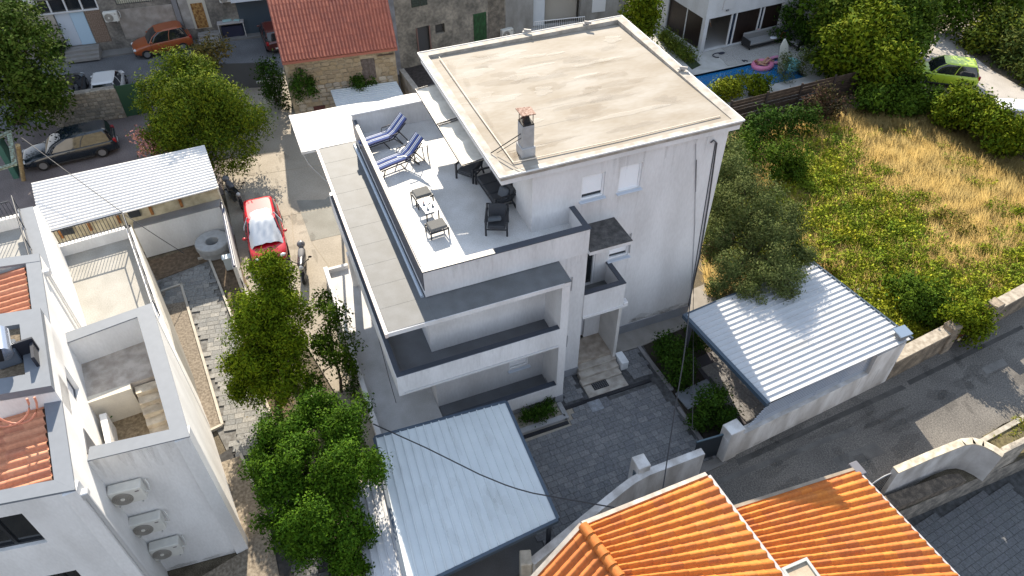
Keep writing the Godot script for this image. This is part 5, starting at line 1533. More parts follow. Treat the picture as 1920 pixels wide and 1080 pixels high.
	plant_w("wild_shrub", "feathery green shrub behind the olive tree", "shrub", Vector3(25.27, 0, -24.83), [[Vector3(24.75, 1.2, -24.74), Vector3(1.5, 1.1, 1.1)], [Vector3(25.32, 0.8, -24.1), Vector3(1.1, 0.8, 0.8)]], 5000, 0.14, mid)
	plant_w("wild_shrub", "shaded dark shrub along the foot of the timber fence", "shrub", Vector3(26.8, 0, -28.12), [[Vector3(26.17, 1, -28.14), Vector3(1.8, 1.0, 1.0)], [Vector3(28.4, 0.9, -27.72), Vector3(1.6, 0.9, 1.0)], [Vector3(24.51, 0.9, -27.24), Vector3(1.0, 0.9, 0.9)]], 5500, 0.16, dark)
	plant_w("wild_shrub", "reddish brown withered shrub in front of the timber fence", "shrub", Vector3(31.19, 0, -28.51), [[Vector3(30.64, 1, -28.51), Vector3(1.7, 1.1, 0.9)]], 2600, 0.15, [C(0.07, 0.04, 0.028), C(0.05, 0.045, 0.02)])
	# trees beyond the fence
	var G := "leafy trees beyond the fence"
	plant_w("ivy_tree", "bright leafy tree mass beside the corner sofa", "tree", Vector3(36.04, 0, -34.01), [[Vector3(35.31, 2.2, -34.1), Vector3(1.5, 1.5, 1.4)], [Vector3(36.42, 2.8, -34.46), Vector3(2.0, 1.7, 1.6)], [Vector3(34.71, 1.3, -32.71), Vector3(1.4, 1.2, 1.2)]], 14000, 0.24, [C(0.056, 0.090, 0.011), C(0.081, 0.108, 0.011), C(0.040, 0.072, 0.010)], G, 0.15, 0.15)
	plant_w("ivy_tree", "yellowish leafed tree at the end of the timber fence", "tree", Vector3(35.58, 0, -30.44), [[Vector3(34.82, 2.4, -31.64), Vector3(2.0, 1.8, 1.6)], [Vector3(36.63, 2.9, -32.09), Vector3(2.2, 1.7, 1.7)], [Vector3(35.85, 2, -29.86), Vector3(1.9, 1.7, 1.5)], [Vector3(35.38, 1, -30.68), Vector3(1.8, 1.2, 1.2)]], 17000, 0.24, lime, G, 0.15, 0.15)
	plant_w("ivy_tree", "tall tree by the lane behind the green hatchback", "tree", Vector3(39.32, 0, -30.38), [[Vector3(39.37, 2.7, -32.26), Vector3(2.0, 1.7, 1.6)], [Vector3(37.25, 2.1, -30.56), Vector3(1.7, 1.5, 1.4)], [Vector3(39.79, 2.1, -31.86), Vector3(1.3, 1.4, 1.2)], [Vector3(40.25, 3.1, -33.89), Vector3(2.2, 1.5, 1.6)]], 15000, 0.24, [C(0.050, 0.084, 0.011), C(0.068, 0.099, 0.011), C(0.037, 0.066, 0.010)], G, 0.15, 0.15)
	plant_w("ivy_tree", "dark tree filling the top edge right of the pool house", "tree", Vector3(38.87, 0, -39.82), [[Vector3(37.25, 3.1, -36.9), Vector3(2.4, 1.8, 1.8)], [Vector3(39.19, 3.1, -36.11), Vector3(2.4, 1.6, 1.6)], [Vector3(42.08, 3.1, -35.4), Vector3(2.6, 1.8, 1.8)]], 11000, 0.26, mid, G, 0.15, 0.15)
	plant_w("ivy_bank", "ivy covered bank between the field and the lane, upper stretch", "ivy", Vector3(36.55, 0, -26.99), [[Vector3(36.48, 0.9, -28.67), Vector3(1.5, 1.2, 1.1)], [Vector3(36.92, 0.6, -27.04), Vector3(1.3, 0.9, 0.9)], [Vector3(35.84, 0.5, -27.33), Vector3(1.6, 1.0, 1.0)], [Vector3(34.35, 0.8, -28.03), Vector3(1.6, 0.9, 1.0)]], 12000, 0.2, mid, "ivy along the lane wall", 0.0, 0.15)
	plant_w("ivy_bank", "ivy trailing over the lane wall below the green hatchback", "ivy", Vector3(38.43, 0, -25.58), [[Vector3(37.02, 1.6, -25.44), Vector3(1.3, 0.9, 0.9)], [Vector3(37.26, 1.5, -24.28), Vector3(1.3, 0.9, 0.9)], [Vector3(36.67, 0.9, -25.31), Vector3(1.2, 0.8, 0.8)]], 9000, 0.18, lime, "ivy along the lane wall", 0.0, 0.15)
	plant_w("ivy_bank", "ivy trailing over the lane wall at the right edge", "ivy", Vector3(39.45, 0, -22.72), [[Vector3(37.33, 1.6, -22.76), Vector3(1.3, 0.9, 0.9)], [Vector3(37.52, 1.6, -21.53), Vector3(1.4, 0.9, 0.9)], [Vector3(37.38, 0.8, -21.65), Vector3(1.2, 0.7, 0.8)]], 8000, 0.18, lime, "ivy along the lane wall", 0.0, 0.15)
	plant_w("lane_hedge", "bushy hedge along the far side of the lane, nearest the corner", "hedge", Vector3(46.41, 0, -29.03), [[Vector3(47.16, 0.8, -29.54), Vector3(1.7, 1.0, 1.3)], [Vector3(46.33, 0.8, -27.4), Vector3(1.6, 1.0, 1.3)]], 9000, 0.22, [C(0.062, 0.084, 0.018), C(0.081, 0.090, 0.018), C(0.056, 0.084, 0.023)], "hedges along the lane")
	plant_w("lane_hedge", "bushy hedge along the far side of the lane, in the middle", "hedge", Vector3(48.01, 0, -32.48), [[Vector3(46.68, 0.8, -31.89), Vector3(1.7, 1.0, 1.3)], [Vector3(48.31, 1.1, -31.39), Vector3(2.2, 1.2, 1.7)], [Vector3(48.56, 1.2, -32.54), Vector3(2.0, 1.2, 1.6)]], 12000, 0.22, [C(0.074, 0.102, 0.013), C(0.099, 0.114, 0.013), C(0.056, 0.084, 0.018)], "hedges along the lane")
	plant_w("lane_hedge", "dark hedge across the lane at the top right corner", "hedge", Vector3(51.25, 0, -36.74), [[Vector3(47.69, 1.6, -35.13), Vector3(3.0, 1.5, 2.0)], [Vector3(50.8, 1.6, -34.83), Vector3(3.4, 1.5, 2.0)], [Vector3(46.53, 1.2, -35.19), Vector3(2.0, 1.3, 1.6)]], 11000, 0.24, mid, "hedges along the lane")
	# round the pool
	plant_w("cypress", "bright yellow green upright tree behind the roof corner", "tree", Vector3(26.46, 0, -42.09), [[Vector3(24.18, 3.4, -38.8), Vector3(1.1, 2.0, 1.1)], [Vector3(25.03, 1.6, -40.26), Vector3(1.2, 1.5, 1.1)], [Vector3(23.11, 5, -37.26), Vector3(0.9, 1.2, 0.9)]], 8000, 0.2, lime, "", 0.1)
	var pg := "shrubs along the pool"
	plant_w("pool_shrub", "yellow green shrub at the near edge of the pool, left one", "shrub", Vector3(27.93, 0, -32.97), [[Vector3(27.4, 0.7, -32.73), Vector3(1.3, 0.8, 0.7)], [Vector3(26.42, 0.6, -32.63), Vector3(0.7, 0.6, 0.6)]], 3200, 0.16, [C(0.161, 0.180, 0.013), C(0.124, 0.150, 0.013)], pg)
	plant_w("pool_shrub", "green shrub at the near edge of the pool, right one", "shrub", Vector3(29.61, 0, -32.85), [[Vector3(29.13, 0.6, -32.58), Vector3(1.0, 0.7, 0.6)]], 2200, 0.16, lime, pg)
	plant_w("pool_shrub", "dark rounded shrub between the corner sofa and the pool house", "shrub", Vector3(36.47, 0, -38.48), [[Vector3(35.35, 1.3, -37.66), Vector3(1.2, 1.4, 1.1)], [Vector3(35.45, 0.9, -36.38), Vector3(1.2, 1.0, 1.0)]], 4200, 0.18, dark, pg)
	var feather := [[1468, 145], [1505, 140], [1535, 130], [1558, 140]]
	var fl := ["feathery pale shrub beside the turquoise float", "feathery shrub in the row by the timber fence, second from the pool", "feathery shrub in the row by the timber fence, third from the pool", "feathery shrub in the row by the timber fence, nearest the yellowish tree"]
	var fp := [Vector3(31.76, 0, -33.44), Vector3(33.2, 0, -33.46), Vector3(34.49, 0, -33.39), Vector3(35.09, 0, -32.84)]
	for i in 4:
		leafy_thing("feather_shrub", fl[i], "shrub", fp[i], [[Vector3(0, 0.8, 0), Vector3(0.55, 1.0, 0.55)]], 1500, 0.16, [C(0.074, 0.102, 0.032), C(0.099, 0.114, 0.036)], "feathery shrubs by the fence", 0.0, 0.3, 0.2)
	var hp := [Vector3(27.43, 0, -40.99), Vector3(27.45, 0, -39.95), Vector3(27.43, 0, -38.95), Vector3(27.48, 0, -37.95)]
	for i in 4:
		leafy_thing("border_plant", ["low spiky plant in the lawn strip, farthest from the pool", "low spiky plant in the lawn strip, second from the far end", "low spiky plant in the lawn strip, third from the far end", "low spiky plant in the lawn strip, nearest the pool"][i], "plant", hp[i], [[Vector3(0, 0.35, 0), Vector3(0.6, 0.45, 0.5)]], 900, 0.2, [C(0.105, 0.132, 0.023), C(0.074, 0.108, 0.018)], "spiky plants in the lawn strip", 0.0, 0.0, 0.22)
	# plants on the stone cottage and the withered palm
	plant_w("caper_bush", "caper bush hanging from the stone wall near its left corner", "bush", Vector3(3.33, 0, -44.35), [[Vector3(2.9, 2.96, -38.64) + Vector3(0, 0, 0.25), Vector3(0.8, 0.85, 0.45)]], 2200, 0.12, dark, "caper bushes on the stone wall")
	plant_w("caper_bush", "caper bush growing above the small metal lean-to roof", "bush", Vector3(6.84, 0, -43.15), [[Vector3(6.09, 2.61, -38.36) + Vector3(0, 0, 0.25), Vector3(0.85, 0.5, 0.45)]], 1800, 0.12, dark, "caper bushes on the stone wall")
	var pal := T("withered_palm", "withered short palm with hanging brown fronds behind the roof terrace", "palm", Vector3(7.38, 0, -39.76))
	var m := Msh.new()
	m.tube([Vector3.ZERO, Vector3(0, 1.7, 0)], [0.2, 0.16], 8)
	P(pal, "trunk", m, M(C(0.14, 0.1, 0.06), 0.9))
	for k in 2:
		m = Msh.new()
		for i in (46 if k == 0 else 12):
			var a := rng.randf() * TAU
			var d := Vector3(cos(a), 0, sin(a))
			var l := rng.randf_range(0.45, 0.75) * (1.0 if k == 0 else 0.8)
			var pts := [Vector3(0, 1.75, 0), Vector3(0, 1.95 + 0.2 * k, 0) + d * l * 0.5, Vector3(0, 1.3 + 0.8 * k, 0) + d * l, Vector3(0, 0.6 + 1.2 * k, 0) + d * l * 1.05]
			m.tube(pts, [0.02, 0.035, 0.03, 0.008], 4)
		P(pal, "dry_fronds" if k == 0 else "green_fronds", m, M(C(0.33, 0.2, 0.08) if k == 0 else C(0.124, 0.144, 0.018), 0.9))
	# gate ivy and shrubs at the field's road side
	plant_w("gate_ivy", "ivy hanging over the rust red gate by the road", "ivy", Vector3(25.24, 0, -12.12), [[Vector3(24.86, 1.3, -12.26), Vector3(0.9, 0.6, 0.7)], [Vector3(25.11, 0.8, -11.96), Vector3(0.5, 0.8, 0.45)], [Vector3(24.22, 1.5, -12.63), Vector3(0.7, 0.35, 0.5)]], 6000, 0.12, lime)
	plant_w("field_shrub", "dense green shrub in the field behind the stone wall and patio roof", "shrub", Vector3(24.17, 0, -13.53), [[Vector3(24.04, 0.9, -14.17), Vector3(1.4, 0.9, 1.2)], [Vector3(24.3, 0.6, -13.54), Vector3(1.2, 0.7, 0.9)], [Vector3(24.21, 0.6, -15.14), Vector3(0.9, 0.7, 0.9)]], 9000, 0.13, mid)

func grass_field():
	var poly := [Vector2(25.57, -29.22), Vector2(31.87, -28.88), Vector2(38.01, -26.4), Vector2(37.74, -19.8), Vector2(30.37, -13.33), Vector2(26.88, -13.13), Vector2(22.45, -12.92), Vector2(22.47, -18.42), Vector2(20.98, -18.82), Vector2(16.62, -18.3), Vector2(17.95, -20.84), Vector2(22.51, -25.94)]
	sheet("field", poly, 0.02, M(C(0.3, 0.22, 0.09), 0.95, "field", Vector3(0.12, 0.12, 0.12)))
	# two tuft shapes, thousands of copies
	var bl := PackedVector2Array(poly)
	var lo := Vector2(1e9, 1e9); var hi := -lo
	for p in bl: lo = lo.min(p); hi = hi.max(p)
	var nz := FastNoiseLite.new(); nz.seed = 8; nz.frequency = 0.11; nz.fractal_octaves = 4
	var nz2 := FastNoiseLite.new(); nz2.seed = 31; nz2.frequency = 0.5
	for k in 2:
		var m := Msh.new()
		if k == 0:
			for i in 16:
				var a := rng.randf() * TAU
				var d := Vector3(cos(a), 0, sin(a)); var w := Vector3(-d.z, 0, d.x) * 0.012
				var h := rng.randf_range(0.18, 0.46); var o := Vector3(rng.randf_range(-0.14, 0.14), 0, rng.randf_range(-0.14, 0.14))
				var t := rng.randf_range(0.75, 1.2)
				m.col = Color(t, t, t)
				var e := o + d * h * rng.randf_range(0.4, 1.5) + Vector3(0, h, 0)
				var nn := (Vector3(0, 0.8, 0) + d * 0.4).normalized()
				m.tn(o - w, o + w, e, nn, nn, nn)
		else:
			var q := leaves([[Vector3(0, 0.16, 0), Vector3(0.2, 0.18, 0.2)]], 110, 0.085, [C(1, 1, 1), C(0.8, 0.85, 0.8)])
			m = q
		var xs := []; var cs := []
		var tries := 60000 if k == 0 else 26000
		for i in tries:
			var p := Vector2(rng.randf_range(lo.x, hi.x), rng.randf_range(lo.y, hi.y))
			if not Geometry2D.is_point_in_polygon(p, bl): continue
			# green weeds in the middle and along the road, dry grass towards the far right
			var g := nz.get_noise_2d(p.x, p.y) * 1.6 + nz2.get_noise_2d(p.x, p.y) * 0.5
			var mid := Vector2(24.8, -19.5)
			g += 0.75 - (p - mid).length() * 0.12
			if p.y > -15.5 and p.x > 21: g += 0.75
			if p.x > 29 and p.y < -17: g -= 0.4
			if p.x < 21.5 and p.y > -19.5: g -= 0.4
			if (k == 1) != (g > 0.26 + rng.randf_range(-0.7, 0.7)): continue
			var s := rng.randf_range(0.7, 1.35) * (1.0 + 0.4 * nz2.get_noise_2d(p.x * 2.0, p.y * 2.0))
			xs.append(Transform3D(Basis(UP, rng.randf() * TAU).scaled(Vector3(s, s * rng.randf_range(0.8, 1.3), s)), Vector3(p.x, 0.02, p.y)))
			var t := rng.randf_range(0.75, 1.25)
			var v := nz2.get_noise_2d(p.x * 1.3 + 40.0, p.y * 1.3)
			if k == 0: cs.append(Color((0.44 + 0.12 * v) * t, (0.315 + 0.06 * v) * t, 0.115 * t))
			else: cs.append(Color((0.23 + 0.18 * v) * t, (0.265 + 0.1 * v) * t, 0.02 * t))
		var mm := MultiMesh.new()
		mm.transform_format = MultiMesh.TRANSFORM_3D
		mm.use_colors = true
		mm.mesh = m.mesh()
		mm.instance_count = xs.size()
		for i in xs.size():
			mm.set_instance_transform(i, xs[i]); mm.set_instance_color(i, cs[i])
		var w := MultiMeshInstance3D.new()
		w.name = "dry_grass" if k == 0 else "green_weeds"
		w.multimesh = mm
		w.material_override = M(C(1, 1, 1), 0.8, "", Vector3.ONE, {"vc": true, "back": Color(0.3, 0.3, 0.15), "two": true, "spec": 0.2})
		w.set_meta("kind", "stuff")
		w.set_meta("label", "dry golden grass covering the fallow field" if k == 0 else "green leafy weeds spreading over the fallow field")
		w.set_meta("category", "grass" if k == 0 else "weeds")
		add_child(w)
	# separate weed bushes standing out of the grass
	var spots := [Vector3(29.44, 0.1, -24.6), Vector3(29.74, 0.1, -22.87), Vector3(26.72, 0.1, -22.57), Vector3(27.07, 0.1, -20.98), Vector3(29.63, 0.1, -20.42), Vector3(25.86, 0.1, -23.41), Vector3(27.12, 0.1, -19.14), Vector3(30.08, 0.1, -18.39), Vector3(30.17, 0.1, -17.48), Vector3(25.24, 0.1, -17.38), Vector3(27.03, 0.1, -16.27), Vector3(30.12, 0.1, -15.82), Vector3(33.42, 0.1, -17.95), Vector3(25.13, 0.1, -19.07)]
	var wl := ["weed bush in the field, farthest from the road behind the dry patch", "weed bush on the crest of the green patch in the field", "weed bush at the left of the green patch in the field", "weed bush in the middle of the green patch in the field", "weed bush at the right end of the green patch in the field", "yellowish weed bush nearest the shrub behind the olive tree", "weed bush below the middle of the green patch in the field", "brownish weed bush left of the pair in the right half of the field", "brownish weed bush right of the pair in the right half of the field", "weed bush near the patio roof's far corner", "weed bush above the dense shrub near the road", "weed bush nearest the road wall at the right edge", "weed bush alone in the dry grass at the right", "weed bush left of the field's centre above the patio roof"]
	for i in spots.size():
		var r := rng.randf_range(0.55, 0.95)
		leafy_thing("weed_bush", wl[i], "bush", spots[i], [[Vector3(0, r * 0.22, 0), Vector3(r * 1.15, r * 0.4, r)], [Vector3(r * 0.8, r * 0.16, 0.3), Vector3(r * 0.8, r * 0.3, r * 0.7)], [Vector3(-r * 0.7, r * 0.14, -0.4), Vector3(r * 0.7, r * 0.28, r * 0.6)]], 3000, 0.1, [C(0.14, 0.18, 0.014), C(0.19, 0.21, 0.015), C(0.1, 0.15, 0.014)] if i != 7 and i != 8 else [C(0.14, 0.14, 0.02), C(0.15, 0.11, 0.03)], "weed bushes in the field")
	var sg := MultiMeshInstance3D.new()
	var pm := Msh.new()
	pm.cbox(Vector3.ZERO, Vector3(0.22, 0.12, 0.17), 0.05)
	var k2 := MultiMesh.new()
	k2.transform_format = MultiMesh.TRANSFORM_3D; k2.mesh = pm.mesh(); k2.instance_count = 90
	for i in 90:
		var t := rng.randf()
		var p := (Vector3(23.22, 0.1, -15.83)).lerp(Vector3(23.25, 0.1, -14.41), t) + Vector3(rng.randfn() * 0.3, rng.randf_range(0, 0.25), rng.randfn() * 0.3)
		k2.set_instance_transform(i, Transform3D(Basis.from_euler(Vector3(rng.randf() * 3, rng.randf() * 3, rng.randf() * 3)).scaled(Vector3.ONE * rng.randf_range(0.5, 1.6)), p))
	sg.name = "rubble"; sg.multimesh = k2
	sg.material_override = M(C(0.42, 0.38, 0.33), 0.9, "grain", Vector3(1, 1, 1))
	sg.set_meta("kind", "stuff"); sg.set_meta("label", "heap of pale stones beside the patio roof"); sg.set_meta("category", "rubble")
	add_child(sg)
	plant_w("strip_weeds", "low dry weeds growing in the planting strip at the right edge", "weeds", Vector3(22.58, 0.02, -7.78), [[Vector3(22.36, 0.12, -8), Vector3(0.35, 0.14, 0.25)], [Vector3(22.95, 0.12, -7.94), Vector3(0.4, 0.16, 0.3)], [Vector3(23.58, 0.15, -8.05), Vector3(0.4, 0.2, 0.35)], [Vector3(22.68, 0.1, -7.56), Vector3(0.35, 0.12, 0.25)]], 2600, 0.07, [C(0.16, 0.17, 0.02), C(0.2, 0.17, 0.05), C(0.11, 0.13, 0.02)])
	var rw := T("brick_wall", "low dark red brick wall between the house corner and olive tree", "wall", Vector3(18.3, 0, -20.7))
	var a: Vector2 = Vector2(17.7, -20.53); var b: Vector2 = Vector2(19.42, -20.74)
	var m := Msh.new()
	m.wall(a, b, 0.0, 0.92, 0.2)
	W(rw, "mortar_core", m, M(C(0.2, 0.15, 0.13), 0.95))
	var d := (b - a).normalized(); var L := a.distance_to(b); var nn := Vector2(-d.y, d.x)
	for j in 9:
		for i in int(L / 0.26):
			m = Msh.new()
			var p := a + d * (i * 0.26 + 0.13 + (0.06 if j % 2 else 0.0)) + nn * 0.01
			m.cbox(Vector3(p.x, 0.05 + j * 0.1, p.y), Vector3(0.24, 0.085, 0.06), 0.01, Basis(Vector3(d.x, 0, d.y), UP, Vector3(nn.x, 0, nn.y)))
			W(rw, "brick", m, M([C(0.25, 0.06, 0.05), C(0.2, 0.05, 0.045), C(0.29, 0.08, 0.06)][rng.randi() % 3], 0.9))

# ---------------------------------------------------------------- the street and houses behind
func stones(par: Node3D, a: Vector2, b: Vector2, y0: float, y1: float, nx: int, ny: int, holes := [], proud := 0.05):
	# rubble stones, each a part, set in a mortared wall face that runs a -> b
	var d := (b - a); var L := d.length(); d /= L
	var nr := Vector2(-d.y, d.x)
	var bs := Basis(Vector3(d.x, 0, d.y), UP, Vector3(nr.x, 0, nr.y))
	var off := Vector3.ZERO
	var q: Node = par
	while q is Node3D and q != self: off += q.position; q = q.get_parent()
	var shapes := []
	for k in 6:
		var m := Msh.new()
		m.cbox(Vector3.ZERO, Vector3(1, 1, 1), 0.16, Basis.from_euler(Vector3(0, 0, rng.randf_range(-0.08, 0.08))))
		shapes.append(m.mesh())
	var ch := (y1 - y0) / ny; var cw := L / nx
	var n := 0
	for j in ny:
		var sh := rng.randf() * cw
		for i in nx:
			var w := cw * rng.randf_range(0.75, 1.02); var h := ch * rng.randf_range(0.7, 1.0)
			var u := fmod(i * cw + sh, L - cw) + cw * 0.5; var y := y0 + (j + 0.5) * ch + rng.randf_range(-0.02, 0.02)
			var skip := false
			for hl in holes:
				if u > hl[0] - 0.1 and u < hl[1] + 0.1 and y > hl[2] - 0.08 and y < hl[3] + 0.08: skip = true
			if skip: continue
			var p := a + d * u + nr * rng.randf_range(-0.02, 0.02)
			var s := MeshInstance3D.new()
			s.name = "stone" if n == 0 else "stone_%03d" % n
			n += 1
			s.mesh = shapes[rng.randi() % 6]
			s.material_override = M(_stone_color(y), 0.92, "grain", Vector3(1.2, 1.2, 1.2))
			s.transform = Transform3D(bs * Basis.from_scale(Vector3(w, h, proud * 2 + rng.randf() * 0.05)), Vector3(p.x, y, p.y) - off)
			par.add_child(s)

func _stone_color(y: float) -> Color:
	var pale := [C(0.42, 0.38, 0.31), C(0.36, 0.33, 0.28), C(0.3, 0.28, 0.24), C(0.48, 0.44, 0.37)]
	var tan_ := [C(0.34, 0.27, 0.17), C(0.3, 0.24, 0.16), C(0.37, 0.3, 0.2)]
	return tan_[rng.randi() % 3] if y > 2.9 else pale[rng.randi() % 4]

func back_street():
	sheet("street", [Vector2(-30, -54), Vector2(3.6, -52.3), Vector2(8, -52), Vector2(8, -46), Vector2(-1, -46.3), Vector2(-6.5, -45.4), Vector2(-30, -45.4)], 0.0, M(C(0.17, 0.175, 0.185), 0.9, "asphalt", Vector3(0.1, 0.1, 0.1)))
	sheet("parking", [Vector2(-30, -45.4), Vector2(-6.5, -45.4), Vector2(-2.5, -44), Vector2(-2.5, -34.3), Vector2(-30, -33.6)], -0.004, M(C(0.24, 0.2, 0.19), 0.9, "asphalt", Vector3(0.12, 0.12, 0.12)))
	var m := Msh.new()
	m.prism([Vector2(-14, -54.4), Vector2(3.6, -52.5), Vector2(3.6, -51.9), Vector2(-5.6, -52.7), Vector2(-14, -53.2)], 0, 0.12)
	S("pavement", m, M(C(0.2, 0.195, 0.19), 0.9, "concrete"))
	# darker concrete patch on the drive
	sheet("concrete_patch", [Vector2(0.91, -32.32), Vector2(2.3, -31.86), Vector2(2.58, -32.14), Vector2(3.44, -31.99), Vector2(2.72, -28.78), Vector2(0.99, -28.83)], 0.006, M(C(0.24, 0.235, 0.21), 0.9, "concrete", Vector3(0.2, 0.2, 0.2)))
	m = Msh.new()
	for k in [[Vector2(-1.1, -35.46), Vector2(4.37, -34.87)], [Vector2(-1.9, -31.4), Vector2(2.96, -31.07)], [Vector2(1.02, -28.69), Vector2(1.62, -25.82)], [Vector2(0.86, -34.67), Vector2(-0.25, -25.08)]]:
		var a: Vector2 = k[0]; var b: Vector2 = k[1]
		m.box(Vector3((a.x + b.x) * 0.5, 0.003, (a.y + b.y) * 0.5), Vector3(0.03, 0.008, a.distance_to(b)), Basis.looking_at(Vector3(b.x - a.x, 0, b.y - a.y).normalized()))
	S("driveway_joint", m, M(C(0.3, 0.26, 0.2), 0.95))
	apartments()
	cottage()
	old_houses()
	pool_house()

func apartments():
	var o := T("apartment_block", "old grey apartment block with pale double door along the shaded street", "building", Vector3(-5, 0, -54))
	var a := Vector2(-14, -54.4); var b := Vector2(3.6, -52.5)
	var d := (b - a).normalized(); var nr := Vector2(-d.y, d.x)
	var wm := M(C(0.3, 0.29, 0.275), 0.92, "oldwall", Vector3(0.12, 0.12, 0.12))
	var holes := [[3.7, 5.5, 0.62, 2.85], [2.75, 6.5, 2.95, 3.75], [7.6, 9.9, 3.0, 4.4]]
	var m := Msh.new()
	m.wall(a, b, 0.0, 9.6, 0.4, holes)
	W(o, "wall", m, wm)
	m = Msh.new()
	m.prism([a - nr * 0.42, b - nr * 0.42, b - nr * 9, a - nr * 9], 0, 9.5)
	W(o, "inner_block", m, wm)
	# double door of two tones, side panels, lattice
	wall_box(o, "door", a, d, nr, 3.72, 4.62, 0.64, 2.83, -0.12, 0.06, M(C(0.5, 0.55, 0.62), 0.6))
	wall_box(o, "door", a, d, nr, 4.63, 5.48, 0.64, 2.83, -0.1, 0.06, M(C(0.42, 0.56, 0.68), 0.6))
	wall_box(o, "side_panel", a, d, nr, 2.75, 3.68, 0.9, 2.85, 0.0, 0.04, M(C(0.42, 0.38, 0.33), 0.85))
	wall_box(o, "lattice_panel", a, d, nr, 5.55, 6.5, 0.7, 2.85, 0.0, 0.05, M(C(0.33, 0.25, 0.2), 0.85, "wood", Vector3(2, 2, 2)))
	for i in 4:
		wall_box(o, "window", a, d, nr, 2.8 + i * 0.93, 3.62 + i * 0.93, 3.0, 3.7, -0.15, 0.03, glass_dark())
		wall_box(o, "window_frame", a, d, nr, 3.62 + i * 0.93, 3.72 + i * 0.93, 2.95, 3.75, -0.1, 0.1, M(C(0.6, 0.6, 0.6), 0.6))
	wall_box(o, "window_frame", a, d, nr, 2.75, 6.5, 2.86, 2.96, 0.0, 0.1, M(C(0.55, 0.55, 0.55), 0.6))
	wall_box(o, "window", a, d, nr, 7.6, 9.9, 3.0, 4.4, -0.2, 0.05, M(C(0.6, 0.58, 0.45), 0.6))
	for i in 18:
		wall_box(o, "window_bar", a, d, nr, 7.62 + i * 0.13, 7.65 + i * 0.13, 3.0, 4.4, 0.04, 0.03, M(C(0.04, 0.04, 0.045), 0.5))
	wall_box(o, "plaster_panel", a, d, nr, 7.4, 10.9, 0.7, 2.7, 0.0, 0.03, M(C(0.36, 0.33, 0.3), 0.9, "stain"))
	wall_box(o, "plaster_panel", a, d, nr, 11.3, 12.0, 0.9, 3.0, 0.0, 0.03, M(C(0.4, 0.38, 0.36), 0.9, "stain"))
	wall_box(o, "pipe_chase", a, d, nr, 10.95, 11.25, 0.1, 5, 0.0, 0.12, M(C(0.2, 0.2, 0.21), 0.8))
	wall_box(o, "boarded_door", a, d, nr, 11.9, 13.0, 0.85, 3.0, 0.0, 0.05, M(C(0.5, 0.47, 0.4), 0.8))
	wall_box(o, "board", a, d, nr, 12.05, 12.8, 0.9, 2.6, 0.06, 0.04, M(C(0.42, 0.26, 0.09), 0.85, "rust", Vector3(0.8, 0.8, 0.8)))
	wall_box(o, "shop_front", a, d, nr, 14.9, 17.6, 0.1, 2.6, 0.02, 0.05, M(C(0.05, 0.07, 0.09), 0.5))
	wall_box(o, "awning_board", a, d, nr, 14.7, 17.6, 2.65, 3.3, 0.3, 0.6, M(C(0.55, 0.6, 0.66), 0.6))
	for k in [[3.6, 5.7, 3], [12.0, 13.4, 4]]:
		for i in k[2]:
			wall_box(o, "step", a, d, nr, k[0], k[1], 0.1, 0.62 - i * 0.16, 0.42 + i * 0.3, 0.3, M(C(0.26, 0.25, 0.24), 0.9, "concrete"))
		wall_box(o, "step_landing", a, d, nr, k[0], k[1], 0.1, 0.66, 0.12, 0.3, M(C(0.26, 0.25, 0.24), 0.9, "concrete"))
	var g := "air conditioner units on the apartment block"
	var al := ["white air conditioner between the lattice panel and barred window", "white air conditioner above the street desk", "white air conditioner at the top edge above the left door panel"]
	var au := [7.1, 14.4, 2.6]; var ay := [2.45, 2.9, 3.75]
	for i in 3:
		var p: Vector2 = a + d * au[i] + nr * 0.3
		var ac := ac_unit(al[i], Vector3(p.x, ay[i], p.y), -0.108, g)
	# desk by the wall
	var dk := T("street_desk", "pale topped desk with clutter standing against the apartment block", "desk", Vector3(0.17, 0, -52.75), -0.108)
	m = Msh.new()
	m.cbox(Vector3(0, 1.15, 0), Vector3(1.75, 0.08, 0.8), 0.01)
	P(dk, "top", m, M(C(0.36, 0.34, 0.33), 0.7))
	for x in [-0.82, 0.82]:
		for z in [-0.34, 0.34]:
			m = Msh.new()
			m.box(Vector3(x, 0.56, z), Vector3(0.06, 1.12, 0.06))
			P(dk, "leg", m, M(C(0.4, 0.39, 0.38), 0.7))
	m = Msh.new()
	m.cbox(Vector3(0, 0.45, -0.1), Vector3(1.4, 0.8, 0.5), 0.02)
	P(dk, "cabinet", m, M(C(0.02, 0.022, 0.05), 0.6))
	m = Msh.new()
	m.cbox(Vector3(-0.2, 1.23, 0), Vector3(0.6, 0.08, 0.3), 0.02, Basis(UP, 0.2))
	m.cbox(Vector3(0.45, 1.22, 0.1), Vector3(0.4, 0.07, 0.25), 0.02, Basis(UP, -0.3))
	P(dk, "clutter", m, M(C(0.3, 0.45, 0.45), 0.5)).set_meta("kind", "stuff")


func wall_box(o: Node3D, called: String, a: Vector2, d: Vector2, nr: Vector2, u0: float, u1: float, y0: float, y1: float, out: float, th: float, mat: Material):
	# a slab on a wall face: u along the wall, out = distance of its inner side from the face
	var c := a + d * (u0 + u1) * 0.5 + nr * (out + th * 0.5)
	var m := Msh.new()
	m.cbox(Vector3(c.x, (y0 + y1) * 0.5, c.y), Vector3(u1 - u0, y1 - y0, th), 0.012, Basis(Vector3(d.x, 0, d.y), UP, Vector3(nr.x, 0, nr.y)))
	W(o, called, m, mat)

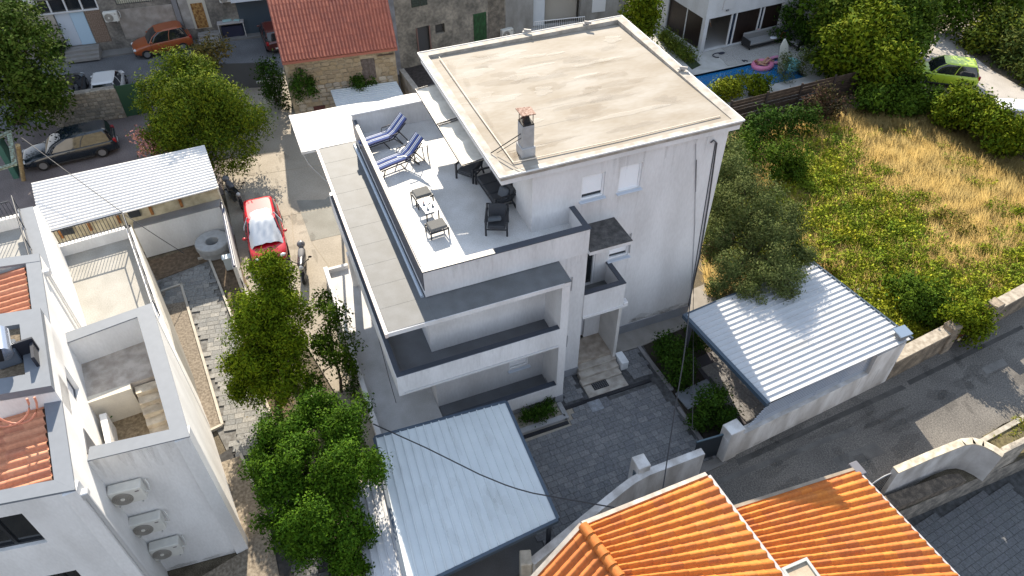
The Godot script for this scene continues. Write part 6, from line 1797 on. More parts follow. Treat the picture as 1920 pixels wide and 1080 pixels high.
func cottage():
	# yard wall on the left with its green gate
	var yw := T("stone_wall", "rubble stone wall beside the green sheet gate, behind the dark estate car", "wall", Vector3(-9.02, 0, -44.74))
	var a: Vector2 = Vector2(-10.74, -44.49); var b: Vector2 = Vector2(-7.02, -44.26)
	var m := Msh.new()
	m.wall(a, b, 0.0, 1.9, 0.4)
	m.wall(Vector2(-12.12, -46.97), a, 0.0, 1.8, 0.4)
	W(yw, "mortar_core", m, M(C(0.3, 0.27, 0.23), 0.95, "stain", Vector3(0.6, 0.6, 0.6)))
	stones(yw, a, b, 0.02, 1.92, 14, 9)
	var gg := T("green_gate", "dark green sheet gate between stone wall and oleander", "gate", Vector3(-6.67, 0, -44.25))
	m = Msh.new()
	m.wall(Vector2(-6.99, -44.25), Vector2(-5.62, -44.21), 0.05, 2.0, 0.06)
	W(gg, "panel", m, M(C(0.015, 0.06, 0.03), 0.6))
	m = Msh.new()
	m.wall(Vector2(-7.05, -44.27), Vector2(-6.96, -44.26), 0.0, 2.1, 0.12)
	W(gg, "post", m, M(C(0.02, 0.05, 0.03), 0.6))
	var dg := T("driveway_gate", "dark grey sliding gate across the driveway near the stone cottage", "gate", Vector3(0.19, 0, -45.25))
	m = Msh.new()
	m.wall(Vector2(-1.47, -45.56), Vector2(0.25, -45.01), 0.05, 1.7, 0.06)
	W(dg, "panel", m, M(C(0.085, 0.088, 0.095), 0.6))
	m = Msh.new()
	m.wall(Vector2(0.25, -45.01), Vector2(1.3, -44.73), 0.05, 1.7, 0.06)
	W(dg, "panel", m, M(C(0.085, 0.088, 0.095), 0.6))
	m = Msh.new()
	m.box(Vector3(0.97, 0.5, -44.17) + Vector3(0, 0.3, 0.1), Vector3(0.6, 0.12, 0.06))
	W(dg, "handle", m, M(C(0.5, 0.5, 0.5), 0.4))
	# the stone cottage
	var o := T("stone_cottage", "stone cottage with faded red tiled roof above the driveway", "house", Vector3(5.2, 0, -40))
	a = Vector2(2.2, -38.7); b = Vector2(8.15, -38.1)
	var d := (b - a).normalized(); var nr := Vector2(-d.y, d.x)
	m = Msh.new()
	m.wall(a, b, 0.0, 4.4, 0.5)
	m.wall(b, Vector2(8.7, -42), 0.0, 4.4, 0.5)
	m.wall(Vector2(2.35, -42.4), a, 0.0, 4.4, 0.5)
	m.wall(Vector2(8.7, -42), Vector2(2.35, -42.4), 0.0, 6.0, 0.4)
	W(o, "wall", m, M(C(0.33, 0.28, 0.2), 0.95, "stain", Vector3(0.5, 0.5, 0.5)))
	var holes := [[4.0, 4.85, 2.7, 4.0], [1.0, 1.75, 0.6, 1.6]]
	stones(o, a, b, 0.0, 4.35, 14, 17, holes)
	wall_box(o, "shutter", a, d, nr, 4.05, 4.42, 2.75, 3.95, -0.02, 0.05, M(C(0.14, 0.12, 0.115), 0.85, "wood", Vector3(1, 1, 1)))
	wall_box(o, "shutter", a, d, nr, 4.43, 4.8, 2.75, 3.95, -0.02, 0.05, M(C(0.14, 0.12, 0.115), 0.85, "wood", Vector3(1, 1, 1)))
	wall_box(o, "hatch_door", a, d, nr, 1.05, 1.7, 0.65, 1.55, 0.02, 0.05, M(C(0.07, 0.02, 0.018), 0.8))
	wall_box(o, "slit", a, d, nr, 0.72, 0.84, 3.45, 4.0, 0.06, 0.02, M(C(0.02, 0.012, 0.01), 0.9))
	wall_box(o, "lintel", a, d, nr, 5.0, 5.9, 4.05, 4.12, 0.08, 0.05, M(C(0.06, 0.04, 0.03), 0.9))
	var E0 := Vector3(2.12, 4.45, -38.55); var E1 := Vector3(8.28, 4.45, -37.9); var Q1 := Vector3(8.7, 6.35, -41.1); var Q0 := Vector3(2.3, 6.35, -42.3)
	m = Msh.new()
	m.slab([E0 - Vector3(0, 0.05, 0), E1 - Vector3(0, 0.05, 0), Q1 - Vector3(0, 0.05, 0), Q0 - Vector3(0, 0.05, 0)], 0.12)
	m.slab([Q0 - Vector3(0, 0.05, 0), Q1 - Vector3(0, 0.05, 0), Q1 + Vector3(0.2, -1.9, -3.5), Q0 + Vector3(0.2, -1.9, -3.5)], 0.12)
	var rf := W(o, "roof", m, M(C(0.28, 0.1, 0.07), 0.9))
	tile_roof(rf, Q1, E1, E0, Q0, 10, 34, [C(0.36, 0.115, 0.075), C(0.33, 0.105, 0.07), C(0.39, 0.13, 0.085), C(0.31, 0.1, 0.07)], "tile", true)
	# lean-to sheet roof against the cottage
	var lt := T("small_lean_to", "small ribbed metal lean-to roof against the stone cottage", "roof", Vector3(6.2, 0, -37))
	rib_roof(lt, Vector3(4.32, 2.45, -38.3), Vector3(8.0, 2.45, -37.9), Vector3(8.02, 2.25, -35.5), Vector3(4.28, 2.25, -36.2), 12, 0.04, M(C(0.48, 0.52, 0.55), 0.5, "metal", Vector3(0.5, 0.5, 0.5)))
	for p in [Vector3(4.5, 1.1, -36.3), Vector3(7.9, 1.1, -35.7)]:
		m = Msh.new()
		m.box(p, Vector3(0.12, 2.2, 0.12))
		W(lt, "post", m, M(C(0.1, 0.1, 0.1), 0.7))
	# rendered yard wall right of the cottage
	var gw := T("yard_wall", "thin concrete yard wall right of the stone cottage", "wall", Vector3(8.9, 0, -37))
	m = Msh.new()
	m.prism([Vector2(8.45, -39.0), Vector2(8.75, -39.0), Vector2(9.05, -34.2), Vector2(8.75, -34.2)], 0, 2.6)
	W(gw, "wall", m, M(C(0.34, 0.31, 0.27), 0.9, "stain", Vector3(0.4, 0.4, 0.4)))
	sheet("yard", [Vector2(8.5, -46), Vector2(17, -46), Vector2(17, -26.5), Vector2(7.6, -26.5), Vector2(8.8, -34)], 0.002, M(C(0.1, 0.085, 0.08), 0.95, "soil", Vector3(0.4, 0.4, 0.4)))


func old_houses():
	var o := T("old_house", "weathered bare concrete house with a green door behind the stone cottage", "house", Vector3(13, 0, -45))
	var a := Vector2(9.6, -43.9); var b := Vector2(17.25, -44.6)
	var d := (b - a).normalized(); var nr := Vector2(-d.y, d.x)
	var m := Msh.new()
	m.wall(a, b, 0.0, 8.0, 0.5, [[1.38, 2.25, 0.7, 2.5], [2.65, 3.3, 1.8, 2.43]])
	m.prism([a - nr * 0.52, b - nr * 0.52, b - nr * 7, a - nr * 7], 0, 7.9)
	W(o, "wall", m, M(C(0.36, 0.345, 0.31), 0.95, "oldwall", Vector3(0.11, 0.11, 0.11), {"bump": "oldwall", "bumps": 0.5}))
	wall_box(o, "green_door", a, d, nr, 5.33, 6.25, 0.75, 2.6, 0.0, 0.06, M(C(0.03, 0.12, 0.04), 0.7, "wood", Vector3(1, 0.4, 1)))
	wall_box(o, "door", a, d, nr, 1.42, 2.2, 0.72, 2.48, -0.2, 0.05, M(C(0.06, 0.062, 0.066), 0.6))
	for k in [[1.33, 1.42], [2.2, 2.29]]:
		wall_box(o, "door_frame", a, d, nr, k[0], k[1], 0.7, 2.5, 0.0, 0.06, M(C(0.2, 0.12, 0.1), 0.8))
	wall_box(o, "window", a, d, nr, 2.7, 3.25, 1.85, 2.4, -0.25, 0.05, M(C(0.05, 0.05, 0.05), 0.5))
	for k in [[1.2, 1.75], [1.77, 2.25]]:
		wall_box(o, "shutter", a, d, nr, k[0], k[1], 3.85, 5.2, 0.0, 0.05, M(C(0.06, 0.085, 0.07), 0.8, "wood", Vector3(1, 2, 1)))
	wall_box(o, "patch", a, d, nr, 6.4, 7.6, 0.2, 7.9, 0.0, 0.02, M(C(0.26, 0.24, 0.21), 0.95, "oldwall", Vector3(0.3, 0.3, 0.3)))
	m = Msh.new()
	m.tube([Vector3(9.55, 0.2, -43.75), Vector3(9.5, 7.8, -43.75)], 0.06, 6)
	W(o, "downpipe", m, M(C(0.36, 0.36, 0.36), 0.6))
	m = Msh.new()
	m.prism([Vector2(8.7, -43.2), Vector2(9.55, -43.3), Vector2(9.5, -47), Vector2(8.6, -47)], 0, 6.6)
	W(o, "side_wall", m, M(C(0.28, 0.29, 0.32), 0.9, "stain"))
	var g := T("grey_house", "smooth grey house with white balcony railing behind the roof", "house", Vector3(21.5, 0, -45))
	a = Vector2(17.25, -44.6); b = Vector2(25.75, -43.3)
	d = (b - a).normalized(); nr = Vector2(-d.y, d.x)
	m = Msh.new()
	m.wall(a, b, 0.0, 8.0, 0.4, [[1.9, 5.2, 1.0, 3.3]])
	m.prism([a - nr * 1.6, b - nr * 1.6, b - nr * 7, a - nr * 7], 0, 7.9)
	m.prism([b - nr * 0.41, b - nr * 1.6, b - nr * 1.6 - d * 0.4, b - nr * 0.41 - d * 0.4], 0, 7.9)
	W(g, "wall", m, M(C(0.3, 0.3, 0.29), 0.9, "stain", Vector3(0.2, 0.1, 0.2)))
	m = Msh.new()
	m.prism([a + d * 1.7, a + d * 5.3, a + d * 5.3 + nr * 0.9, a + d * 1.7 + nr * 0.9], 0.75, 0.95)
	W(g, "balcony", m, M(C(0.36, 0.36, 0.35), 0.9))
	var p0 := a + d * 1.75 + nr * 0.85; var p1 := a + d * 5.25 + nr * 0.85
	rail(g, Vector3(p0.x, 0.95, p0.y), Vector3(p1.x, 0.95, p1.y), 0.85, 24, M(C(0.72, 0.72, 0.72), 0.5))
	wall_box(g, "balcony_door", a, d, nr, 1.95, 2.75, 1.0, 3.2, -0.3, 0.06, M(C(0.52, 0.56, 0.6), 0.6))
	wall_box(g, "loggia_back", a, d, nr, 1.9, 5.2, 1.0, 3.3, -0.9, 0.05, M(C(0.4, 0.38, 0.34), 0.9))
	wall_box(g, "shutter", a, d, nr, 6.0, 6.95, 1.65, 3.2, 0.0, 0.05, M(C(0.62, 0.64, 0.66), 0.6))
	var ac := ac_unit("white air conditioner low on the grey house's left corner", Vector3(17.26, 0.9, -44.44), -0.15 + 0.3, "")

func pool_house():
	var o := T("modern_house", "modern pale house with dark sliding doors beside the pool", "house", Vector3(32, 0, -41))
	var K := Vector2(28.82, -38.55); var R := Vector2(38.0, -39.05); var Lb := Vector2(28.25, -46.0)
	var wm := M(C(0.6, 0.61, 0.62), 0.85, "plaster", Vector3(0.2, 0.1, 0.2))
	var m := Msh.new()
	m.wall(Lb, K, 0.0, 2.45, 0.3, [[3.4, 7.25, 0.05, 2.3]])
	m.wall(K, R, 0.0, 2.45, 0.3, [[0.15, 6.5, 0.05, 2.3]])
	W(o, "wall", m, wm)
	m = Msh.new()
	m.prism([Lb, K, R, R + Vector2(0, -7), Lb + Vector2(0, -1)], 2.45, 6.5)
	W(o, "upper_floor", m, wm)
	m = Msh.new()
	m.prism([Lb + Vector2(0.3, 1), K + Vector2(0.3, -0.3), R + Vector2(-0.3, -0.3), R + Vector2(-0.3, -7), Lb + Vector2(0.3, -0.5)], -0.02, 0.04)
	W(o, "inner_floor", m, M(C(0.36, 0.37, 0.38), 0.4))
	m = Msh.new()
	m.wall(Vector2(28.6, -42.6), Vector2(38, -43.0), 0.04, 2.45, 0.1)
	W(o, "inner_wall", m, M(C(0.1, 0.095, 0.09), 0.9))
	var br := M(C(0.028, 0.016, 0.012), 0.5, "wood", Vector3(1, 0.3, 1))
	var fr := M(C(0.66, 0.67, 0.68), 0.5)
	var d := (R - K).normalized(); var nr := Vector2(-d.y, d.x)
	for k in [[2.75, 4.55], [5.0, 6.4]]:
		wall_box(o, "sliding_panel", K, d, nr, k[0], k[1], 0.08, 2.28, -0.2, 0.05, br)
	for u in [0.12, 2.25, 2.62, 4.6, 4.9, 6.42]:
		wall_box(o, "door_frame", K, d, nr, u, u + 0.09, 0.05, 2.3, -0.24, 0.12, fr)
	for k in [[2.34, 2.62], [4.69, 4.9]]:
		wall_box(o, "glass_door", K, d, nr, k[0], k[1], 0.06, 2.28, -0.22, 0.03, M(C(0.02, 0.03, 0.05), 0.08))
	var d2 := (K - Lb).normalized(); var n2 := Vector2(-d2.y, d2.x)
	for k in [[3.45, 5.3], [5.4, 7.2]]:
		wall_box(o, "sliding_panel", Lb, d2, n2, k[0], k[1], 0.08, 2.28, -0.2, 0.05, br)
	wall_box(o, "door_frame", Lb, d2, n2, 5.31, 5.39, 0.05, 2.3, -0.22, 0.1, fr)
	wall_box(o, "lamp", K, d, nr, 1.5, 1.7, 2.62, 2.7, 0.0, 0.12, M(C(0.2, 0.2, 0.2), 0.5))
	wall_box(o, "lamp", K, d, nr, 6.0, 6.2, 2.8, 2.88, 0.0, 0.12, M(C(0.2, 0.2, 0.2), 0.5))
	wall_box(o, "pilaster", K, d, nr, 1.2, 2.0, 2.75, 6.4, 0.0, 0.1, M(C(0.5, 0.5, 0.5), 0.85))
	wall_box(o, "window", K, d, nr, 2.4, 3.4, 3.4, 4.6, 0.0, 0.03, glass_dark())
	var nb := T("far_house", "stone coloured house corner with small white window beyond the pool house", "house", Vector3(39.5, 0, -40.5))
	m = Msh.new()
	m.prism([Vector2(38.3, -39.4), Vector2(41.5, -39.8), Vector2(41.5, -45), Vector2(38.3, -45)], 0, 5.5)
	W(nb, "wall", m, M(C(0.26, 0.23, 0.2), 0.9, "stain"))
	wall_box(nb, "window_frame", Vector2(38.3, -39.4), Vector2(1, -0.12).normalized(), Vector2(0.12, 1).normalized(), 0.8, 1.5, 1.0, 2.2, 0.0, 0.05, fr)
	wall_box(nb, "window", Vector2(38.3, -39.4), Vector2(1, -0.12).normalized(), Vector2(0.12, 1).normalized(), 0.9, 1.4, 1.1, 2.1, 0.05, 0.03, glass_dark())
	# deck, lawn strip, pool
	var dkm := M(C(0.46, 0.46, 0.45), 0.8, "concrete", Vector3(0.3, 0.3, 0.3))
	m = Msh.new()
	m.prism([Vector2(25.5, -36.05), Vector2(33.4, -36.05), Vector2(40, -36.2), Vector2(40, -39.1), Vector2(28.8, -38.5), Vector2(28.2, -46), Vector2(25.5, -46)], -0.1, 0.04)
	m.prism([Vector2(33.4, -36.05), Vector2(33.4, -32.5), Vector2(40, -32.5), Vector2(40, -36.2)], -0.1, 0.04)
	m.prism([Vector2(25.5, -33.2), Vector2(33.4, -33.2), Vector2(33.4, -30.6), Vector2(25.5, -30.6)], -0.1, 0.038)
	var dk := S("pool_deck", m, dkm)
	var dp := []
	pave(dk, "deck_slab", [Vector2(28.9, -38.5), Vector2(28.9, -36.12), Vector2(36.5, -36.12), Vector2(36.5, -38.9)], -0.05, 0.6, [0.9], 0.058, [C(0.47, 0.47, 0.46), C(0.44, 0.44, 0.435)], 60)
	sheet("lawn_strip", [Vector2(27.4, -41.75), Vector2(28.13, -41.99), Vector2(27.94, -37.01), Vector2(27.11, -36.72)], 0.065, M(C(0.035, 0.06, 0.02), 0.95, "field", Vector3(1, 1, 1)), 0.02)
	m = Msh.new()
	m.bx(25.6, 33.4, -1.4, -1.3, -36.05, -33.2)
	m.bx(25.5, 25.6, -1.4, 0.03, -36.05, -33.2); m.bx(33.4, 33.5, -1.4, 0.03, -36.05, -33.2)
	m.bx(25.6, 33.4, -1.4, 0.03, -36.15, -36.05); m.bx(25.6, 33.4, -1.4, 0.03, -33.2, -33.1)
	S("pool_basin", m, M(C(0.03, 0.22, 0.48), 0.4))
	m = Msh.new()
	m.bx(25.6, 33.4, -0.12, -0.1, -36.05, -33.2)
	S("pool_water", m, M(C(0.03, 0.22, 0.5), 0.04, "", Vector3.ONE, {"alpha": 0.45, "spec": 0.5}))
	# corner sofa
	var sf := T("corner_sofa", "grey L-shaped outdoor corner sofa on the pool deck", "sofa", Vector3(33.74, 0.04, -36.89), 0.05)
	var gm := M(C(0.3, 0.31, 0.32), 0.9, "grain", Vector3(2, 2, 2))
	var fm := M(C(0.02, 0.02, 0.022), 0.5)
	for k in [[Vector3(-0.2, 0.38, -1.15), Vector3(2.9, 0.16, 0.8), "seat"], [Vector3(1.55, 0.38, -0.45), Vector3(0.8, 0.16, 2.2), "seat"], [Vector3(-0.2, 0.62, -1.6), Vector3(2.9, 0.5, 0.2), "backrest"], [Vector3(2.0, 0.62, -0.45), Vector3(0.2, 0.5, 2.4), "backrest"]]:
		m = Msh.new()
		m.cbox(k[0], k[1], 0.05)
		P(sf, k[2], m, gm)
	for k in [[Vector3(-0.2, 0.24, -1.15), Vector3(2.95, 0.08, 0.84)], [Vector3(1.55, 0.24, -0.45), Vector3(0.84, 0.08, 2.24)], [Vector3(-1.68, 0.42, -1.2), Vector3(0.06, 0.5, 0.86)], [Vector3(1.55, 0.5, 0.68), Vector3(0.8, 0.4, 0.05)]]:
		m = Msh.new()
		m.cbox(k[0], k[1], 0.01)
		P(sf, "frame", m, fm)
	for p in [Vector3(-1.6, 0.1, -0.8), Vector3(1.1, 0.1, -0.8), Vector3(1.2, 0.1, 0.6), Vector3(1.9, 0.1, 0.6), Vector3(-1.6, 0.1, -1.6)]:
		m = Msh.new(); m.box(p, Vector3(0.06, 0.2, 0.06)); P(sf, "leg", m, fm)
	var cl := [["pink cushion leaning behind the corner sofa's left arm", Vector3(33.5, 0.5, -38.79), C(0.5, 0.3, 0.27)], ["orange pink cushion in the bend of the corner sofa", Vector3(34.79, 0.5, -37.74), C(0.45, 0.16, 0.1)], ["blue cushion beside the orange pink cushion in the sofa bend", Vector3(35.19, 0.5, -37.93), C(0.08, 0.1, 0.25)], ["crumpled white towel on the corner sofa seat", Vector3(34.02, 0.45, -37.73), C(0.62, 0.66, 0.72)]]
	for i in 4:
		m = Msh.new()
		if i < 3: m.ball(Vector3.ZERO, Vector3(0.24, 0.22, 0.12), 10, 6)
		else: m.ball(Vector3.ZERO, Vector3(0.3, 0.08, 0.2), 9, 5)
		one("cushion" if i < 3 else "towel", cl[i][0], "cushion" if i < 3 else "towel", m, M(cl[i][2], 0.9), cl[i][1] + Vector3(0, 0.1, 0), "cushions on the corner sofa" if i < 3 else "")
	var tb := T("side_table", "small white framed side table at the end of the corner sofa", "table", Vector3(35.25, 0.04, -35.86))
	m = Msh.new(); m.cbox(Vector3(0, 0.45, 0), Vector3(0.55, 0.04, 0.5), 0.01); P(tb, "top", m, M(C(0.1, 0.1, 0.1), 0.6))
	for x in [-0.25, 0.25]:
		for z in [-0.22, 0.22]:
			m = Msh.new(); m.box(Vector3(x, 0.22, z), Vector3(0.04, 0.44, 0.04)); P(tb, "leg", m, fr)
	# floats and small things round the pool
	var pf := T("pink_float", "pink inflatable float with a person lying on it in the pool", "float", Vector3(31.75, -0.1, -35.6), 0.1)
	m = Msh.new()
	var ring := []
	for i in 25: ring.append(Vector3(0.62 * cos(TAU * i / 24), 0.1, 0.5 * sin(TAU * i / 24)))
	m.tube(ring, 0.17, 10, false)
	P(pf, "ring", m, M(C(0.62, 0.2, 0.33), 0.4))
	m = Msh.new()
	ring = []
	for i in 25: ring.append(Vector3(1.3 + 0.62 * cos(TAU * i / 24), 0.1, -0.1 + 0.34 * sin(TAU * i / 24)))
	m.tube(ring, 0.12, 8, false)
	P(pf, "foot_loop", m, M(C(0.58, 0.24, 0.38), 0.4))
	var tf := T("turquoise_float", "turquoise inflatable ring lying by the far right corner of the pool", "float", Vector3(33.02, 0.05, -34.5))
	m = Msh.new()
	for k in 2:
		ring = []
		for i in 21: ring.append(Vector3(0.5 * cos(TAU * i / 20), 0.14 + 0.22 * k, 0.5 * sin(TAU * i / 20)))
		var mm := Msh.new()
		mm.tube(ring, 0.15, 8, false)
		P(tf, "tube", mm, M(C(0.2, 0.5, 0.52), 0.4))
	var pd := T("white_paddle_board", "pale board leaning by the pool's far right corner", "board", Vector3(32.28, 0.04, -34.28))
	m = Msh.new()
	m.loft([[Vector3(-0.3, 0, 0), Vector3(0.3, 0, 0), Vector3(0.3, 0, -0.08), Vector3(-0.3, 0, -0.08)], [Vector3(-0.36, 0.9, -0.2), Vector3(0.36, 0.9, -0.2), Vector3(0.36, 0.9, -0.28), Vector3(-0.36, 0.9, -0.28)], [Vector3(-0.3, 1.6, -0.38), Vector3(0.3, 1.6, -0.38), Vector3(0.3, 1.6, -0.46), Vector3(-0.3, 1.6, -0.46)], [Vector3(-0.06, 2.0, -0.48), Vector3(0.06, 2.0, -0.48), Vector3(0.06, 2.0, -0.54), Vector3(-0.06, 2.0, -0.54)]])
	P(pd, "deck", m, M(C(0.5, 0.5, 0.45), 0.5))
	for k in [["black hose coil on the pool deck near the open door", Vector3(29.78, 0.06, -37.71)], ["dark sandals on the pool deck near the pool edge", Vector3(30.92, 0.06, -36.44)], ["dark blue bag on the deck by the fence shrubs", Vector3(35, 0.06, -35.1)]]:
		m = Msh.new()
		if "hose" in k[0]:
			ring = []
			for i in 15: ring.append(Vector3(0.45 * cos(3.6 * i / 14.0 + 2.0), 0.03, 0.3 * sin(3.6 * i / 14.0 + 2.0)))
			m.tube(ring, 0.03, 6)
			m.ball(Vector3(0.3, 0.05, -0.15), Vector3(0.25, 0.06, 0.14), 9, 5)
		elif "sandals" in k[0]:
			m.cbox(Vector3(-0.1, 0.02, 0), Vector3(0.1, 0.04, 0.27), 0.015); m.cbox(Vector3(0.08, 0.02, 0.05), Vector3(0.1, 0.04, 0.27), 0.015, Basis(UP, 0.5))
		else:
			m.ball(Vector3(0, 0.12, 0), Vector3(0.42, 0.14, 0.25), 10, 6)
		one("hose_coil" if "hose" in k[0] else ("sandals" if "sandals" in k[0] else "bag"), k[0], "hose" if "hose" in k[0] else ("sandals" if "sandals" in k[0] else "bag"), m, M(C(0.012, 0.014, 0.03), 0.6), k[1])
	# timber fence of horizontal planks
	var tfn := T("timber_fence", "dark weathered plank fence between pool and field", "fence", Vector3(31, 0, -30.2))
	var fa := Vector2(25.2, -30.0); var fb := Vector2(37.5, -30.35)
	for k in 5:
		var pa := fa.lerp(fb, k / 5.0); var pb := fa.lerp(fb, (k + 1) / 5.0)
		for j in 8:
			m = Msh.new()
			var mid := (pa + pb) * 0.5
			m.cbox(Vector3(mid.x, 0.16 + j * 0.2, mid.y + rng.randf_range(-0.015, 0.015)), Vector3(pa.distance_to(pb) - 0.02, 0.185, 0.03), 0.006, Basis(UP, 0.028) * Basis(Vector3(0, 0, 1), rng.randf_range(-0.006, 0.006)))
			W(tfn, "plank", m, M([C(0.105, 0.07, 0.05), C(0.13, 0.09, 0.065), C(0.085, 0.06, 0.045)][rng.randi() % 3], 0.9, "wood", Vector3(0.4, 2, 2)))
	for k in 6:
		m = Msh.new()
		var p := fa.lerp(fb, k / 5.0)
		m.box(Vector3(p.x, 0.9, p.y + 0.05), Vector3(0.1, 1.8, 0.08))
		W(tfn, "post", m, M(C(0.05, 0.035, 0.03), 0.9))
	# lane at the top right, its wall, gravel bay
	sheet("lane", [Vector2(43.46, -34.32), Vector2(46.97, -35.59), Vector2(51.24, -35.76), Vector2(53.57, -36), Vector2(53.35, -35.1), Vector2(45.95, -33.49), Vector2(45.02, -29.44), Vector2(44.96, -24.24), Vector2(42.19, -21.91), Vector2(41.81, -24.86), Vector2(41.55, -28.03), Vector2(40.56, -32.18)], 0.0, M(C(0.42, 0.39, 0.36), 0.9, "concrete", Vector3(0.15, 0.15, 0.15)))
	sheet("gravel_bay", [Vector2(41.83, -27.35), Vector2(42.58, -26.91), Vector2(42.36, -25.16), Vector2(40.6, -24.9)], 0.03, M(C(0.17, 0.17, 0.18), 0.95, "soil", Vector3(1, 1, 1)))
	var lw := T("lane_wall", "low rough wall below the ivy along the lane", "wall", Vector3(38.16, 0, -24.14))
	m = Msh.new()
	m.wall(Vector2(36.99, -26.81), Vector2(38.05, -23.46), 0, 1.0, 0.4)
	m.wall(Vector2(38.05, -23.46), Vector2(38.69, -19.95), 0, 1.0, 0.4)
	W(lw, "wall", m, M(C(0.2, 0.16, 0.12), 0.95, "oldwall", Vector3(0.2, 0.2, 0.2)))
	# field wall by the road with pillars and rust red gate
	var fw := T("field_wall", "brownish stone wall with two pillars along the road", "wall", Vector3(23, 0, -12.2))
	var wm2 := M(C(0.3, 0.255, 0.2), 0.95, "oldwall", Vector3(0.25, 0.25, 0.25), {"bump": "oldwall", "bumps": 0.6})
	for k in [[Vector2(20.5, -11.72), Vector2(23.75, -12.08), 1.15], [Vector2(26.6, -12.42), Vector2(40, -14.2), 1.1]]:
		m = Msh.new()
		m.wall(k[0], k[1], 0, k[2], 0.38)
		W(fw, "wall", m, wm2)
		m = Msh.new()
		var dd: Vector2 = (k[1] - k[0]).normalized(); var nn := Vector2(-dd.y, dd.x)
		m.prism([k[0] + nn * 0.04, k[1] + nn * 0.04, k[1] - nn * 0.44, k[0] - nn * 0.44], k[2], k[2] + 0.07)
		W(fw, "coping", m, M(C(0.42, 0.37, 0.3), 0.9, "stain", Vector3(0.8, 0.8, 0.8)))
	for p in [Vector2(23.85, -12.25), Vector2(26.4, -12.55)]:
		m = Msh.new()
		m.cbox(Vector3(p.x, 0.72, p.y), Vector3(0.55, 1.5, 0.5), 0.03, Basis(UP, 0.12))
		W(fw, "pillar", m, M(C(0.36, 0.31, 0.25), 0.92, "oldwall", Vector3(0.4, 0.4, 0.4)))
	var rg := T("rust_gate", "rust red sheet gate half covered by ivy beside the road", "gate", Vector3(25.1, 0, -12.4))
	m = Msh.new()
	m.wall(Vector2(24.15, -12.28), Vector2(26.1, -12.5), 0.08, 1.2, 0.04)
	W(rg, "panel", m, M(C(0.3, 0.06, 0.025), 0.8, "rust", Vector3(1, 1, 1)))
	m = Msh.new()
	m.tube([Vector3(24.15, 1.24, -12.3), Vector3(26.1, 1.24, -12.52)], 0.035, 6)
	W(rg, "top_rail", m, M(C(0.34, 0.09, 0.04), 0.8))

# ---------------------------------------------------------------- vehicles
func wheel(par: Node3D, at: Vector3, r: float, w: float, axis_z := true):
	var bs := Basis(Vector3.RIGHT, PI / 2) if axis_z else Basis(Vector3(0, 0, 1), PI / 2)
	var m := Msh.new()
	m.lathe(Vector3.ZERO, [Vector2(r * 0.62, -w * 0.5), Vector2(r * 0.94, -w * 0.5), Vector2(r, -w * 0.3), Vector2(r, w * 0.3), Vector2(r * 0.94, w * 0.5), Vector2(r * 0.62, w * 0.5)], 20, bs)
	var t := P(par, "wheel", m, M(C(0.012, 0.012, 0.013), 0.85))
	t.position = at
	m = Msh.new()
	m.lathe(Vector3.ZERO, [Vector2(0.0, -w * 0.36), Vector2(r * 0.64, -w * 0.4), Vector2(r * 0.64, w * 0.4), Vector2(0.0, w * 0.36)], 16, bs)
	for i in 5:
		var a := TAU * i / 5
		m.box(bs * Vector3(cos(a) * r * 0.34, w * 0.41, sin(a) * r * 0.34), Vector3(0.09, 0.03, 0.09) if axis_z else Vector3(0.03, 0.06, 0.06))
	P(t, "rim", m, M(C(0.42, 0.42, 0.43), 0.3, "", Vector3.ONE, {"metal": 0.8}))

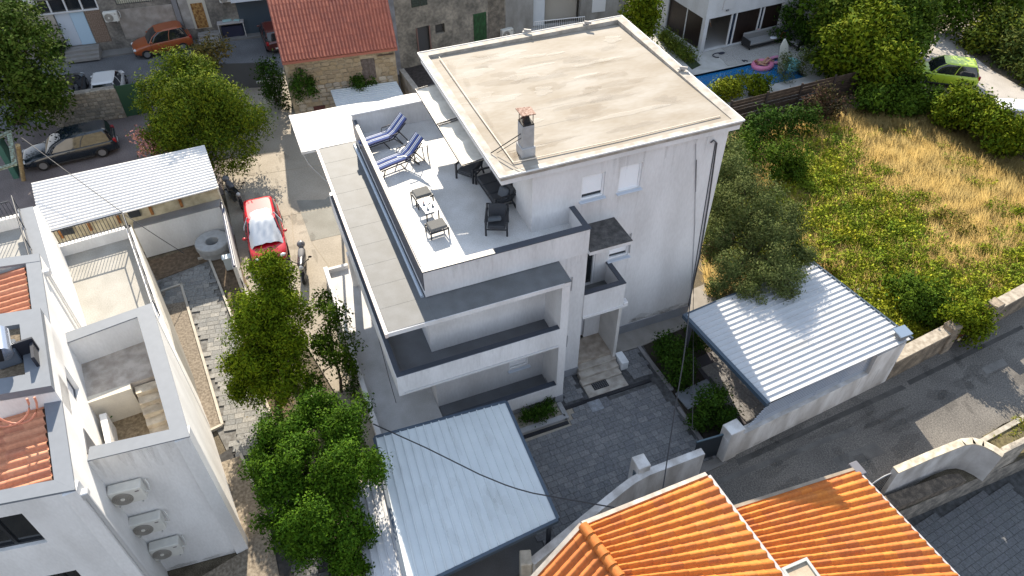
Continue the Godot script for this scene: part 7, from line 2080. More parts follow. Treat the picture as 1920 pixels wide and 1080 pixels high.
func car(called: String, label: String, at: Vector3, turn: float, L: float, Wd: float, Hh: float, col: Color, kind := "hatch", rough := 0.3) -> Node3D:
	# forward is +x; body and cabin are lofted shells
	var o := T(called, label, "car", at, turn)
	var paint := M(col, rough, "", Vector3.ONE, {"coat": 0.8})
	var gl := glass_dark()
	var hw := Wd * 0.5; var hl := L * 0.5
	var belt := Hh * 0.6
	# body: x, half-width, bottom, shoulder height
	var rear := -hl
	var st := [[-hl, 0.78, 0.34, belt * 0.86], [-hl + 0.06, 0.9, 0.26, belt * 0.95], [-hl + 0.35, 0.98, 0.2, belt], [-hl * 0.45, 1.0, 0.18, belt], [hl * 0.25, 1.0, 0.18, belt * 0.985], [hl * 0.5, 0.99, 0.18, belt * 0.94], [hl * 0.75, 0.96, 0.2, belt * 0.86], [hl - 0.16, 0.88, 0.24, belt * 0.76], [hl - 0.03, 0.76, 0.28, belt * 0.66], [hl, 0.66, 0.34, belt * 0.55]]
	var rows := []
	for s in st:
		var w: float = hw * s[1]; var y0: float = s[2]; var y1: float = s[3]
		var half := [Vector2(w * 0.82, y0), Vector2(w * 0.97, y0 + 0.12), Vector2(w, lerpf(y0, y1, 0.55)), Vector2(w * 0.975, y1 - 0.1), Vector2(w * 0.9, y1 - 0.015), Vector2(w * 0.6, y1 + 0.025), Vector2(0, y1 + 0.04)]
		var row := []
		for i in half.size(): row.append(Vector3(s[0], half[i].y, half[i].x))
		for i in range(half.size() - 2, -1, -1): row.append(Vector3(s[0], half[i].y, -half[i].x))
		rows.append(row)
	var m := Msh.new()
	rows.reverse()
	m.loft(rows, true, true)
	var body := P(o, "body", m, paint)
	# cabin
	var xr := -hl + 0.12 if kind != "estate" else -hl + 0.1
	var xf := hl * 0.48
	var rx := -hl + 0.42; var fx := hl * 0.06
	if kind == "estate": rx = -hl + 0.34; fx = hl * 0.02
	if kind == "sedan": xr = -hl * 0.72; rx = -hl * 0.42; fx = hl * 0.08
	var g := []
	for s in [[0.0, 0.0], [0.55, 0.35], [0.9, 0.86], [1.0, 1.0]]:
		var t: float = s[0]; var c: float = s[1]
		var y := lerpf(belt - 0.03, Hh, t)
		var x0 := lerpf(xr, rx, c * 0.9 + 0.1 * t); var x1 := lerpf(xf, fx, c * 0.9 + 0.1 * t)
		var w := hw * lerpf(0.93, 0.74, t * 0.6 + c * 0.4)
		if t == 1.0: x0 += 0.12; x1 -= 0.12; w *= 0.88
		var r := []
		for k in [[x1, w * 0.72], [x1 - 0.1, w * 0.94], [x1 - 0.3, w], [(x0 + x1) * 0.5, w * 1.01], [x0 + 0.25, w * 0.99], [x0 + 0.06, w * 0.9], [x0, w * 0.7]]: r.append(Vector3(k[0], y, k[1]))
		for k in range(6, -1, -1): r.append(Vector3(r[k].x, y, -r[k].z))
		g.append(r)
	m = Msh.new()
	for i in g.size(): g[i].reverse()
	m.loft(g.slice(0, 3), true, false)
	var cab := P(o, "windows", m, gl)
	m = Msh.new()
	var up := []
	for p in g[2]: up.append(p + Vector3(0, 0.004, 0))
	m.loft([g[2], up, g[3]], true, true)
	P(o, "roof", m, paint)
	# pillars
	for s in [0, 1]:
		for k in [1, 3, 5]:
			var idx: int = k if s == 0 else 13 - k
			m = Msh.new()
			m.tube([g[0][idx], g[1][idx], g[2][idx]], 0.035 if k != 3 else 0.028, 5)
			P(o, "pillar", m, paint)
	# wheels, lamps, mirrors, plates
	var wr := 0.31
	for x in [-hl * 0.62, hl * 0.62]:
		for s in [-1, 1]:
			wheel(o, Vector3(x, wr, s * (hw - 0.1)), wr, 0.21)
	for s in [-1, 1]:
		m = Msh.new(); m.ball(Vector3(hl - 0.13, belt * 0.66, s * hw * 0.66), Vector3(0.15, 0.08, 0.16), 9, 6)
		P(o, "headlight", m, M(C(0.6, 0.62, 0.64), 0.12))
		m = Msh.new(); m.cbox(Vector3(-hl + 0.08, belt * 0.88, s * hw * 0.8), Vector3(0.16, 0.26, 0.16), 0.03)
		P(o, "tail_light", m, M(C(0.3, 0.01, 0.012), 0.2))
		m = Msh.new(); m.ball(Vector3(hl * 0.36, belt + 0.1, s * (hw + 0.06)), Vector3(0.08, 0.07, 0.1), 8, 5)
		P(o, "mirror", m, paint)
		m = Msh.new(); m.cbox(Vector3(hl * 0.02, belt * 0.85, s * hw * 0.985), Vector3(0.16, 0.025, 0.03), 0.008)
		P(o, "door_handle", m, paint)
	m = Msh.new(); m.cbox(Vector3(hl - 0.04, 0.32, 0), Vector3(0.1, 0.14, Wd * 0.62), 0.02)
	for s in [-1, 1]:
		for x in [-hl * 0.42, hl * 0.03, hl * 0.42]:
			m = Msh.new(); m.tube([Vector3(x, 0.26, s * hw * 0.985), Vector3(x - 0.02, belt * 0.6, s * hw * 1.0), Vector3(x - 0.03, belt - 0.03, s * hw * 0.945)], 0.008, 4)
			P(o, "door_gap", m, M(C(0.01, 0.01, 0.01), 0.8))
		m = Msh.new(); m.cbox(Vector3(0, 0.22, s * hw * 0.93), Vector3(L * 0.46, 0.1, 0.06), 0.02)
		P(o, "sill_trim", m, M(C(0.015, 0.015, 0.016), 0.7))
		m = Msh.new(); m.cbox(Vector3(s * (hl - 0.0), 0.42, 0), Vector3(0.03, 0.11, 0.5), 0.005)
		P(o, "number_plate", m, M(C(0.6, 0.6, 0.58), 0.5))
		m = Msh.new(); m.cbox(Vector3(s * (hl - 0.06), 0.27, 0), Vector3(0.14, 0.1, Wd * 0.74), 0.03)
		P(o, "bumper", m, M(C(0.02, 0.02, 0.021), 0.7))
	m = Msh.new(); m.cbox(Vector3(hl - 0.04, 0.32, 0), Vector3(0.1, 0.14, Wd * 0.62), 0.02)
	P(o, "grille", m, M(C(0.015, 0.015, 0.016), 0.6))
	return o

func vehicles():
	# red car with a silver sun cover
	var r := car("car", "red hatchback with silver sun cover over its windscreen on the driveway", Vector3(-0.94, 0.01, -29.6), -1.6, 4.1, 1.74, 1.45, C(0.5, 0.006, 0.018))
	var m := Msh.new()
	var rows := []
	for i in 9:
		var u := i / 8.0
		var x := lerpf(-0.55, 1.35, u)
		var y := 1.5 if u < 0.4 else lerpf(1.5, 0.95, (u - 0.4) / 0.6)
		var row := []
		for j in 9:
			var v := j / 8.0 * 2.0 - 1.0
			var edge := 0.16 * pow(absf(v), 6.0)
			row.append(Vector3(x + 0.03 * sin(j * 2.3 + i), y - edge - 0.06 * v * v + 0.012 * sin(i * 1.9 + j * 2.7), v * (0.66 + 0.08 * u)))
		rows.append(row)
	m.loft(rows, false, false)
	var cv := T("sun_cover", "silver sheet sun cover draped over the red hatchback", "cover", r.position, r.rotation.y)
	P(cv, "sheet", m, M(C(0.62, 0.64, 0.67), 0.35, "metal", Vector3(1, 1, 1), {"metal": 0.35, "two": true}))
	for s in [-1, 1]:
		m = Msh.new()
		m.tube([Vector3(-0.2, 1.46, s * 0.6), Vector3(0.0, 1.1, s * 0.84), Vector3(0.05, 0.95, s * 0.87)], 0.03, 5)
		P(cv, "strap", m, M(C(0.62, 0.64, 0.67), 0.4))
	car("car", "orange small hatchback parked by the apartment block steps", Vector3(-4.46, 0, -52.54), PI + 0.12, 3.75, 1.7, 1.6, C(0.3, 0.065, 0.012), "hatch", 0.35)
	car("car", "dark blue black estate car parked behind the ribbed shed", Vector3(-9.8, 0, -41.03), PI + 0.07, 4.75, 1.8, 1.5, C(0.006, 0.012, 0.02), "estate", 0.22)
	car("car", "white small car parked by the rubble stone wall", Vector3(-7.77, 0, -47.4), 1.5, 3.7, 1.65, 1.55, C(0.6, 0.6, 0.6))
	car("car", "black car mostly under the dark tree by the street", Vector3(-10.09, 0, -47.84), 1.52, 4.2, 1.75, 1.45, C(0.006, 0.006, 0.008))
	car("car", "lime green hatchback parked on the lane under the trees", Vector3(40.84, 0, -29.62), 2.05 + PI * 0.5 - 1.15, 3.9, 1.7, 1.5, C(0.4, 0.54, 0.03))
	car("car", "white car cut by the right edge on the gravel bay", Vector3(40.92, 0, -23.76), -0.5, 4.2, 1.75, 1.45, C(0.7, 0.7, 0.7))
	car("car", "dark red car in the shade left of the stone cottage roof", Vector3(2.76, 0, -50.99), PI * 0.5, 3.9, 1.7, 1.45, C(0.08, 0.012, 0.008))
	motorcycle("motorcycle", "black motorcycle with two mirrors parked on the sunny driveway", Vector3(0.31, 0, -26.66), -1.75, C(0.02, 0.02, 0.024))
	motorcycle("motorcycle", "dark motorcycle in the shade between oleander and garden wall", Vector3(-1.91, 0, -33.27), -1.3, C(0.014, 0.014, 0.018))

func motorcycle(called: String, label: String, at: Vector3, turn: float, col: Color):
	var o := T(called, label, "motorcycle", at, turn)
	var bm := M(col, 0.3, "", Vector3.ONE, {"coat": 0.6})
	var km := M(C(0.012, 0.012, 0.013), 0.8)
	wheel(o, Vector3(0.68, 0.29, 0), 0.29, 0.13)
	wheel(o, Vector3(-0.62, 0.29, 0), 0.29, 0.15)
	var m := Msh.new()
	m.loft([_oval(0.55, 0.92, 0.13, 0.12), _oval(0.35, 0.84, 0.19, 0.2), _oval(0.1, 0.74, 0.2, 0.24), _oval(-0.3, 0.72, 0.2, 0.2), _oval(-0.7, 0.78, 0.17, 0.14), _oval(-0.95, 0.86, 0.06, 0.06)])
	P(o, "body", m, bm)
	m = Msh.new(); m.ball(Vector3(-0.4, 0.9, 0), Vector3(0.45, 0.08, 0.16), 12, 6); P(o, "seat", m, M(C(0.1, 0.1, 0.11), 0.7))
	m = Msh.new(); m.ball(Vector3(-0.95, 0.95, 0), Vector3(0.2, 0.17, 0.19), 10, 7); P(o, "top_box", m, M(C(0.13, 0.13, 0.14), 0.35))
	m = Msh.new(); m.tube([Vector3(0.68, 0.3, 0.09), Vector3(0.5, 0.95, 0.09)], 0.03, 6); m.tube([Vector3(0.68, 0.3, -0.09), Vector3(0.5, 0.95, -0.09)], 0.03, 6); P(o, "fork", m, M(C(0.3, 0.3, 0.3), 0.3, "", Vector3.ONE, {"metal": 0.8}))
	m = Msh.new(); m.tube([Vector3(0.3, 1.05, 0.38), Vector3(0.46, 1.02, 0.15), Vector3(0.46, 1.02, -0.15), Vector3(0.3, 1.05, -0.38)], 0.02, 6); P(o, "handlebar", m, km)
	m = Msh.new(); m.ball(Vector3(0.62, 0.88, 0), Vector3(0.1, 0.12, 0.11), 9, 6); P(o, "headlight", m, M(C(0.5, 0.5, 0.5), 0.1))
	for s in [-1, 1]:
		m = Msh.new(); m.tube([Vector3(0.4, 1.04, s * 0.25), Vector3(0.42, 1.25, s * 0.42)], 0.012, 5); m.ball(Vector3(0.42, 1.28, s * 0.46), Vector3(0.02, 0.06, 0.09), 8, 5); P(o, "mirror", m, km)
	m = Msh.new(); m.cbox(Vector3(-0.05, 0.42, 0), Vector3(0.6, 0.32, 0.3), 0.06); P(o, "engine", m, M(C(0.07, 0.07, 0.075), 0.4))
	m = Msh.new(); m.tube([Vector3(0.2, 0.25, 0.16), Vector3(-0.9, 0.4, 0.2)], [0.035, 0.06], 7); P(o, "exhaust", m, M(C(0.2, 0.2, 0.2), 0.3, "", Vector3.ONE, {"metal": 0.8}))

func _oval(x: float, y: float, w: float, h: float) -> Array:
	var r := []
	for i in 10: r.append(Vector3(x, y + h * sin(TAU * i / 10), w * cos(TAU * i / 10)))
	return r

# ---------------------------------------------------------------- roof terrace furniture
func lounger(label: String, at: Vector3, turn: float):
	var o := T("sun_lounger", label, "sun lounger", at, turn, "striped sun loungers on the roof terrace")
	var fm := M(C(0.018, 0.016, 0.02), 0.5)
	var m := Msh.new()
	for z in [-0.3, 0.3]:
		m = Msh.new()
		m.tube([Vector3(-0.95, 0.32, z), Vector3(0.25, 0.34, z), Vector3(0.85, 0.88, z)], 0.025, 6)
		P(o, "side_rail", m, fm)
	for k in [[Vector3(-0.8, 0.31, 0), Vector3(-0.92, 0, 0)], [Vector3(-0.15, 0.32, 0), Vector3(0.05, 0, 0)], [Vector3(0.3, 0.34, 0), Vector3(0.62, 0, 0)]]:
		for z in [-0.3, 0.3]:
			m = Msh.new()
			m.tube([k[0] + Vector3(0, 0, z), k[1] + Vector3(0, 0, z * 1.08)], 0.022, 6)
			P(o, "leg", m, fm)
	m = Msh.new()
	m.tube([Vector3(0.62, 0.02, -0.34), Vector3(0.62, 0.02, 0.34)], 0.02, 6)
	P(o, "cross_bar", m, fm)
	m = Msh.new()
	m.tube([Vector3(0.55, 0.55, -0.3), Vector3(0.85, 0.1, -0.34), Vector3(0.85, 0.1, 0.34), Vector3(0.55, 0.55, 0.3)], 0.02, 6)
	P(o, "back_stay", m, fm)
	for z in [-0.36, 0.36]:
		m = Msh.new()
		m.tube([Vector3(0.05, 0.34, z), Vector3(0.1, 0.56, z), Vector3(0.5, 0.58, z)], 0.02, 6)
		P(o, "armrest", m, fm)
	# cushion in three bends with woven stripes as separate strips
	var path := [Vector3(-1.0, 0.37, 0), Vector3(-0.5, 0.4, 0), Vector3(0.18, 0.4, 0), Vector3(0.4, 0.52, 0), Vector3(0.92, 1.0, 0)]
	var sc := [C(0.005, 0.014, 0.08), C(0.5, 0.52, 0.56), C(0.008, 0.03, 0.16), C(0.4, 0.45, 0.55), C(0.005, 0.012, 0.07), C(0.012, 0.06, 0.26), C(0.006, 0.016, 0.1)]
	var n := 15
	for i in n:
		var z0 := -0.29 + 0.58 * i / n; var z1 := -0.29 + 0.58 * (i + 1) / n
		var rows := []
		for p in path:
			var q: Vector3 = p
			rows.append([Vector3(q.x, q.y + 0.045, z0), Vector3(q.x, q.y + 0.045, z1), Vector3(q.x, q.y - 0.01, z1), Vector3(q.x, q.y - 0.01, z0)])
		m = Msh.new()
		m.loft(rows, true, true, false)
		P(o, "cushion_stripe", m, M(sc[i % 7], 0.9))
	return o

func armchair(label: String, at: Vector3, turn: float, wide := 0.72, called := "armchair", group := "dark armchairs on the roof terrace") -> Node3D:
	var o := T(called, label, "sofa" if called == "sofa" else "armchair", at, turn, group)
	var fm := M(C(0.02, 0.022, 0.027), 0.45)
	var cm := M(C(0.06, 0.066, 0.078), 0.9, "grain", Vector3(3, 3, 3))
	var w := wide * 0.5
	var m := Msh.new()
	for s in [-1, 1]:
		m = Msh.new(); m.cbox(Vector3(s * w, 0.3, 0.36), Vector3(0.065, 0.6, 0.065), 0.008); P(o, "front_leg", m, fm)
		m = Msh.new(); m.tube([Vector3(s * w, 0, -0.42), Vector3(s * w, 0.42, -0.26), Vector3(s * w, 0.8, -0.42)], 0.036, 6); P(o, "rear_leg", m, fm)
		m = Msh.new(); m.cbox(Vector3(s * w, 0.61, 0.0), Vector3(0.085, 0.045, 0.8), 0.008); P(o, "armrest", m, fm)
		m = Msh.new(); m.cbox(Vector3(s * w, 0.27, 0.02), Vector3(0.04, 0.05, 0.72), 0.008); P(o, "side_rail", m, fm)
	m = Msh.new(); m.cbox(Vector3(0, 0.27, 0.36), Vector3(wide, 0.05, 0.04), 0.008); P(o, "front_rail", m, fm)
	m = Msh.new(); m.cbox(Vector3(0, 0.78, -0.42), Vector3(wide, 0.05, 0.035), 0.008); P(o, "top_rail", m, fm)
	var k := 1 if wide < 1.0 else 3
	for i in k:
		var cw := (wide - 0.08) / k
		var x := -wide * 0.5 + 0.04 + cw * (i + 0.5)
		m = Msh.new(); m.cbox(Vector3(x, 0.36, 0.03), Vector3(cw - 0.02, 0.13, 0.66), 0.035, Basis(Vector3.RIGHT, 0.05)); P(o, "seat_cushion", m, cm)
		m = Msh.new(); m.cbox(Vector3(x, 0.6, -0.31), Vector3(cw - 0.02, 0.46, 0.12), 0.04, Basis(Vector3.RIGHT, -0.3)); P(o, "back_cushion", m, cm)
	return o

func ottoman(label: String, at: Vector3, turn: float):
	var o := T("ottoman", label, "ottoman", at, turn, "grey ottomans by the coffee table")
	var fm := M(C(0.02, 0.022, 0.027), 0.45)
	var m := Msh.new()
	m.cbox(Vector3(0, 0.36, 0), Vector3(0.6, 0.12, 0.5), 0.03)
	P(o, "cushion", m, M(C(0.17, 0.175, 0.175), 0.9, "grain", Vector3(3, 3, 3)))
	for s in [-1, 1]:
		m = Msh.new(); m.cbox(Vector3(s * 0.32, 0.27, 0), Vector3(0.04, 0.06, 0.54), 0.008); P(o, "rail", m, fm)
		m = Msh.new(); m.cbox(Vector3(0, 0.27, s * 0.25), Vector3(0.64, 0.06, 0.04), 0.008); P(o, "rail", m, fm)
		for z in [-1, 1]:
			m = Msh.new(); m.cbox(Vector3(s * 0.32, 0.17, z * 0.25), Vector3(0.045, 0.34, 0.045), 0.008); P(o, "leg", m, fm)

func terrace_furniture():
	var y := 6.84
	lounger("blue striped sun lounger against the rear wall of the roof terrace", Vector3(4.52, 6.84, -25.03), 0.2)
	lounger("blue and white striped sun lounger in full sun in front of the other", Vector3(4.71, 6.84, -23.38), 0.25)
	# towel on the sunny lounger
	var m := Msh.new()
	var t := T("side_table", "white topped side table between the two striped sun loungers", "table", Vector3(5.56, 6.84, -23.89), 0.12)
	m.cbox(Vector3(0, 0.5, 0), Vector3(0.62, 0.04, 0.62), 0.01)
	P(t, "top", m, M(C(0.72, 0.72, 0.72), 0.5))
	for x in [-0.28, 0.28]:
		for z in [-0.28, 0.28]:
			m = Msh.new(); m.cbox(Vector3(x, 0.24, z), Vector3(0.04, 0.48, 0.04), 0.006); P(t, "leg", m, M(C(0.03, 0.032, 0.04), 0.5))
	m = Msh.new()
	m.tube([Vector3(0, 0, 0), Vector3(0.25, 0.02, 0.06), Vector3(0.42, 0.0, 0.18)], 0.05, 6)
	one("folded_towel", "white rolled towel on the seat of the sunny striped lounger", "towel", m, M(C(0.7, 0.7, 0.7), 0.9), Vector3(4.61, 7.25, -23.38))
	armchair("dark grey armchair half under the awning's front end", Vector3(6.94, 6.84, -21.8), -2.45 + PI * 0.5)
	armchair("dark grey armchair with a cushion, facing the rear armchair across the sofa", Vector3(6.77, 6.84, -18.49), -0.42)
	armchair("dark grey three seat sofa along the upper storey wall", Vector3(7.37, 6.84, -20.28), -PI * 0.5 + 0.03, 1.9, "sofa", "")
	m = Msh.new()
	m.cbox(Vector3.ZERO, Vector3(0.45, 0.42, 0.14), 0.06, Basis.from_euler(Vector3(-0.5, -1.2, 0.1)))
	one("cushion", "lighter grey cushion leaning on the sofa's near end", "cushion", m, M(C(0.14, 0.16, 0.19), 0.9, "grain", Vector3(3, 3, 3)), Vector3(7.48, 7.35, -19.7))
	m = Msh.new()
	m.cbox(Vector3.ZERO, Vector3(0.46, 0.12, 0.44), 0.05, Basis.from_euler(Vector3(-0.5, -0.3, 0.05)))
	one("cushion", "grey cushion lying in the armchair near the front parapet", "cushion", m, M(C(0.1, 0.12, 0.145), 0.9, "grain", Vector3(3, 3, 3)), Vector3(6.65, 7.4, -18.41))
	ottoman("grey ottoman on the far side of the glass coffee table", Vector3(4.85, 6.84, -21.01), 0.1)
	ottoman("grey ottoman on the near side of the glass coffee table", Vector3(4.8, 6.84, -19.06), 0.1)
	var ct := T("coffee_table", "low table with grey glass top and cups between two ottomans", "table", Vector3(4.83, 6.84, -20.16), 0.1)
	m = Msh.new()
	m.cbox(Vector3(0, 0.4, 0), Vector3(0.5, 0.03, 0.86), 0.008)
	P(ct, "top", m, M(C(0.22, 0.25, 0.28), 0.25))
	for x in [-0.22, 0.22]:
		for z in [-0.4, 0.4]:
			m = Msh.new(); m.cbox(Vector3(x, 0.19, z), Vector3(0.04, 0.38, 0.04), 0.006); P(ct, "leg", m, M(C(0.02, 0.022, 0.027), 0.45))
	var cl := ["pale pink cup at the far left of the coffee table", "white cup on dark saucer at the far right of the coffee table", "white cup on dark saucer at the near right of the coffee table", "white cup at the near left of the coffee table", "small white bowl in the middle of the coffee table"]
	var co := [Vector3(-0.1, 0.415, -0.16), Vector3(0.1, 0.415, -0.14), Vector3(0.14, 0.415, 0.08), Vector3(-0.08, 0.415, 0.16), Vector3(0.0, 0.415, 0.0)]
	for i in 5:
		var c := T("cup" if i < 4 else "bowl", cl[i], "cup" if i < 4 else "bowl", ct.position + Basis(UP, 0.1) * co[i], 0.0, "cups on the coffee table" if i < 4 else "")
		m = Msh.new()
		m.lathe(Vector3.ZERO, [Vector2(0.0, 0.0), Vector2(0.085, 0.008), Vector2(0.08, 0.014), Vector2(0.0, 0.01)], 14)
		P(c, "saucer", m, M(C(0.06, 0.07, 0.08) if i in [1, 2] else C(0.6, 0.58, 0.56), 0.3))
		m = Msh.new()
		m.lathe(Vector3(0, 0.012, 0), [Vector2(0.025, 0.0), Vector2(0.045, 0.04), Vector2(0.05, 0.08), Vector2(0.042, 0.08), Vector2(0.03, 0.02), Vector2(0.0, 0.015)], 14)
		m.tube([Vector3(0.045, 0.075, 0), Vector3(0.08, 0.06, 0), Vector3(0.045, 0.03, 0)], 0.007, 5)
		P(c, "bowl", m, M(C(0.6, 0.4, 0.4) if i == 0 else C(0.72, 0.72, 0.7), 0.25))

func cables():
	var cm := M(C(0.035, 0.035, 0.04), 0.6)
	var lines := [
		["overhead cable from the side terrace across the ribbed carport roof", [Vector3(1.03, 2.9, -15.09), Vector3(2.38, 2.95, -13.51), Vector3(3.63, 3, -11.93), Vector3(4.88, 3.1, -10.67), Vector3(6.96, 3.7, -8.9)], 0.022],
		["overhead cable rising from the street wall towards the house corner, the thicker one", [Vector3(9.19, 1.6, -10), Vector3(10.41, 2.6, -11.68), Vector3(11.41, 4.2, -13.09), Vector3(12.64, 5.6, -14.95), Vector3(14.66, 8.82, -17.8)], 0.022],
		["thin overhead cable from the garden to the house corner", [Vector3(11.21, 2, -11.58), Vector3(11.91, 3, -12.96), Vector3(15.22, 1.07, -17.7), Vector3(14.01, 8.28, -17.8)], 0.014],
		["pale cable hanging from the annex roof down to the drive", [Vector3(1.45, 6.3, -26.54), Vector3(1.61, 5.6, -26.73), Vector3(1.93, 5, -26.7), Vector3(2.28, 4.6, -26.35)], 0.025],
		["overhead cable crossing above the ribbed shed to the garden", [Vector3(-10.2, 4.5, -35.53), Vector3(-7.86, 3.9, -31.81), Vector3(-5.76, 3.2, -28.69), Vector3(-4.51, 1.2, -28.6)], 0.016]]
	for l in lines:
		var m := Msh.new()
		var b: Vector3 = l[1][0]
		var cv := Curve3D.new()
		for i in l[1].size():
			var p: Vector3 = l[1][i] - b
			var tg: Vector3 = (l[1][mini(i + 1, l[1].size() - 1)] - l[1][maxi(i - 1, 0)]) / 6.0
			cv.add_point(p, -tg, tg)
		m.tube(Array(cv.tessellate(3, 3)), l[2], 5)
		one("cable", l[0], "cable", m, cm if not "pale" in l[0] else M(C(0.5, 0.5, 0.5), 0.6), b, "overhead cables")

# ---------------------------------------------------------------- people
func person(label: String, at: Vector3, turn: float, bones: Array, cell := 0.035) -> Node3D:
	# bones: [from, to, radius0, radius1, colour]; one continuous surface by surface nets
	var o := T("person", label, "person", at, turn)
	var lo := Vector3(1e9, 1e9, 1e9); var hi := -lo
	for b in bones:
		for k in 2:
			lo = lo.min(b[k] - Vector3.ONE * (b[2 + k] + 0.08)); hi = hi.max(b[k] + Vector3.ONE * (b[2 + k] + 0.08))
	var n := Vector3i((hi - lo) / cell) + Vector3i(2, 2, 2)
	var f := PackedFloat32Array(); f.resize(n.x * n.y * n.z)
	var ow := PackedInt32Array(); ow.resize(n.x * n.y * n.z)
	for z in n.z:
		for y in n.y:
			for x in n.x:
				var p := lo + Vector3(x, y, z) * cell
				var d := 9.0; var dm := 9.0; var w := 0
				for i in bones.size():
					var b: Array = bones[i]
					var ab: Vector3 = b[1] - b[0]
					var t := clampf((p - b[0]).dot(ab) / maxf(ab.length_squared(), 1e-6), 0, 1)
					var e: float = p.distance_to(b[0] + ab * t) - lerpf(b[2], b[3], t)
					if e < dm: dm = e; w = i
					var h := clampf(0.5 + 0.5 * (d - e) / 0.035, 0.0, 1.0)
					d = lerpf(d, e, h) - 0.035 * h * (1.0 - h)
				f[x + n.x * (y + n.y * z)] = d; ow[x + n.x * (y + n.y * z)] = w
	var m := Msh.new()
	var vid := {}
	for z in n.z - 1:
		for y in n.y - 1:
			for x in n.x - 1:
				var s := Vector3.ZERO; var k := 0
				var cs := []
				for c in 8: cs.append(f[(x + (c & 1)) + n.x * ((y + (c >> 1 & 1)) + n.y * (z + (c >> 2)))])
				for e in [[0, 1], [2, 3], [4, 5], [6, 7], [0, 2], [1, 3], [4, 6], [5, 7], [0, 4], [1, 5], [2, 6], [3, 7]]:
					var u: float = cs[e[0]]; var v: float = cs[e[1]]
					if (u < 0) != (v < 0):
						var t := u / (u - v)
						var A := Vector3(e[0] & 1, e[0] >> 1 & 1, e[0] >> 2); var B := Vector3(e[1] & 1, e[1] >> 1 & 1, e[1] >> 2)
						s += A.lerp(B, t); k += 1
				if k > 0: vid[Vector3i(x, y, z)] = lo + (Vector3(x, y, z) + s / k) * cell
	for z in range(1, n.z - 1):
		for y in range(1, n.y - 1):
			for x in range(1, n.x - 1):
				var i0 := x + n.x * (y + n.y * z)
				for ax in 3:
					var st: int = [1, n.x, n.x * n.y][ax]
					var a := f[i0]; var b := f[i0 + st]
					if (a < 0) == (b < 0): continue
					var d1: Vector3i = [Vector3i(0, 1, 0), Vector3i(0, 0, 1), Vector3i(1, 0, 0)][ax]; var d2: Vector3i = [Vector3i(0, 0, 1), Vector3i(1, 0, 0), Vector3i(0, 1, 0)][ax]
					var g := Vector3i(x, y, z)
					var q := [g - d1 - d2, g - d2, g, g - d1]
					var ok := true
					for v in q: if not vid.has(v): ok = false
					if not ok: continue
					m.col = bones[ow[i0 if a < 0 else i0 + st]][4]
					if a < 0: m.q(vid[q[0]], vid[q[1]], vid[q[2]], vid[q[3]])
					else: m.q(vid[q[0]], vid[q[3]], vid[q[2]], vid[q[1]])
	P(o, "figure", m, M(C(1, 1, 1), 0.7, "", Vector3.ONE, {"vc": true}))
	return o

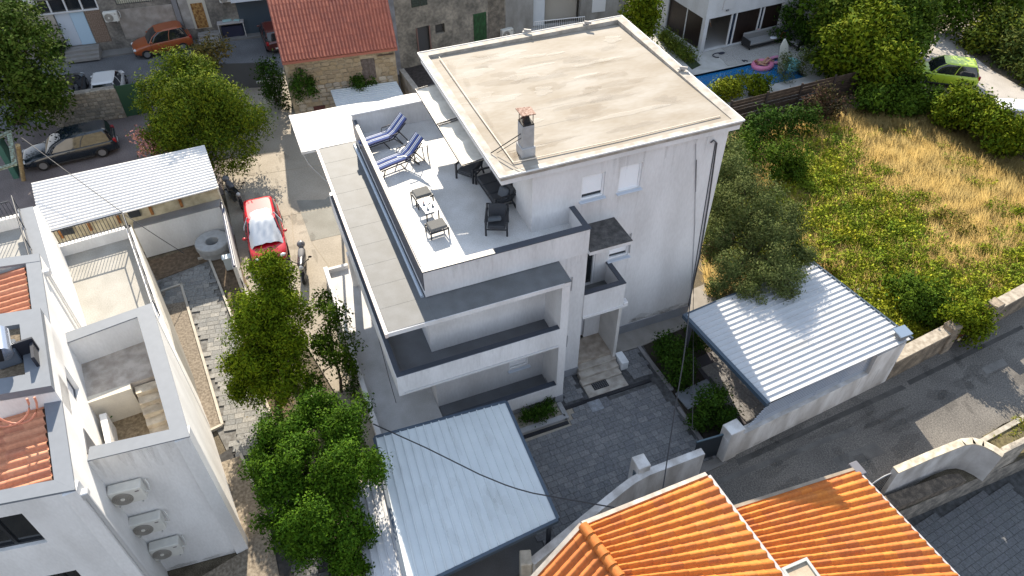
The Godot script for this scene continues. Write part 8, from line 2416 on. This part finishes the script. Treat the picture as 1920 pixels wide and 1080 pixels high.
func people():
	var sk := C(0.42, 0.24, 0.16); var hr := C(0.03, 0.02, 0.015); var sh := C(0.5, 0.46, 0.42); var tr := C(0.03, 0.03, 0.05); var rd := C(0.25, 0.08, 0.04)
	# standing in the open door
	person("person in pale top and dark trousers standing inside the open doorway", Vector3(30.2, 0.04, -40.2), 0.2, [
		[Vector3(-0.1, 0.04, 0.03), Vector3(-0.1, 0.46, 0), 0.045, 0.055, tr], [Vector3(-0.1, 0.46, 0), Vector3(-0.09, 0.9, 0), 0.06, 0.085, tr], [Vector3(0.1, 0.04, 0.03), Vector3(0.1, 0.46, 0), 0.045, 0.055, tr], [Vector3(0.1, 0.46, 0), Vector3(0.09, 0.9, 0), 0.06, 0.085, tr],
		[Vector3(-0.1, 0.04, 0.0), Vector3(-0.1, 0.03, 0.15), 0.04, 0.03, tr], [Vector3(0.1, 0.04, 0.0), Vector3(0.1, 0.03, 0.15), 0.04, 0.03, tr],
		[Vector3(-0.07, 0.95, 0), Vector3(0.07, 0.95, 0), 0.11, 0.11, tr], [Vector3(0, 1.05, 0), Vector3(0, 1.32, 0), 0.13, 0.15, sh], [Vector3(-0.17, 1.4, 0), Vector3(0.17, 1.4, 0), 0.065, 0.065, sh],
		[Vector3(-0.2, 1.39, 0), Vector3(-0.27, 1.12, 0.02), 0.055, 0.045, sh], [Vector3(-0.27, 1.12, 0.02), Vector3(-0.26, 0.87, 0.1), 0.04, 0.03, sk], [Vector3(-0.26, 0.87, 0.1), Vector3(-0.255, 0.76, 0.13), 0.035, 0.02, sk],
		[Vector3(0.2, 1.39, 0), Vector3(0.28, 1.12, 0.02), 0.055, 0.045, sh], [Vector3(0.28, 1.12, 0.02), Vector3(0.24, 0.95, 0.18), 0.04, 0.03, sk], [Vector3(0.24, 0.95, 0.18), Vector3(0.2, 0.93, 0.27), 0.035, 0.02, sk],
		[Vector3(0, 1.44, 0), Vector3(0, 1.52, 0.01), 0.055, 0.05, sk], [Vector3(0, 1.6, 0.03), Vector3(0, 1.64, 0.03), 0.085, 0.09, sk], [Vector3(0, 1.66, -0.005), Vector3(0, 1.69, 0.0), 0.095, 0.085, hr], [Vector3(0, 1.6, 0.11), Vector3(0, 1.59, 0.125), 0.018, 0.014, sk]])
	# lying on the pink float
	person("person lying on the pink float with raised knees in the pool", Vector3(31.75, 0.02, -35.6), 0.1, [
		[Vector3(-0.35, 0.2, 0), Vector3(0.05, 0.08, 0), 0.14, 0.12, sk], [Vector3(-0.36, 0.22, -0.16), Vector3(-0.36, 0.22, 0.16), 0.06, 0.06, sk], [Vector3(0.05, 0.08, -0.07), Vector3(0.05, 0.08, 0.07), 0.11, 0.11, rd],
		[Vector3(0.08, 0.1, -0.09), Vector3(0.42, 0.36, -0.1), 0.085, 0.06, sk], [Vector3(0.42, 0.36, -0.1), Vector3(0.72, 0.12, -0.1), 0.055, 0.04, sk], [Vector3(0.08, 0.1, 0.09), Vector3(0.44, 0.3, 0.11), 0.085, 0.06, sk], [Vector3(0.44, 0.3, 0.11), Vector3(0.75, 0.1, 0.12), 0.055, 0.04, sk],
		[Vector3(0.72, 0.12, -0.1), Vector3(0.78, 0.22, -0.1), 0.04, 0.03, sk], [Vector3(0.75, 0.1, 0.12), Vector3(0.82, 0.2, 0.12), 0.04, 0.03, sk],
		[Vector3(-0.36, 0.22, -0.2), Vector3(-0.2, 0.2, -0.42), 0.05, 0.04, sk], [Vector3(-0.2, 0.2, -0.42), Vector3(0.03, 0.2, -0.46), 0.038, 0.028, sk], [Vector3(-0.36, 0.22, 0.2), Vector3(-0.2, 0.2, 0.42), 0.05, 0.04, sk], [Vector3(-0.2, 0.2, 0.42), Vector3(0.03, 0.2, 0.46), 0.038, 0.028, sk],
		[Vector3(-0.46, 0.28, 0), Vector3(-0.54, 0.33, 0), 0.05, 0.05, sk], [Vector3(-0.63, 0.38, 0), Vector3(-0.66, 0.4, 0), 0.09, 0.09, sk], [Vector3(-0.68, 0.39, 0), Vector3(-0.71, 0.4, 0), 0.095, 0.09, rd]])
	# swimmer near the roof corner
	person("person with dark hair swimming in the pool near the house roof corner", Vector3(27.9, -0.2, -34.6), 0.5, [
		[Vector3(0, 0.0, 0), Vector3(-0.45, -0.04, 0), 0.15, 0.12, sk], [Vector3(0.02, 0.08, -0.17), Vector3(0.02, 0.08, 0.17), 0.065, 0.065, sk], [Vector3(0.02, 0.08, -0.2), Vector3(0.28, 0.09, -0.36), 0.05, 0.04, sk], [Vector3(0.28, 0.09, -0.36), Vector3(0.52, 0.09, -0.28), 0.038, 0.026, sk],
		[Vector3(0.02, 0.08, 0.2), Vector3(0.28, 0.09, 0.36), 0.05, 0.04, sk], [Vector3(0.28, 0.09, 0.36), Vector3(0.52, 0.09, 0.28), 0.038, 0.026, sk], [Vector3(0.06, 0.16, 0), Vector3(0.12, 0.24, 0), 0.05, 0.05, sk], [Vector3(0.17, 0.3, 0), Vector3(0.18, 0.32, 0), 0.09, 0.09, sk], [Vector3(0.13, 0.33, 0), Vector3(0.1, 0.34, 0), 0.1, 0.09, hr],
		[Vector3(-0.45, -0.04, 0), Vector3(-0.85, -0.08, 0.08), 0.1, 0.06, tr], [Vector3(-0.45, -0.04, 0), Vector3(-0.85, -0.08, -0.1), 0.1, 0.06, tr]])

# ---------------------------------------------------------------- stains and wear with shapes of their own
func blot(m: Msh, c: Vector3, u: Vector3, v: Vector3):
	# irregular flat patch spanned by the half-axes u and v
	var pts := []
	var k := 22
	var a := rng.randf() * TAU
	for i in k:
		var t := TAU * i / k
		var r := 0.72 + 0.18 * sin(t * 2.0 + a) + 0.12 * sin(t * 5.0 + a * 2.3) + rng.randf_range(-0.08, 0.08)
		pts.append(c + u * cos(t) * r + v * sin(t) * r)
	for i in k: m.t(c, pts[i], pts[(i + 1) % k])

func streak(m: Msh, top: Vector3, side: Vector3, l: float):
	# a run-off mark that narrows downwards
	var n := 5
	var w := []
	for i in n + 1: w.append((1.0 - 0.75 * float(i) / n) * rng.randf_range(0.7, 1.2))
	for i in n:
		var y0 := -l * i / n; var y1 := -l * (i + 1) / n
		m.q(top + side * w[i + 1] + Vector3(0, y1, 0), top + side * w[i] + Vector3(0, y0, 0), top - side * w[i] + Vector3(0, y0, 0), top - side * w[i + 1] + Vector3(0, y1, 0))

func stains(par: Node3D, called: String, m: Msh, col: Color, a: float):
	W(par, called, m, M(col, 0.9, "", Vector3.ONE, {"alpha": a, "spec": 0.1, "two": true})).set_meta("kind", "stuff")

func wear():
	rng.seed = 77
	var h: Node3D = get_node("white_house")
	for lay in 3:
		var m := Msh.new()
		for i in 16:
			var x := rng.randf_range(7.6, 14.6); var z := rng.randf_range(-25.8, -18.6)
			var y := 9.52 - (z + 17.8) / -8.76 * 0.08 + 0.006 + lay * 0.004 + i * 0.0002
			blot(m, Vector3(x, y, z), Vector3(0, 0.0, -1) * rng.randf_range(0.08, 0.35), Vector3(1, 0, 0) * rng.randf_range(0.5, 1.8))
		if lay == 0:
			for i in 6: blot(m, Vector3(7.35 + rng.randf() * 0.3, 9.545 + i * 0.001, -18.6 - i * 1.3), Vector3(0, 0, -1) * rng.randf_range(0.4, 0.9), Vector3(1, 0, 0) * rng.randf_range(0.12, 0.25))
			for i in 4: blot(m, Vector3(7.5 + rng.randf() * 0.5, 9.55 + i * 0.001, -18.55 - rng.randf() * 0.4), Vector3(0, 0, -1) * 0.25, Vector3(1, 0, 0) * 0.15)
		stains(h, "roof_stain", m, [C(0.2, 0.14, 0.08), C(0.3, 0.27, 0.24), C(0.75, 0.72, 0.66)][lay], [0.09, 0.12, 0.16][lay])
	# run-off under copings, sills and the roof edge
	var s := Msh.new()
	for i in 26: streak(s, Vector3(rng.randf_range(9.5, 15.1), 9.19, -17.884), Vector3(rng.randf_range(0.02, 0.1), 0, 0), rng.randf_range(0.3, 1.3))
	for i in 14: streak(s, Vector3(rng.randf_range(3.8, 9.2), 7.46, -16.594), Vector3(rng.randf_range(0.02, 0.09), 0, 0), rng.randf_range(0.2, 0.7))
	for i in 14: streak(s, Vector3(rng.randf_range(2.3, 7.8), 4.19, -15.594), Vector3(rng.randf_range(0.02, 0.09), 0, 0), rng.randf_range(0.2, 0.7))
	for k in [[9.66, 7.6], [10.4, 7.6], [11.08, 7.56], [11.84, 7.56], [11.0, 4.44], [11.78, 4.44]]: streak(s, Vector3(k[0], k[1], -17.884), Vector3(0.06, 0, 0), rng.randf_range(0.5, 1.1))
	for i in 7: streak(s, Vector3(rng.randf_range(8.3, 9.3), 6.55, -16.627), Vector3(rng.randf_range(0.02, 0.07), 0, 0), rng.randf_range(0.4, 1.6))
	stains(h, "run_off_stain", s, C(0.2, 0.17, 0.13), 0.06)
	s = Msh.new()
	for i in 14: blot(s, Vector3(rng.randf_range(11.2, 15.0), rng.randf_range(0.5, 0.75), -17.882 + i * 0.0003), Vector3(rng.randf_range(0.2, 0.6), 0, 0), Vector3(0, rng.randf_range(0.1, 0.25), 0))
	stains(h, "splash_stain", s, C(0.2, 0.17, 0.13), 0.14)
	# dirt on the metal roofs, leaf litter
	var cp: Node3D = get_node("carport")
	s = Msh.new()
	for i in 18: blot(s, Vector3(rng.randf_range(1.2, 5.0), 2.535 + i * 0.0004, rng.randf_range(-14.2, -10.3)), Vector3(0, -0.012, -1) * rng.randf_range(0.2, 0.9), Vector3(1, 0, 0) * rng.randf_range(0.05, 0.3))
	stains(cp, "dirt", s, C(0.25, 0.23, 0.18), 0.05)
	for q in [["leaf_litter", "dry leaves fallen on the paving under the feathery tree", null, Vector3(-1.6, 0.05, -20.5), 1.2, 3.5]]:
		var m := Msh.new()
		for i in 240:
			var p := Vector3(rng.randfn() * q[4] * 0.4, 0.006, rng.randfn() * q[5] * 0.4)
			var a := rng.randf() * TAU; var d := Vector3(cos(a), 0.1, sin(a)) * 0.045; var e := Vector3(-sin(a), 0.15, cos(a)) * 0.02
			m.q(p - d, p + e, p + d, p - e)
		var w := one(q[0], q[1], "leaves", m, M(C(0.22, 0.16, 0.06), 0.9, "", Vector3.ONE, {"two": true}), q[3])
		w.set_meta("kind", "stuff")
	var pr: Node3D = get_node("patio_roof")
	s = Msh.new()
	for i in 14: blot(s, Vector3(rng.randf_range(14.4, 19.6), 2.64 + i * 0.0004, rng.randf_range(-15.6, -12)), Vector3(0, 0, -1) * rng.randf_range(0.08, 0.3), Vector3(1, 0, 0) * rng.randf_range(0.3, 1.2))
	stains(pr, "dirt", s, C(0.25, 0.22, 0.17), 0.06)
	# street walls
	for q in [["patio_wall", Vector2(12.5, -10.97), Vector2(20.4, -11.69), 1.27], ["townhouse", Vector2(-6.3, -14.11), Vector2(-3.9, -13.92), 6.34]]:
		var o: Node3D = get_node(NodePath(q[0]))
		s = Msh.new()
		for i in 24:
			var p: Vector2 = q[1].lerp(q[2], rng.randf())
			var d: Vector2 = (q[2] - q[1]).normalized(); var nn := Vector2(-d.y, d.x) * 0.006
			streak(s, Vector3(p.x + nn.x, q[3], p.y + nn.y), Vector3(d.x, 0, d.y) * rng.randf_range(0.02, 0.1), rng.randf_range(0.2, 0.9))
		for i in 20:
			var p: Vector2 = q[1].lerp(q[2], rng.randf())
			var d: Vector2 = (q[2] - q[1]).normalized(); var nn := Vector2(-d.y, d.x) * (0.007 + i * 0.0002)
			blot(s, Vector3(p.x + nn.x, rng.randf_range(0.05, 0.2), p.y + nn.y), Vector3(d.x, 0, d.y) * rng.randf_range(0.15, 0.5), Vector3(0, rng.randf_range(0.05, 0.18), 0))
		stains(o, "stain", s, C(0.2, 0.17, 0.13), 0.07)
	# oil marks and dust on the road and the drive
	s = Msh.new()
	for i in 40:
		var x := rng.randf_range(12, 28)
		blot(s, Vector3(x, 0.0145 + i * 0.0002, rng.randf_range(-11.2, -8.4) - (x - 12) * 0.05), Vector3(0.1, 0, -1) * rng.randf_range(0.08, 0.5), Vector3(1, 0, -0.08) * rng.randf_range(0.1, 1.3))
	var rs := S("road_stain", s, M(C(0.05, 0.048, 0.045), 0.9, "", Vector3.ONE, {"alpha": 0.16, "two": true}))
	rs.set_meta("kind", "stuff")
	s = Msh.new()
	for i in 30: blot(s, Vector3(rng.randf_range(-1.8, 1.2), 0.008 + i * 0.0002, rng.randf_range(-40, -23)), Vector3(0, 0, -1) * rng.randf_range(0.1, 0.8), Vector3(1, 0, 0) * rng.randf_range(0.06, 0.4))
	rs = S("driveway_stain", s, M(C(0.1, 0.085, 0.065), 0.9, "", Vector3.ONE, {"alpha": 0.14, "two": true}))
	rs.set_meta("kind", "stuff")

func _ready():
	rng.seed = 4242
	environment()
	ground_sheets()
	front_yard()
	left_yard()
	white_house()
	townhouse()
	back_street()
	awnings()
	front_walls()
	orange_houses()
	vehicles()
	terrace_furniture()
	people()
	cables()
	trees()
	grass_field()
	wear()
